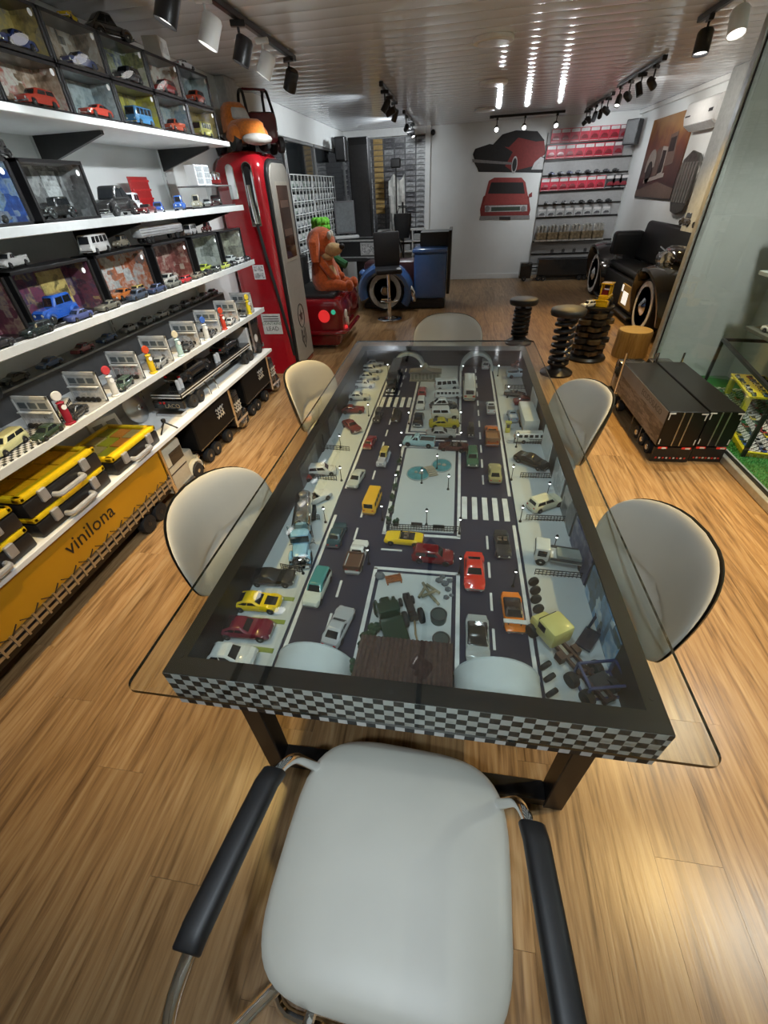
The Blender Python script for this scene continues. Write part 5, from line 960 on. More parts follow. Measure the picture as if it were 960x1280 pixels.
g.build('small_print', INK, t)
# toys on the pump
t = T('plush_truck','orange plush toy pickup on top of the petrol pump','plush toy',(-2.08,4.99,2.03),R(-38),sc=1.22); OP = M('plush_orange',(.62,.17,.012),.9,noise=.2,scale=60,bump=.4,sheen=.4); GP = M('plush_grey',(.35,.33,.30),.9,bump=.3)
G().loft([[(x,y,z_) for x,y in ring(cx_,0,a_,b_,20,3)] for z_,cx_,a_,b_ in ((.05,.06,.16,.10),(.09,.06,.18,.115),(.15,.07,.165,.105),(.175,.06,.13,.085))]).loft([[(x,y,z_) for x,y in ring(cx_,0,a_,b_,20,3)] for z_,cx_,a_,b_ in ((.12,-.04,.10,.105),(.20,-.05,.095,.10),(.26,-.06,.075,.085),(.285,-.06,.05,.06))]).build('body', OP, t, smooth=70); G().sph((.22,0,.06),(.05,.125,.035),14,8).build('bumper', GP, t); G().box(-.20,-.1,-.11,.11,.04,.12).build('load_bed', GP, t, bev=.02, seg=2)
for s in (-1,1): G().sph((.10,s*.11,.09),(.07,.05,.06),12,8).build('fender', OP, t); G().lathe([(.02,-.025),(.05,-.025),(.055,0),(.05,.025),(.02,.025)],(.11,s*.12,.05),14,'y').build('wheel', RUBBER, t); G().lathe([(.02,-.025),(.05,-.025),(.055,0),(.05,.025),(.02,.025)],(-.14,s*.12,.05),14,'y').build('wheel', RUBBER, t)
G().loft([[(.03,-.075,.185),(.03,.075,.185),(.005,.06,.255),(.005,-.06,.255)],[(.062,-.07,.185),(.062,.07,.185),(.03,.055,.25),(.03,-.055,.25)]]).build('windscreen', M('plush_white',(.6,.6,.58),.8), t, bev=.01)
t = T('toy_ride_car','dark red toy car with black windows behind the plush truck','toy car',(-1.99,5.24,2.02),R(-50),sc=1.15); DR = paint((.10,.012,.02)); G().box(-.14,.14,-.12,.12,.06,.26).build('body', DR, t, bev=.04, seg=3); g = G()
for s in (-1,1): g.tube(arc([(-.12,s*.11,.24),(-.09,s*.10,.40),(.02,s*.10,.40),(.09,s*.11,.24)],.05),.012,8)
g.build('cab_frame', BLACK, t); G().box(-.09,.02,-.1,.1,.392,.408).build('roof', DR, t, bev=.005); wheels(t,[(x,s*.13) for x in (-.09,.1) for s in (-1,1)],.055,.04)
# ---- red car tail turned into a sofa
t = T('red_car_sofa','glossy red car tail converted into a low sofa','car sofa',(-1.86,6.15,0)); CRD = M('car_red',(.20,.006,.010),.14,coat=.8,noise=.05)
prof = [(-.46,.05),(.34,.05),(.40,.26),(.42,.46),(.36,.60),(-.46,.62)]
rg = []
for y,s_ in ((-.52,.90),(-.48,1.0),(-.2,1.02),(.3,1.02),(.62,.98)): rg.append([(u*s_ if u > 0 else u,y,.05+(v-.05)*s_) for u,v in prof])
G().loft(rg).build('body', CRD, t, bev=.03, seg=3, smooth=50)
G().box(-.44,.30,-.40,.60,.60,.66).build('seat_cushion', M('sofa_black',(.02,.02,.02),.55), t, bev=.02, seg=2); G().box(-.44,-.30,-.40,.60,.64,1.0).build('backrest', M('sofa_black',(.02,.02,.02),.55), t, bev=.03, seg=2)
TL = M('tail_lit',(.75,.03,.03),.2,emit=.6); G().lathe([(.001,-.03),(.07,-.03),(.085,-.01),(.085,.02)],(.17,-.50,.42),20,'y').build('tail_light', TL, t); G().lathe([(.085,-.012),(.10,-.006),(.10,.02),(.085,.02)],(.17,-.50,.42),20,'y').build('light_ring', CHROME, t); G().lathe([(.001,-.02),(.03,-.02),(.032,.02)],(.30,-.505,.47),12,'y').build('green_marker', M('green_lens',(.05,.5,.3),.2,emit=.5), t)
for k,(z_,y_) in enumerate(((.42,-.36),(.32,-.30),(.25,-.38))): G().lathe([(.001,.03),(.05 if k < 2 else .03,.025),(.055 if k < 2 else .035,0)],(.41,y_,z_),16,'x').build('corner_lamp', LIGHTW if k < 2 else TL, t)
G().tube(arc([(-.40,-.54,.22),(.36,-.56,.22),(.44,-.44,.22),(.44,.3,.22)],.08),.03,10).build('bumper', CRD, t); G().box(-.1,.12,-.545,-.53,.19,.24).build('number_plate', M('plate_dim',(.3,.28,.28),.4), t); G().cyl((.0,-.35,0),(.0,-.35,.17),.025,n=10).cyl((-.3,.4,0),(-.3,.4,.17),.025,n=10).cyl((.3,.4,0),(.3,.4,.17),.025,n=10).cyl((.26,-.4,0),(.26,-.4,.17),.018,n=10).build('feet', CHROME, t)
# ---- plush dog sitting on it
PO = M('plush_rust',(.50,.09,.012),.95,noise=.25,scale=35,bump=.5,sheen=.5); PT = M('plush_tan',(.55,.36,.16),.95,noise=.2,scale=35,bump=.4,sheen=.4)
t = T('plush_dog','big rust orange plush dog with tan muzzle sitting on the car sofa','plush toy',(-1.76,6.12,.66),R(0))
G().loft([[(x*1.0+.02*(1-i/4),y,z_) for x,y in ring(0,0,a_,b_,18)] for i,(z_,a_,b_) in enumerate(((0,.16,.17),(.10,.19,.19),(.26,.17,.17),(.40,.12,.13),(.46,.06,.07)))]).sph((.01,-.02,.53),(.185,.18,.17),18,12).build('body', PO, t, smooth=70)
G().sph((.10,-.07,.15),(.09,.10,.16),14,10).build('belly', PT, t); G().sph((.18,-.11,.46),(.12,.09,.075),16,10).sph((.10,-.10,.39),(.08,.07,.05),14,8).build('muzzle', PT, t); G().sph((.305,-.13,.49),(.035,.04,.035),12,8).build('nose', BLACK, t)
for s in (-1,1):
    G().sph((.155,-.05+s*.055-.03,.61),(.03,.035,.045),12,8).build('eye', M('plush_eye',(.6,.58,.5),.6), t); G().tube([(-.01,s*.14-.02,.64),(-.03,s*.20-.02,.54),(-.03,s*.21-.03,.34)],[.045,.075,.05],10).build('ear', PO, t)
    G().tube([(.06,s*.13,.05),(.20,s*.15,.07),(.32,s*.14,.04)],[.085,.07,.055],12).sph((.36,s*.14,.05),(.06,.06,.07),12,8).build('leg', PO, t); G().tube([(.03,s*.16,.33),(.12,s*.19,.22),(.18,s*.13,.14)],[.05,.045,.04],10).sph((.20,s*.12,.13),.05,10,7).build('arm', PO, t)
t = T('plush_doll','plush doll with lime green curls behind the plush dog','plush toy',(-1.88,6.62,.66)); LG = M('plush_lime',(.16,.55,.05),.9,bump=.5,scale=30); g = G()
for k in range(16): a = 2*PI*k/8; g.sph((.08*math.cos(a),.08*math.sin(a),.66+.06*(k//8)),.055,8,6)
g.build('curls', LG, t); G().sph((0,0,.55),.13,14,10).build('head', PT, t); G().loft([[(x,y,z_) for x,y in ring(0,0,a_,a_,14)] for z_,a_ in ((0,.15),(.15,.16),(.36,.10),(.45,.06))]).build('body', M('plush_white',(.6,.6,.58),.8), t)
G().tube([(.08,-.05,.34),(.22,-.10,.28),(.34,-.12,.22)],[.06,.055,.05],10).build('arm', M('plush_green',(.03,.14,.05),.9), t)
# ---- bar stool
t = T('bar_stool','black bar stool with chrome post and round foot','bar stool',(-1.07,7.3,0),R(-78)); G().lathe([(.001,.025),(.06,.022),(.19,.008),(.20,0),(.001,0)],n=32).build('foot', CHROME, t); G().lathe([(.03,.02),(.03,.30),(.022,.31),(.022,.66)],n=16).build('post', CHROME, t); G().tube([(.16*math.cos(a),.16*math.sin(a),.28) for a in [R(-60+12*k) for k in range(11)]],.010,8).cyl((.02,0,.28),(.16,0,.28),.008,n=8).build('footrest', CHROME, t)
G().box(-.20,.20,-.20,.20,.66,.73).build('seat', M('stool_black',(.014,.014,.016),.45), t, bev=.025, seg=2); G().obox((-.22,0,.95),(.05,.40,.46),(0,R(-6),0)).build('backrest', M('stool_black',(.014,.014,.016),.45), t, bev=.022, seg=2)
# ---- blue car half used as counter
t = T('blue_car_counter','half a blue vintage car with whitewall wheel used as counter','car counter',(-.75,8.1,0)); BLU = M('car_blue',(.06,.14,.36),.2,coat=.7,noise=.05)
G().box(.02,.56,-.22,.60,.17,.86).build('door_panel', BLU, t, bev=.05, seg=3); G().box(.0,.57,-.235,.61,.84,.90).build('belt_moulding', BLU, t, bev=.02, seg=2); G().box(-.02,.54,-.20,.60,.10,.17).build('sill', BLACK, t, bev=.01)
n_ = 14; rg = []
for k in range(n_+1):
    a = R(200-235*k/n_); w_ = .10+.10*math.sin(PI*k/n_); cx_, cz_ = -.46+.40*math.cos(a), .31+.36*math.sin(a); rg.append([(cx_+.085*math.cos(a)*c_,-.26+w_*1.35*s_+.05,cz_+.085*math.sin(a)*c_) for c_,s_ in ring(0,0,1,1,10)])
G().loft(rg).build('front_fender', BLU, t, smooth=60); G().box(-.86,.06,-.05,.42,.30,.72).build('inner_body', M('counter_dark',(.05,.012,.015),.4), t, bev=.06, seg=2)
G().lathe([(.14,-.08),(.30,-.08),(.315,-.05),(.315,.06),(.14,.06)],(-.46,-.20,.315),28,'y').build('tyre', RUBBER, t); G().lathe([(.20,-.088),(.275,-.088),(.275,-.078),(.20,-.078),(.20,-.088)],(-.46,-.20,.315),32,'y').build('whitewall', M('whitewall',(.60,.60,.57),.6), t); G().lathe([(.001,-.10),(.06,-.10),(.08,-.085),(.14,-.07),(.19,-.078),(.19,-.06)],(-.46,-.20,.315),24,'y').build('hubcap', M('hub_dark_chrome',(.3,.3,.31),.15,1), t); G().box(-.53,-.38,-.315,-.295,.18,.20).box(-.50,-.44,-.315,-.30,.29,.37).build('hub_spinner', CHROME, t)
G().tube([(-.05,-.32,.42),(.02,-.33,.30),(.05,-.33,.16)],[.03,.04,.035],10).build('bumper_horn', CHROME, t); G().sph((-.86,-.12,.58),(.06,.14,.05),12,8).build('headlamp_pod', BLU, t)
G().box(.57,.62,-.1,.60,.22,1.13).build('black_side_panel', BLACK, t, bev=.005); G().box(.10,.57,.10,.60,.90,1.10).build('counter_back', BLACK, t, bev=.005)
for x_ in (.45,-.7): G().lathe([(.03,-.02),(.035,0),(.03,.02)],(x_,-.1,.05),12,'y').build('castor', STEEL, t)
G().box(-.86,.55,-.15,.42,.02,.10).build('plinth', BLACK, t)
# ---- desk, flight case, screen, column, loudspeaker
t = T('flight_case','black flight case with silver edges on the desk','flight case',(-1.74,8.86,.732),R(-8),sc=1.07); G().box(-.36,.36,-.25,.25,0,.24).build('shell', BLACK, t); g = G(); b = .012
for x_ in (-.36,.36):
    for y_ in (-.25,.25): g.box(x_-b,x_+b,y_-b,y_+b,0,.24)
for z_ in (0,.24):
    for s in (-1,1): g.box(-.36,.36,s*.25-b,s*.25+b,z_-b,z_+b).box(s*.36-b,s*.36+b,-.25,.25,z_-b,z_+b)
g.build('edge_profiles', M('case_alu',(.55,.56,.55),.35,.6), t); G().box(.03,.34,-.262,-.25,.03,.21).build('louvre_panel', M('case_alu',(.55,.56,.55),.35,.6), t); G().box(.06,.31,-.268,-.26,.05,.19).build('louvre_grille', collage('louvre',[(.05,.05,.05),(.4,.4,.4),(.1,.1,.1)],40,4), t)
t = T('workbench','dark desk carrying the flight case behind the sofa','desk',(-1.80,8.90,0)); G().box(-.52,.50,-.34,.26,.672,.73).build('desktop', M('desk_dark',(.03,.03,.032),.4), t, bev=.006)
for sx in (-.47,.45):
    for sy in (-.3,.22): G().box(sx-.03,sx+.03,sy-.03,sy+.03,0,.672).build('leg', SATIN, t)
t = T('desktop_screen','tilted grey screen with white stand on the desk','screen',(-2.05,8.86,1.006),R(15),sc=1.05); G().obox((0,0,.30),(.34,.025,.46),(R(-12),0,0)).build('panel', M('screen_frame',(.12,.12,.13),.3), t, bev=.004); G().obox((0,-.016,.30),(.30,.006,.41),(R(-12),0,0)).build('display', M('screen_grey',(.20,.22,.23),.15), t); G().box(-.2,.22,-.10,.04,0,.05).build('stand', WHITE, t, bev=.02, seg=2)
G().box(-.02,.02,0,.05,.04,.2).build('neck', BLACK, t)
t = T('tower_speaker','tall slim black tower rising beside the screen','tower',(-1.80,9.3,0)); G().box(-.17,.17,-.12,.12,.03,2.40).build('cabinet', M('tower_black',(.018,.018,.019),.5), t, bev=.01); G().box(-.19,.19,-.14,.14,0,.03).build('base', BLACK, t); G().box(-.15,.15,-.126,-.12,.2,2.3).build('grille', DGREY, t)
t = T('wall_speaker','small black loudspeaker under the soffit corner','loudspeaker',(-2.22,9.75,2.12)); G().loft([[(x,y,0) for x,y in ring(0,0,.10,.10,16,6)],[(x,y,.34) for x,y in ring(0,0,.10,.11,16,6)]]).build('cabinet', BLACK, t, bev=.01); G().box(-.08,.08,-.112,-.10,.03,.31).build('grille', DGREY, t); G().box(-.14,-.08,-.02,.02,.12,.2).build('bracket', BLACK, t)
t = T('security_camera','tiny black dome camera on the back wall pier','camera',(-.62,10.72,2.50)); G().sph((0,0,0),.045,12,8).build('dome', BLACK, t); G().cyl((0,.0,0),(0,.06,.03),.03,n=12).build('mount', WHITE, t)
# ---- wire grid with carded cars before the windows
GRD = M('grid_white',(.62,.64,.63),.4)
for k,(y0,y1) in enumerate(((6.75,7.75),(7.80,9.15))):
    t = T('wire_grid_panel',('nearer','farther')[k]+' white wire grid panel in front of the windows','grid panel',(-2.26,y0,.72),0,'white wire grids'); h = 1.18
    vw = G().cyl((0,0,0),(0,0,h),.007,n=6).mesh('wire'); nv = 6 if k == 0 else 8
    for j in range(nv+1): o = ob('wire', vw, GRD, t); o.location = (0,(y1-y0)*j/nv,0)
    hw = G().cyl((0,0,0),(0,1,0),.007,n=6).mesh('wire')
    for j in range(9): o = ob('wire', hw, GRD, t); o.location = (.004,0,h*j/8); o.scale = (1,y1-y0,1)
# carded models: one mesh, three materials (card, blister, car)
def pack_mesh(w_, h, face):
    g = G(); g.m = 0; g.box(-w_/2,w_/2,-.003,.003,0,h); g.m = 2; g.loft([[(x,-.008,.012+.16*h) for x in (-w_*.36,w_*.36)]+[(w_*.36,-.03,.012+.16*h),(-w_*.36,-.03,.012+.16*h)],[(-w_*.34,-.008,h*.34),(w_*.34,-.008,h*.34),(w_*.34,-.03,h*.34),(-w_*.34,-.03,h*.34)],[(-w_*.16,-.01,h*.5),(w_*.2,-.01,h*.5),(w_*.2,-.026,h*.5),(-w_*.16,-.026,h*.5)]])
    g.m = 1; g.box(-w_*.44,w_*.44,-.036,-.003,h*.05,h*.08).box(-w_*.44,w_*.44,-.008,-.003,h*.72,h*.95)
    return g.mesh('pack', smooth=0)
gp = pack_mesh(.13,.115,0); pk = [M('card_grey',(.30,.32,.32),.4,noise=.3),M('card_white',(.5,.51,.5),.4,noise=.2),M('card_dark',(.06,.065,.075),.4,noise=.3),M('card_green',(.26,.32,.28),.4,noise=.3)]
cid = 0
for r_ in range(6):
    for c_ in range(12):
        if rnd.random() < .12: continue
        p = ob('carded_model', gp, [pk[rnd.choice((0,1,3,0))],pk[1],pk[2]], None, 'pale carded model on wire grid, row %s from top, %s along' % (ORD[r_],ORD[c_]),'toy pack','carded models on the wire grid'); p.location = (-2.285,6.9+c_*.185,1.72-r_*.15); p.rotation_euler = (0,0,R(90))
# slat wall of boxed models in the far left corner
t = T('pack_wall_panel','dark slatted display panel filling the far left corner','slat panel',(-1.58,YB-.02,0)); G().box(-.78,.82,-.03,.0,.6,2.47).build('board', M('slat_dark',(.14,.14,.15),.5), t)
sl = G().box(-.78,.82,-.04,-.03,0,.008).mesh('slat')
for k in range(20): o = ob('slat', sl, M('slat_edge',(.05,.05,.055),.4), t); o.location = (0,0,.80+.085*k)
pw = pack_mesh(.185,.075,0); wc = [M('box_tan',(.55,.38,.14),.5,noise=.15),M('box_silver',(.45,.46,.47),.35,noise=.3),M('box_dark',(.09,.09,.10),.4,noise=.5),M('box_grey',(.26,.26,.27),.4,noise=.4),M('box_white',(.50,.51,.51),.4,noise=.2)]
cols_ = [(430,[2,3,2,2,1]),(460,[1,1,3,3,4]),(474,[0]),(487,[3,1,3,3,2]),(500,[3,2,3,3,3]),(513,[3,3,1,3,2]),(526,[1,4,1,1,1])]
for ci,(px,mm_) in enumerate(cols_):
    xx = aty(px,230,10.68).x
    for r_ in range(18):
        if px == 430 and r_ < 3: continue
        m_ = mm_[0] if len(mm_) == 1 else mm_[rnd.randrange(5)]
        if px == 430 and r_ == 12: m_ = 0
        if px == 513 and r_ < 4: m_ = 1 if r_ < 3 else 3
        if px == 474 and r_ > 13: m_ = 3
        p = ob('boxed_model', pw, [wc[m_],wc[m_],wc[3] if m_ != 0 else wc[0]], None, '%s boxed model on pack wall, %s column from left, %s from top' % (('tan','silver','dark','grey','white')[m_],ORD[ci],ORD[r_]),'toy pack','boxed models on the pack wall'); p.location = (xx,YB-.062,2.385-.085*r_)
t = T('white_drawer_rack','white framed rack of parts below the pack wall','rack',(-1.28,10.45,0)); g = G()
for z_ in (.62,.80,1.0): g.box(-.42,.52,-.12,.18,z_-.012,z_+.012)
for x_ in (-.42,.02,.30,.52): g.box(x_-.012,x_+.012,-.12,.18,0,1.01)
g.build('frame', WHITE, t); tb_ = G().box(-.09,.09,-.1,.1,0,.11).mesh('tray', .01)
for k,(x_,z_) in enumerate(((.16,.635),(.41,.635),(.41,.815),(-.2,.635),(-.25,.815),(.16,.815))): o = ob('tray', tb_, [M('tray_white',(.45,.46,.46),.5),M('tray_grey',(.2,.2,.21),.5)][k%2], t); o.location = (x_,0,z_)
t = T('camera_stand','black tripod stand with silver reflector cloth','tripod',(-1.22,9.7,0)); 
for k in range(3): a = R(20+120*k); G().cyl((0,0,1.0),(.28*math.cos(a),.28*math.sin(a),0),.012,n=8).build('leg', BLACK, t)
G().cyl((0,0,.9),(0,0,2.0),.012,n=8).build('post', BLACK, t); g = G(); n_ = 10
rows = [[(-.15+.30*i/n_,.06+.03*math.sin(i*1.7+j),1.05+.80*j/6-(.05*math.cos(i*.9) if j == 6 else 0)) for i in range(n_+1)] for j in range(7)]
rows2 = [[(x_,y_+.006,z_) for x_,y_,z_ in r_] for r_ in rows]
g.loft([a_+b_[::-1] for a_,b_ in zip(rows,rows2)]).build('reflector_cloth', M('cloth_silver',(.55,.55,.52),.3,.4,noise=.3,scale=8), t); G().box(-.09,.09,-.06,.06,1.98,2.12).build('lamp_head', SATIN, t, bev=.02)
t = T('black_bag','black bag hanging on the bar behind the stool','bag',(-1.02,8.9,.98)); G().loft([[(x,y,z_) for x,y in ring(0,0,a_,b_,14,3)] for z_,a_,b_ in ((0,.11,.07),(.1,.14,.09),(.28,.16,.09),(.36,.15,.06))]).build('pouch', M('bag_black',(.012,.012,.012),.7), t, smooth=60); G().tube([(-.1,0,.34),(-.06,0,.44),(.06,0,.44),(.1,0,.34)],.008,6).build('strap', BLACK, t)
t = T('bag_post','chrome post carrying the black bag','stand',(-1.02,8.98,0)); G().lathe([(.14,0),(.14,.015),(.02,.03),(.015,.05),(.015,1.5)],n=16).build('pole', SATIN, t); G().cyl((-.08,-.02,1.44),(.08,-.02,1.44),.01,n=8).build('hook_bar', SATIN, t)
# ---- murals on the back wall (flat cut-out prints)
def poly_decal(par, name, pts, m, d): return G().prism([(x,z_) for x,z_ in pts],'y',-.002-d,-d).build(name, m, par, smooth=0)
def DP(*ps): return [(aty(a,b,YB).x,aty(a,b,YB).z) for a,b in ps]
mR = M('mural_red',(.22,.03,.028),.6); mR2 = M('mural_bright_red',(.32,.055,.05),.6); mK = M('mural_black',(.02,.019,.02),.6); mG = M('mural_grey',(.22,.21,.21),.6); mW = M('mural_white',(.5,.5,.5),.6); mGr = M('mural_green',(.05,.07,.05),.6)
t = T('muscle_car_mural','wall mural of a dark red muscle car on the back wall','wall mural',(0,YB-.001,0))
poly_decal(t,'shadow_base',DP((591,200),(599,215),(680,216),(681,196),(640,190)),mK,.0); poly_decal(t,'body_red',DP((630,183),(645,170),(680,174),(682,192),(665,208),(640,214),(628,205)),mR,.002); poly_decal(t,'body_dark',DP((591,193),(594,186),(612,180),(630,183),(641,190),(630,210),(598,215)),mK,.004)
poly_decal(t,'roof',DP((615,182),(628,168),(645,163),(672,164),(681,176),(670,177),(648,172),(636,184)),mK,.005); poly_decal(t,'headlamp_bar',DP((590,199),(640,203),(640,206),(591,203)),mG,.007)
c = DP((643,206))[0]; poly_decal(t,'wheel',[(c[0]+.055*math.cos(R(a)),c[1]+.13*math.sin(R(a))) for a in range(0,360,20)],mW,.007); poly_decal(t,'wheel_centre',[(c[0]+.04*math.cos(R(a)),c[1]+.10*math.sin(R(a))) for a in range(0,360,20)],mK,.009); poly_decal(t,'smoke',DP((664,212),(668,203),(676,196),(683,199),(681,212)),mW,.007)
t = T('pickup_mural','wall mural of a red pickup seen from the front','wall mural',(0,YB-.001,0))
poly_decal(t,'body',DP((600,262),(604,246),(611,240),(655,240),(661,246),(663,262),(660,274),(601,275)),mR,.0); poly_decal(t,'cab',DP((606,245),(611,226),(618,222),(652,222),(657,228),(660,246)),mR2,.001); poly_decal(t,'windscreen',DP((610,242),(614,228),(654,228),(656,242)),mK,.003); poly_decal(t,'bonnet',DP((604,256),(608,245),(659,245),(661,255)),mR2,.002)
poly_decal(t,'grille',DP((606,265),(606,257),(659,256),(659,264)),mW,.004); poly_decal(t,'grille_centre',DP((614,264),(614,259),(650,258),(650,263)),mGr,.006); poly_decal(t,'bumper',DP((599,275),(600,270),(662,269),(662,274)),mG,.005)
for px in (609,654): c = DP((px,261))[0]; poly_decal(t,'headlamp',[(c[0]+.05*math.cos(R(a)),c[1]+.05*math.sin(R(a))) for a in range(0,360,30)],mG,.008)
poly_decal(t,'number_plate',DP((624,275),(624,271),(638,271),(638,275)),mK,.007); poly_decal(t,'mirror',DP((661,243),(665,240),(665,246),(661,247)),mR,.004)
# ================================================================ back right: slat wall with packs
t = T('slat_wall','grey slatted display wall on the back right','slat wall',(2.32,YB-.005,0)); G().box(-.80,.76,-.03,0,.28,2.38).build('board', M('slat_grey',(.30,.30,.30),.5,noise=.05), t); sl2 = G().box(-.80,.76,-.05,-.03,-.012,.012).mesh('shelf_rail')
rowpy = [178,198,217,238,254,270,300,316,333]
rz_ = [aty(735,p,10.7).z for p in rowpy]
for z_ in rz_: o = ob('shelf_rail', sl2, SATIN, t); o.location = (0,0,z_)
rp_ = pack_mesh(.165,.20,0); RP = [M('pack_red',(.52,.03,.06),.4,noise=.25,scale=12),M('pack_white',(.60,.58,.58),.4),M('pack_carmine',(.22,.02,.03),.3)]
for ri,(zi,n_,x0) in enumerate(((0,8,1.66),(1,8,1.62),(3,7,1.60))):
    for k in range(n_):
        p = ob('red_card_pack', rp_, RP, None, 'red carded model on slat wall, %s pack row from top, %s from left' % (ORD[ri],ORD[k]),'toy pack','red carded models on the slat wall'); p.location = (x0+.17*k+.06*0,YB-.055,rz_[zi]+.018)
        if k >= 7 and zi < 2: p.material_slots[0].link = 'OBJECT'; p.material_slots[0].material = M('pack_dim',(.24,.08,.10),.4)
# inline: rows of loose cars
for ri,(zi,n_) in enumerate(((2,8),(4,8))):
    for k in range(n_):
        c = [(.16,.18,.30),(.30,.31,.36),(.20,.22,.34),(.26,.27,.30),(.05,.05,.06),(.16,.16,.18),(.10,.10,.12),(.04,.04,.04)][(k+3*ri*0)%8]
        if ri == 1 and k > 3: c = (.03,.03,.03)
        if ri == 1 and k <= 3: c = (.34,.34,.35)
        car('%s model car on slat wall, %s car row, %s from left' % (cname(c),('upper','lower')[ri],ORD[k]),'coupe',(1.68+.165*k,YB-.10,rz_[zi]+.014),-75,.155,c,full=False,group='loose model cars on the slat wall')
for k in range(3): p = ob('red_card_pack', rp_, [M('pack_black',(.04,.04,.045),.4),RP[1],RP[2]], None, 'dark carded model on slat wall beside the red row, %s' % ORD[k],'toy pack','dark carded models'); p.location = (2.80+.12*k,YB-.055,rz_[3]+.018)
wp = pack_mesh(.15,.13,0)
for k in range(8): p = ob('white_card_pack', wp, [M('pack_pale',(.42,.43,.43),.4,noise=.3),RP[1],wc[2]], None, 'pale boxed part on slat wall, lower row, %s from left' % ORD[k],'toy pack','pale packs on the slat wall'); p.location = (1.62+.175*k,YB-.055,rz_[5]+.016)
for k in range(6):
    t = T('brass_engine_model',ORD[k]+' brown and silver engine model on the slat wall from left','model engine',(1.66+.22*k,YB-.12,rz_[6]+.012),0,'engine models on the slat wall',1.3); BRS = M('engine_brass',(.20,.15,.09),.35,.5,noise=.5,scale=30); SIL = M('engine_silver',(.55,.54,.50),.3,.6,noise=.4,scale=30)
    G().box(-.08,.08,-.06,.06,.02,.12).build('block', BRS, t, bev=.01); g = G()
    for j in range(3):
        for s in (-1,1): g.cyl((-.05+.05*j,s*.03,.11),(-.05+.05*j,s*.05,.20),.018,n=8)
    g.lathe([(.04,0),(.05,.02),(.02,.03)],(0,0,.19),12).build('cylinders', SIL, t); G().box(-.09,.09,-.07,.07,0,.02).build('base', SIL, t)
for k in range(5): ob('hook_tag', G().box(-.03,.03,-.004,.004,0,.06).cyl((0,-.004,.06),(0,-.02,.08),.004,n=6).mesh('hook_tag'), M('tag_dark',(.05,.05,.05),.5), None, 'small dark tag hooked on lower slat wall, %s from left' % ORD[k],'tag','hook tags').location = (1.95+.22*k,YB-.06,rz_[7]+.02)
t = T('long_black_model_truck','long black model truck parked below the slat wall','model truck',(2.10,10.45,0),R(180)); G().box(-.72,.45,-.11,.11,.10,.40).build('trailer', paint((.012,.012,.013)), t, bev=.008); G().box(.56,.80,-.10,.10,.05,.34).build('cab', paint((.012,.012,.013)), t, bev=.02, seg=2); G().box(.45,.56,-.08,.08,.06,.12).build('coupling', STEEL, t); G().box(-.70,.80,-.04,.04,.05,.10).build('chassis', BLACK, t); G().box(.60,.76,-.1015,.1015,.20,.28).build('windows', CARGLASS, t); wheels(t,[(x,s*.09) for x in (-.62,-.52,-.42,.30,.40,.70) for s in (-1,1)],.045,.04); G().box(.53,.57,-.10,.10,.02,.10).build('fuel_tank', CHROME, t)
t = T('corner_speaker','black loudspeaker high in the back right corner','loudspeaker',(2.92,10.45,2.12),R(-35)); G().box(-.11,.11,-.10,.10,0,.34).build('cabinet', BLACK, t, bev=.012); G().box(-.09,.09,-.108,-.10,.03,.31).build('grille', DGREY, t)
# ---- right wall: poster, air conditioner, grille ornament
t = T('truck_poster','framed brown and orange poster of a vintage truck on the right wall','poster',(XR-.002,9.15,1.37)); 
def posterm():
    m = bpy.data.materials.new('poster_print'); m.use_nodes = True; nt = m.node_tree; b = nt.nodes['Principled BSDF']; b.inputs['Roughness'].default_value = .35; tcn = nt.nodes.new('ShaderNodeTexCoord'); sx_ = nt.nodes.new('ShaderNodeSeparateXYZ'); nt.links.new(tcn.outputs['Object'], sx_.inputs[0])
    nz = nt.nodes.new('ShaderNodeTexNoise'); nz.inputs['Scale'].default_value = 5; nz.inputs['Detail'].default_value = 5; nt.links.new(tcn.outputs['Object'], nz.inputs['Vector']); ad = nt.nodes.new('ShaderNodeMath'); ad.operation = 'MULTIPLY_ADD'; ad.inputs[1].default_value = .7; nt.links.new(nz.outputs['Fac'], ad.inputs[0]); nt.links.new(sx_.outputs['Z'], ad.inputs[2])
    cr = nt.nodes.new('ShaderNodeValToRGB'); cols = [(.014,.008,.007),(.03,.015,.012),(.065,.022,.013),(.15,.045,.018),(.30,.15,.04)]
    while len(cr.color_ramp.elements) < 5: cr.color_ramp.elements.new(.5)
    for e,p,c in zip(cr.color_ramp.elements,(.3,.55,.8,1.05,1.3),cols): e.position = min(1,p/1.35); e.color = (*c,1)
    mp_ = nt.nodes.new('ShaderNodeMath'); mp_.operation = 'DIVIDE'; mp_.inputs[1].default_value = 1.35; nt.links.new(ad.outputs[0], mp_.inputs[0]); nt.links.new(mp_.outputs[0], cr.inputs[0]); nt.links.new(cr.outputs[0], b.inputs['Base Color']); return m
G().box(-.022,0,-.82,.82,0,1.02).build('canvas', posterm(), t, bev=.003)
tk = [M('print_pale',(.36,.31,.27),.5),M('print_dark',(.02,.014,.012),.5),M('print_mid',(.14,.09,.07),.5)]
def pp(name, pts, m, d): return G().prism(pts,'x',-.024-d,-.022).build(name, m, t, smooth=0)
pp('print_fender',[(.42+.20*math.cos(R(a)),.42+.22*math.sin(R(a))) for a in range(-20,200,20)],tk[0],.001); pp('print_wheel',[(.42+.13*math.cos(R(a)),.34+.15*math.sin(R(a))) for a in range(0,360,20)],tk[1],.002); pp('print_bonnet',[(.22,.30),(.25,.62),(.05,.66),(-.02,.30)],tk[2],.001); pp('print_grille',[(.02,.28),(.04,.66),(-.18,.64),(-.20,.30)],tk[0],.001); pp('print_grille_gap',[(-.01,.32),(.01,.61),(-.15,.60),(-.17,.34)],tk[1],.002)
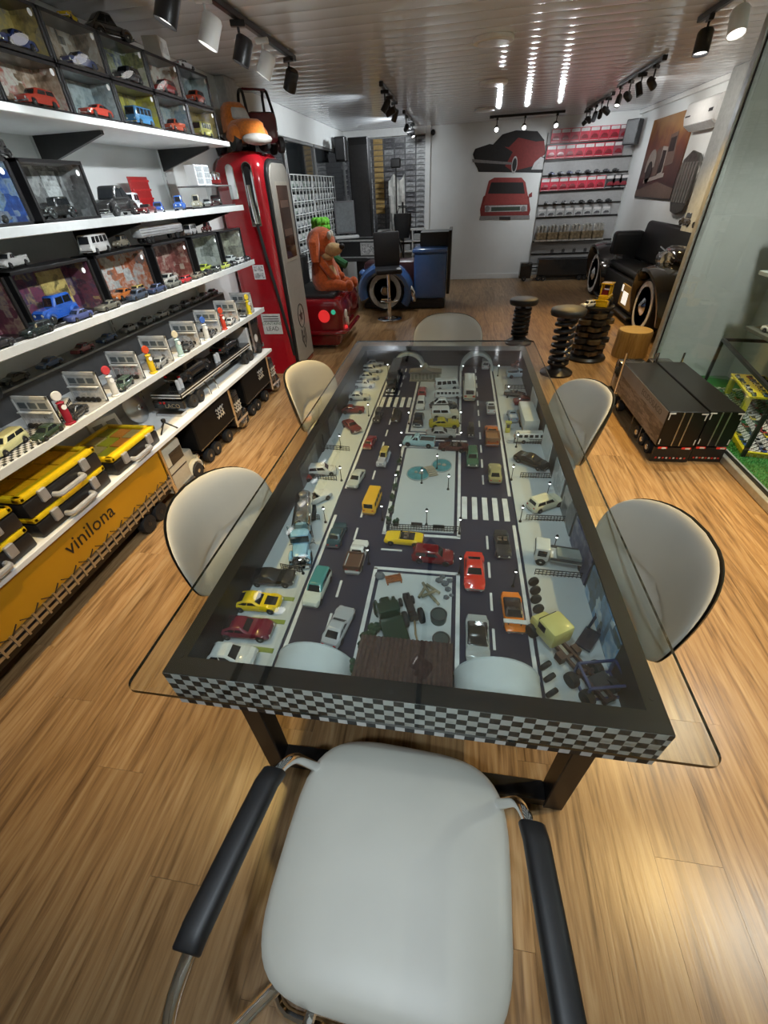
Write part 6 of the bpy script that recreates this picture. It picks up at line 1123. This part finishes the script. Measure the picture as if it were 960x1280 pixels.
pp('print_cab',[(-.20,.40),(-.16,.78),(-.42,.80),(-.52,.44)],tk[2],.001); pp('print_cab_window',[(-.22,.58),(-.20,.74),(-.40,.75),(-.44,.58)],tk[1],.002); pp('print_bumper',[(.55,.20),(.55,.25),(-.30,.33),(-.30,.28)],tk[0],.002); pp('print_road',[(.82,.02),(.82,.10),(-.1,.22),(-.82,.14),(-.82,.02)],tk[2],.0005)
t = T('air_conditioner','white split air conditioner on the right wall','air conditioner',(XR-.002,7.72,2.12)); G().prism([(0,0),(-.10,0),(-.19,.06),(-.21,.14),(-.20,.27),(-.17,.29),(0,.29)],'y',-.45,.45).xf(Matrix(((1,0,0,0),(0,1,0,0),(0,0,1,0),(0,0,0,1)))).build('casing', WHITE, t, bev=.01, seg=2); G().obox((-.152,0,.032),(.11,.80,.01),(0,R(34),0)).build('louvre', M('ac_louvre',(.55,.56,.56),.4), t); G().box(-.215,-.205,-.38,-.28,.14,.17).build('logo_plate', DGREY, t); G().box(-.213,-.2,.25,.40,.14,.155).build('display', DGREY, t)
t = T('wall_grille_ornament','dark cast metal car grille hung on the right wall','wall ornament',(XR-.03,7.82,1.22)); pr = [(.0,.0),(.22,.02),(.34,.16),(.36,.42),(.28,.62),(.10,.70),(-.14,.66),(-.30,.52),(-.34,.24),(-.20,.04)]
G().prism([(y_,z_) for y_,z_ in pr],'x',-.05,0).build('casting', M('cast_dark',(.09,.085,.075),.4,.5,noise=.4,scale=20), t, bev=.015)
sl3 = G().box(-.068,-.05,-.02,.02,-.22,.22).mesh('grille_bar')
for k in range(6): o = ob('grille_bar', sl3, M('cast_light',(.25,.24,.22),.35,.6), t); o.location = (0,-.22+.09*k,.36)
struct('trim_5', G().box(2.94,XR,6.75,7.28,0,ZC), M('pier_grey',(.42,.44,.43),.6), bev=.006)
# ---- black vintage car side used as bench along the right wall
t = T('black_car_bench','black vintage car body with bench seat and whitewall wheels','car bench',(2.62,7.75,0)); KB = M('car_black',(.010,.010,.011),.12,coat=.8); KS = M('bench_vinyl',(.008,.0085,.009),.42,spec=.25)
G().box(-.16,.42,-.95,.85,.10,.50).build('bench_box', KS, t, bev=.03, seg=2); G().box(-.12,.30,-.90,.82,.50,.60).build('seat_cushion', KS, t, bev=.04, seg=3); G().obox((.34,-.05,.86),(.10,1.75,.52),(0,R(8),0)).build('backrest', KS, t, bev=.05, seg=3)
for s,yc in ((-1,-1.42),(1,1.20)):
    rg = []
    for k in range(15):
        a = R(195-210*k/14); w_ = .14+.10*math.sin(PI*k/14); rg.append([(-.02+w_*1.25*s_,yc+.50*math.cos(a)+.06*math.cos(a)*c_,.32+.44*math.sin(a)+.06*math.sin(a)*c_) for c_,s_ in ring(0,0,1,1,10)])
    G().loft(rg).build('fender', KB, t, smooth=60); G().lathe([(.15,-.09),(.32,-.09),(.335,-.05),(.335,.07),(.15,.07)],(-.12,yc,.335),28,'x').build('tyre', RUBBER, t)
    G().lathe([(.235,-.097),(.295,-.097),(.295,-.087),(.235,-.087),(.235,-.097)],(-.12,yc,.335),32,'x').build('whitewall', M('whitewall_bright',(.68,.66,.62),.5), t); G().lathe([(.15,-.092),(.23,-.094),(.23,-.08),(.15,-.078)],(-.12,yc,.335),28,'x').build('red_rim', paint((.35,.012,.02)), t); G().lathe([(.001,-.13),(.05,-.125),(.09,-.10),(.15,-.085),(.16,-.07)],(-.12,yc,.335),24,'x').build('hubcap', CHROME, t)
    G().box(.05,.42,yc-.40,yc+.40,.30,.78 if s < 0 else .70).build('wing_body', KB, t, bev=.10, seg=4)
G().box(-.05,.40,-1.55,-.98,.72,.98).build('cowl', KB, t, bev=.12, seg=4); g = G()
for z_ in (.80,.86,.92): g.obox((-.06,-1.26,z_),(.012,.5,.012),(R(8),0,0))
g.build('chrome_strips', CHROME, t); G().lathe([(.001,-.10),(.06,-.09),(.09,-.02),(.07,.08),(.01,.12)],(-.10,-1.32,.86),18,'y').build('headlamp', KB, t); G().lathe([(.001,-.104),(.075,-.095),(.085,-.04)],(-.10,-1.32,.86),18,'y').build('headlamp_lens', CHROME, t)
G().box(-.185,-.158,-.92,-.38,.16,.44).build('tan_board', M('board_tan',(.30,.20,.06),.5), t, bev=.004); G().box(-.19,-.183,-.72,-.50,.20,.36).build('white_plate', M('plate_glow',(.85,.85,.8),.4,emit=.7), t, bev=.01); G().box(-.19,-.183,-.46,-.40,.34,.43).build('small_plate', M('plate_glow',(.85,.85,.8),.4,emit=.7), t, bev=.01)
G().box(-.22,.20,-1.0,.9,.06,.10).build('running_board', BLACK, t, bev=.01); G().box(-.10,.34,.80,1.0,.50,.98).build('side_bolster', KS, t, bev=.05, seg=3)
car('dark model car on the bench backrest','vintage',(2.98,7.2,1.13),90,.36,(.05,.045,.04),group='models on the bench back'); car('black model roadster on the bench backrest','open',(2.98,6.75,1.13),90,.36,(.015,.015,.016),group='models on the bench back')
# ---- shock absorber stools
def stool(label, x, y, h):
    t = T('spring_stool', label, 'stool', (x,y,0), 0, 'coil spring stools'); G().lathe([(.001,h-.075),(.10,h-.075),(.165,h-.065),(.175,h-.04),(.17,h-.012),(.15,h),(.001,h)],n=36).build('cushion', M('stool_vinyl',(.018,.019,.02),.5), t, smooth=50)
    G().lathe([(.17,0),(.17,.02),(.14,.04),(.10,.06),(.06,.12),(.045,.14),(.045,h-.20),(.03,h-.18),(.03,h-.07)],n=24).build('damper', SATIN, t); pts = []; N = 84; zz0, zz1 = .13, h-.12
    for k in range(N+1): a = 2*PI*6*k/N; pts.append((.092*math.cos(a),.092*math.sin(a),zz0+(zz1-zz0)*k/N))
    G().tube(pts,.021,8).build('coil_spring', M('spring_black',(.02,.02,.021),.35,.3), t); G().lathe([(.11,0),(.11,.015),(.05,.03)],(0,0,.11),20).build('lower_cup', SATIN, t); G().lathe([(.05,0),(.10,.012),(.10,.025)],(0,0,h-.13),20).build('upper_cup', SATIN, t)
stool('black round spring stool nearer the table', 1.14,4.80,.665); stool('black round spring stool farther from the table', .845,5.92,.54)
# ---- crankshaft side table with toys
t = T('crankshaft_table','side table made of bronze camshafts and crank discs','side table',(1.56,5.32,0)); BRZ = M('bronze_crank',(.13,.10,.06),.35,.7,noise=.4,scale=15); G().lathe([(.21,0),(.22,.02),(.20,.045),(.06,.06)],n=28).build('base_plate', SATIN, t); G().lathe([(.15,.545),(.17,.55),(.17,.575),(.001,.575)],n=28).build('top_plate', SATIN, t); dm = G().lathe([(.06,-.026),(.078,-.02),(.078,.02),(.06,.026)],n=16).mesh('crank_lobe')
for j,(dx,dy) in enumerate(((-.10,-.06),(.0,-.12),(.10,-.05),(.06,.09),(-.07,.09))):
    G().cyl((dx,dy,.05),(dx,dy,.55),.022,n=10).build('shaft', BRZ, t)
    for k in range(7): o = ob('crank_lobe', dm, BRZ if (k+j)%2 else SATIN, t); o.location = (dx+.018*math.cos(k*2.1+j),dy+.018*math.sin(k*2.1+j),.095+.066*k)
car('small white rally car on the crankshaft table','hatch',(1.44,5.25,.575),-150,.17,(.6,.6,.58),group='toys on the crankshaft table')
t = T('toy_loader','yellow toy wheel loader on the crankshaft table','toy loader',(1.62,5.36,.575),R(-120)); YL = paint((.62,.38,.01)); G().box(-.10,.06,-.055,.055,.03,.10).build('body', YL, t, bev=.01); g = G()
for sx in (-.05,.04):
    for s in (-1,1): g.box(sx-.008,sx+.008,s*.045-.008,s*.045+.008,.10,.20)
g.box(-.065,.055,-.058,.058,.20,.215).build('cab_frame', YL, t, bev=.004); G().box(-.04,.03,-.04,.04,.10,.15).build('seat', paint((.2,.02,.02)), t); G().box(.09,.15,-.08,.08,.0,.05).box(.14,.15,-.08,.08,.05,.07).build('bucket', YL, t, bev=.004); G().box(.05,.10,-.05,-.035,.04,.06).box(.05,.10,.035,.05,.04,.06).build('arms', YL, t); wheels(t,[(x,s*.06) for x in (-.06,.04) for s in (-1,1)],.035,.03,YL)
t = T('wood_stump','pale wood log stump behind the black trailers','stump',(2.07,5.42,0)); WD = wood('stump_bark',(.20,.12,.04),(.38,.25,.09),(.50,.36,.16),.5,'z',1.2); G().lathe([(.185,0),(.19,.05),(.18,.2),(.185,.27),(.175,.29)],n=28).build('bark', WD, t, smooth=50); G().lathe([(.001,.292),(.172,.292),(.172,.28)],n=28).build('cut_face', wood('stump_face',(.38,.25,.09),(.52,.37,.15),(.60,.46,.22),.5,'x',2), t)
# ---- two black box trailers on the floor
def trailer(label, x0, x1, y0, y1, printed):
    t = T('model_box_trailer_truck', label, 'model truck', ((x0+x1)/2,y0,0), 0, 'large black trailer trucks'); a = (x1-x0)/2; L = y1-y0; KP = M('trailer_black',(.006,.006,.006),.28,spec=.35)
    G().box(-a,a,.0,L,.13,.40).build('box', KP, t, bev=.004); G().box(-.05,.05,.03,L+.1,.07,.13).build('chassis', BLACK, t); G().box(-a,a,.004,.02,.006,.12).build('rear_flap', BLACK, t)
    stm = G().box(-.006,.006,-.003,.0,0,.012).mesh('reflector_tick')
    for k in range(9): o = ob('reflector_tick', stm, [M('tick_red',(.5,.03,.02),.4),M('tick_white',(.6,.55,.5),.4)][k%2], t); o.location = (-a*.75+k*a*.19,.003,.03)
    for x in (-.03,.02): G().box(x-.003,x+.003,-.006,.0,.14,.395).build('lock_bar', STEEL, t)
    for s in (-1,1):
        G().box(s*a*.62-.03,s*a*.62+.03,-.006,.0,.115,.128).build('rear_lamp', M('rear_red',(.6,.03,.02),.3,emit=.3), t); G().box(s*a*.62-.008,s*a*.62+.022,-.008,.0,.116,.127).build('white_lamp', LIGHTW, t); G().box(s*a*.8-.02,s*a*.8+.02,-.003,.0,.382,.39).box(s*(a-.012)-.003,s*(a-.012)+.003,-.003,0,.34,.38).box(s*(a-.012)-.003,s*(a-.012)+.003,-.003,0,.15,.19).build('corner_mark', WHITE, t)
    wheels(t,[(s*(a-.03),y) for y in ()for s in (1,)],.05,.04)
    wm = G().lathe([(.03,-.022),(.048,-.022),(.05,-.012),(.05,.012),(.048,.022),(.03,.022),(.03,.0)],n=18,axis='x').mesh('wheel')
    for y in (.14,.26,.38,L-.12,L+.02,L+.22):
        for s in (-1,1): o = ob('wheel', wm, RUBBER, t); o.location = (s*(a-.03),y,.05)
        for s in (-1,1): h_ = G().lathe([(.001,-.012),(.02,-.014),(.03,0)],n=12,axis='x').build('hub', CHROME, t); h_.location = (s*(a-.03)+(-.012 if s < 0 else .012),y,.05)
    KC = paint((.012,.012,.013)); G().box(-a*.9,a*.9,L+.04,L+.24,.10,.36).build('cab', KC, t, bev=.02, seg=2); G().box(-a*.85,a*.85,L+.238,L+.243,.24,.33).box(-a*.905,a*.905,L+.10,L+.2,.24,.32).build('cab_windows', CARGLASS, t)
    for s in (-1,1): G().cyl((s*a*.95,L+.03,.10),(s*a*.95,L+.03,.47),.008,n=8).build('exhaust_stack', CHROME, t)
    G().box(-a,-a+.004,.3,.304,.0,.13).box(-a,-a+.004,.5,.504,.0,.13).build('landing_leg', STEEL, t)
    if printed:
        G().box(-a-.002,-a,.01,L-.01,.14,.30).build('side_print_low', collage('trailer_print',[(.015,.012,.01),(.06,.045,.035),(.14,.12,.10),(.03,.022,.018)],16,5,.35,(1,.35,2)), t); G().box(-a-.002,-a,.01,L-.01,.30,.395).build('side_print_sky', M('print_sky',(.20,.20,.20),.35,noise=.2,scale=4), t); letter('ECUDOSLACO',.062,BLACK,t,(-a-.0025,.30,.345),(R(90),0,R(-90)))
trailer('black model trailer with brown landscape print along its side', 1.50,1.755,2.93,3.95,True); trailer('plain black model trailer next to the glass showcase', 1.77,1.985,2.95,3.97,False)
# ================================================================ glass showcase on the right
ALU = M('showcase_alu',(.55,.57,.56),.3,.5); GLS = glass('showcase_glass',(.94,.965,.95),.05,.02,.9); PALE = M('showcase_pale',(.52,.54,.51),.6,noise=.04,scale=3)
t = T('glass_showcase','full height glass showcase with aluminium post on the right','showcase',(0,0,0)); GXX = 2.018
G().box(GXX-.03,GXX+.05,YF+.05,4.70,0,.055).build('sill', ALU, t, bev=.004); G().box(GXX+.0,GXX+.015,YF+.05,4.66,.055,.07).build('sill_track', BLACK, t); G().box(GXX-.02,GXX+.05,4.63,4.70,.055,ZC-.002).build('corner_post', ALU, t, bev=.004); G().box(GXX+.0,GXX+.008,4.615,4.63,.055,ZC-.05).build('post_gasket', BLACK, t); G().box(GXX-.02,GXX+.05,YF+.05,4.63,ZC-.05,ZC-.002).build('head_rail', ALU, t)
G().box(GXX+.012,GXX+.018,YF+.06,4.625,.06,ZC-.05).build('glass_pane', GLS, t, smooth=0)
G().box(GXX+.05,2.82,4.66,4.70,0,ZC-.002).build('end_wall', PALE, t); G().box(2.78,2.82,YF+.05,4.66,0,ZC-.002).build('back_wall', PALE, t)
GRS = M('turf_base',(.03,.16,.03),.9,noise=.4,scale=60); G().box(GXX+.05,2.78,YF+.06,4.66,.0,.035).build('turf_bed', GRS, t)
rt = random.Random(4); g = G()
for k in range(26000):
    x, y = rt.uniform(GXX+.055,2.76), rt.uniform(1.2,4.2); a = rt.uniform(0,2*PI); h = rt.uniform(.012,.022); dx, dy = .0025*math.cos(a), .0025*math.sin(a); lx, ly = rt.uniform(-.008,.008), rt.uniform(-.008,.008)
    g.add([(x-dx,y-dy,.034),(x+dx,y+dy,.034),(x+lx,y+ly,.034+h)],[(0,1,2)])
gr = g.build('turf_blades', M('turf_green',(.05,.26,.05),.8,noise=.35,scale=30), t, smooth=0); gr['kind'] = 'stuff'
for k,(z_,y1) in enumerate(((.62,4.25),(1.02,4.40),(1.5,4.4))): G().box(2.50,2.78,-.5,y1,z_-.03,z_).build('inner_shelf', M('shelf_dark',(.10,.11,.10),.4) if k == 0 else M('shelf_pale',(.5,.53,.5),.45), t, bev=.003)
for y in (3.6,2.2,.8):
    l = bpy.data.lights.new('showcase_lamp','SPOT'); l.energy = 95; l.color = (.97,1,.97); l.spot_size = R(120); l.spot_blend = .8; l.shadow_soft_size = .05; lo = bpy.data.objects.new('showcase_lamp', l); C.objects.link(lo); lo.parent = t; lo.location = (2.28,y,ZC-.07)
    G().lathe([(.001,0),(.045,0),(.05,.012),(.05,.02)],(2.28,y,ZC-.04),16).build('downlight', LENS, t)
car('white model car on the dark shelf inside the showcase','coupe',(2.60,4.0,.62),-70,.22,(.6,.62,.6),group='models in the showcase'); car('black model car on the pale shelf inside the showcase','beetle',(2.62,4.15,1.02),-70,.24,(.015,.015,.015),group='models in the showcase')
# race track display box with a crowd of tiny cars
t = T('race_display_box','black framed glass box with yellow and checkered race deck','display box',(2.50,3.60,.036),R(-11)); bx_, by_, bh = .235,.66,.46; g = G(); f_ = .012
for s in (-1,1):
    for q_ in (-1,1): g.box(s*bx_-f_,s*bx_+f_,q_*by_-f_,q_*by_+f_,0,bh)
    g.box(s*bx_-f_,s*bx_+f_,-by_,by_,bh-f_,bh+f_).box(-bx_,bx_,s*by_-f_,s*by_+f_,bh-f_,bh+f_)
g.build('frame', CASEF, t); G().box(-bx_,bx_,-by_,by_,0,.03).build('deck', checker('race_check',(.62,.62,.6),(.015,.015,.015),.022), t); YW = M('race_yellow',(.66,.56,.02),.4)
G().box(-bx_-.004,-bx_+.02,-by_,by_,0,.036).box(-bx_,bx_,-by_,-by_+.02,0,.036).build('yellow_kerb', YW, t); G().box(-.08,.20,.05,by_-.06,.17,.185).build('upper_deck', YW, t)
for x,y in ((-.07,.08),(-.07,.52),(.18,.08)): G().box(x-.02,x+.02,y-.02,y+.02,.03,.17).build('support', YW, t)
G().box(-bx_+.002,-bx_+.004,-by_,by_,.03,bh).build('side_pane', ACRYL, t, smooth=0)
mg = G(); mg.m = 0; mg.loft([[(-.5,-.2,.06),(-.5,.2,.06),(-.5,.18,.2),(-.5,-.18,.2)],[(.1,-.2,.06),(.1,.2,.06),(.1,.18,.22),(.1,-.18,.22)],[(.5,-.17,.06),(.5,.17,.06),(.5,.15,.14),(.5,-.15,.14)]]); mg.m = 1; mg.loft([[(-.35,-.16,.2),(.18,-.16,.2),(.18,.16,.2),(-.35,.16,.2)],[(-.22,-.13,.33),(.05,-.13,.33),(.05,.13,.33),(-.22,.13,.33)]]); mg.m = 2
for x in (-.3,.3):
    for s in (-1,1): mg.cyl((x,s*.14,.08),(x,s*.22,.08),.085,n=8)
mini = mg.mesh('mini_racer', smooth=0); rc = [((.5,.5,.5),'white'),((.35,.03,.04),'red'),((.04,.08,.3),'blue'),((.03,.15,.08),'green'),((.03,.03,.03),'black'),((.55,.45,.03),'yellow'),((.3,.3,.32),'silver')]; ci = 0
for deck,(xa,ya,nx,ny,z_) in enumerate(((-.20,-.60,5,15,.066),(-.05,.09,4,6,.221))):
    for i_ in range(nx):
        for j in range(ny):
            c, cn = rc[rt.randrange(7)] if not (deck == 0 and j > 9 and i_ > 2) else rc[1]; ci += 1
            o = ob('mini_racer', mini, [paint(c),CARGLASS,RUBBER], None, '%s tiny racer on the %s deck, %s row, %s from the glass' % (cn,('lower','upper')[deck],ORD[j],ORD[i_]),'toy car','tiny racers in the display box'); v_ = Matrix.Rotation(R(-11),3,'Z') @ Vector((xa+.09*i_+rt.uniform(-.006,.006),ya+.082*j,0)); o.location = (2.50+v_.x,3.60+v_.y,z_); o.rotation_euler = (0,0,R(rt.choice((95,85,-90,100))-11)); o.scale = (.068,.068,.068)
# dark model beside the race box
t = T('dark_model_case','low dark display plinth on the turf at the picture edge','plinth',(2.52,2.62,.036)); G().box(-.12,.14,-.22,.22,0,.20).build('block', M('plinth_dark',(.03,.03,.032),.4), t, bev=.006); G().box(-.13,.15,-.23,.23,.2,.215).build('cap', DGREY, t, bev=.003)

# ================================================================ pieces that belong to a part hang under that part
SUBP = {'windows':'cabin','seats':'body','cargo_bed':'body','lens':'barrel','cap':'post','bulb':'post','baluster':'rails','round_sticker':'frame','back_picture':'backdrop','glass_front':'frame','meter_window':'front_panel','window_frame':'front_panel','meter_dial':'front_panel','star_emblem':'front_panel','emblem_ring':'front_panel','shield_outline':'front_panel','stencil_bars':'front_panel','small_print':'warning_plate','rating_print':'rating_plate','nozzle':'nozzle_recess_rim','deck_stripe':'deck','tail_stripe':'deck','round_emblem':'cab','tail_lamps':'tail_panel','rail_stay':'side_rails','curtain_strap':'curtain_box','curtain_cord':'curtain_box','script_emblem':'box_body','lower_trim':'box_body','window_pane':'upper_panel','white_border':'back_wall','upper_panel':'back_wall','latch':'yellow_rim','clear_lid':'yellow_rim','bin':'black_tray','handle':'black_tray','glass_edge':'glass_top','glass_pads':'glass_top','lane_dash':'road_board','crossing_bar':'road_board','road_marking':'road_board','kerb_line':'road_board','portal_rim':'vault','whitewall':'tyre','hubcap':'tyre','red_rim':'tyre','hub_spinner':'tyre','light_ring':'tail_light','display':'panel','louvre_panel':'shell','edge_profiles':'shell','nose':'muzzle','headlamp_lens':'headlamp','white_plate':'tan_board','small_plate':'tan_board','armrest':'arm_tube','back_shell':'backrest','seat_shell':'seat','side_print_low':'box','side_print_sky':'box','lock_bar':'box','corner_mark':'box','rear_lamp':'box','white_lamp':'box','reflector_tick':'rear_flap','cab_windows':'cab','hatch_lids':'tank','pane':'shell','grille_bar':'casting','slots':'channel','print_cab_window':'print_cab','print_grille_gap':'print_grille'}
for o in [q for q in C.objects if q.parent is None and q.type == 'EMPTY']:
    ch = list(o.children); by = {}
    for c in ch: by.setdefault(c.name.split('.')[0], c)
    for c in ch:
        p = by.get(SUBP.get(c.name.split('.')[0], ''))
        if p and p is not c and p.matrix_basis == Matrix() : c.parent = p
        elif c.name.startswith('lettering'):
            p = by.get('curtain_box') or by.get('warning_plate') or by.get('box') or by.get('tail_panel')
            if p and p.matrix_basis == Matrix(): c.parent = p
# keep at most three levels
for o in list(C.objects):
    if o.parent and o.parent.parent and o.parent.parent.parent: o.parent = o.parent.parent
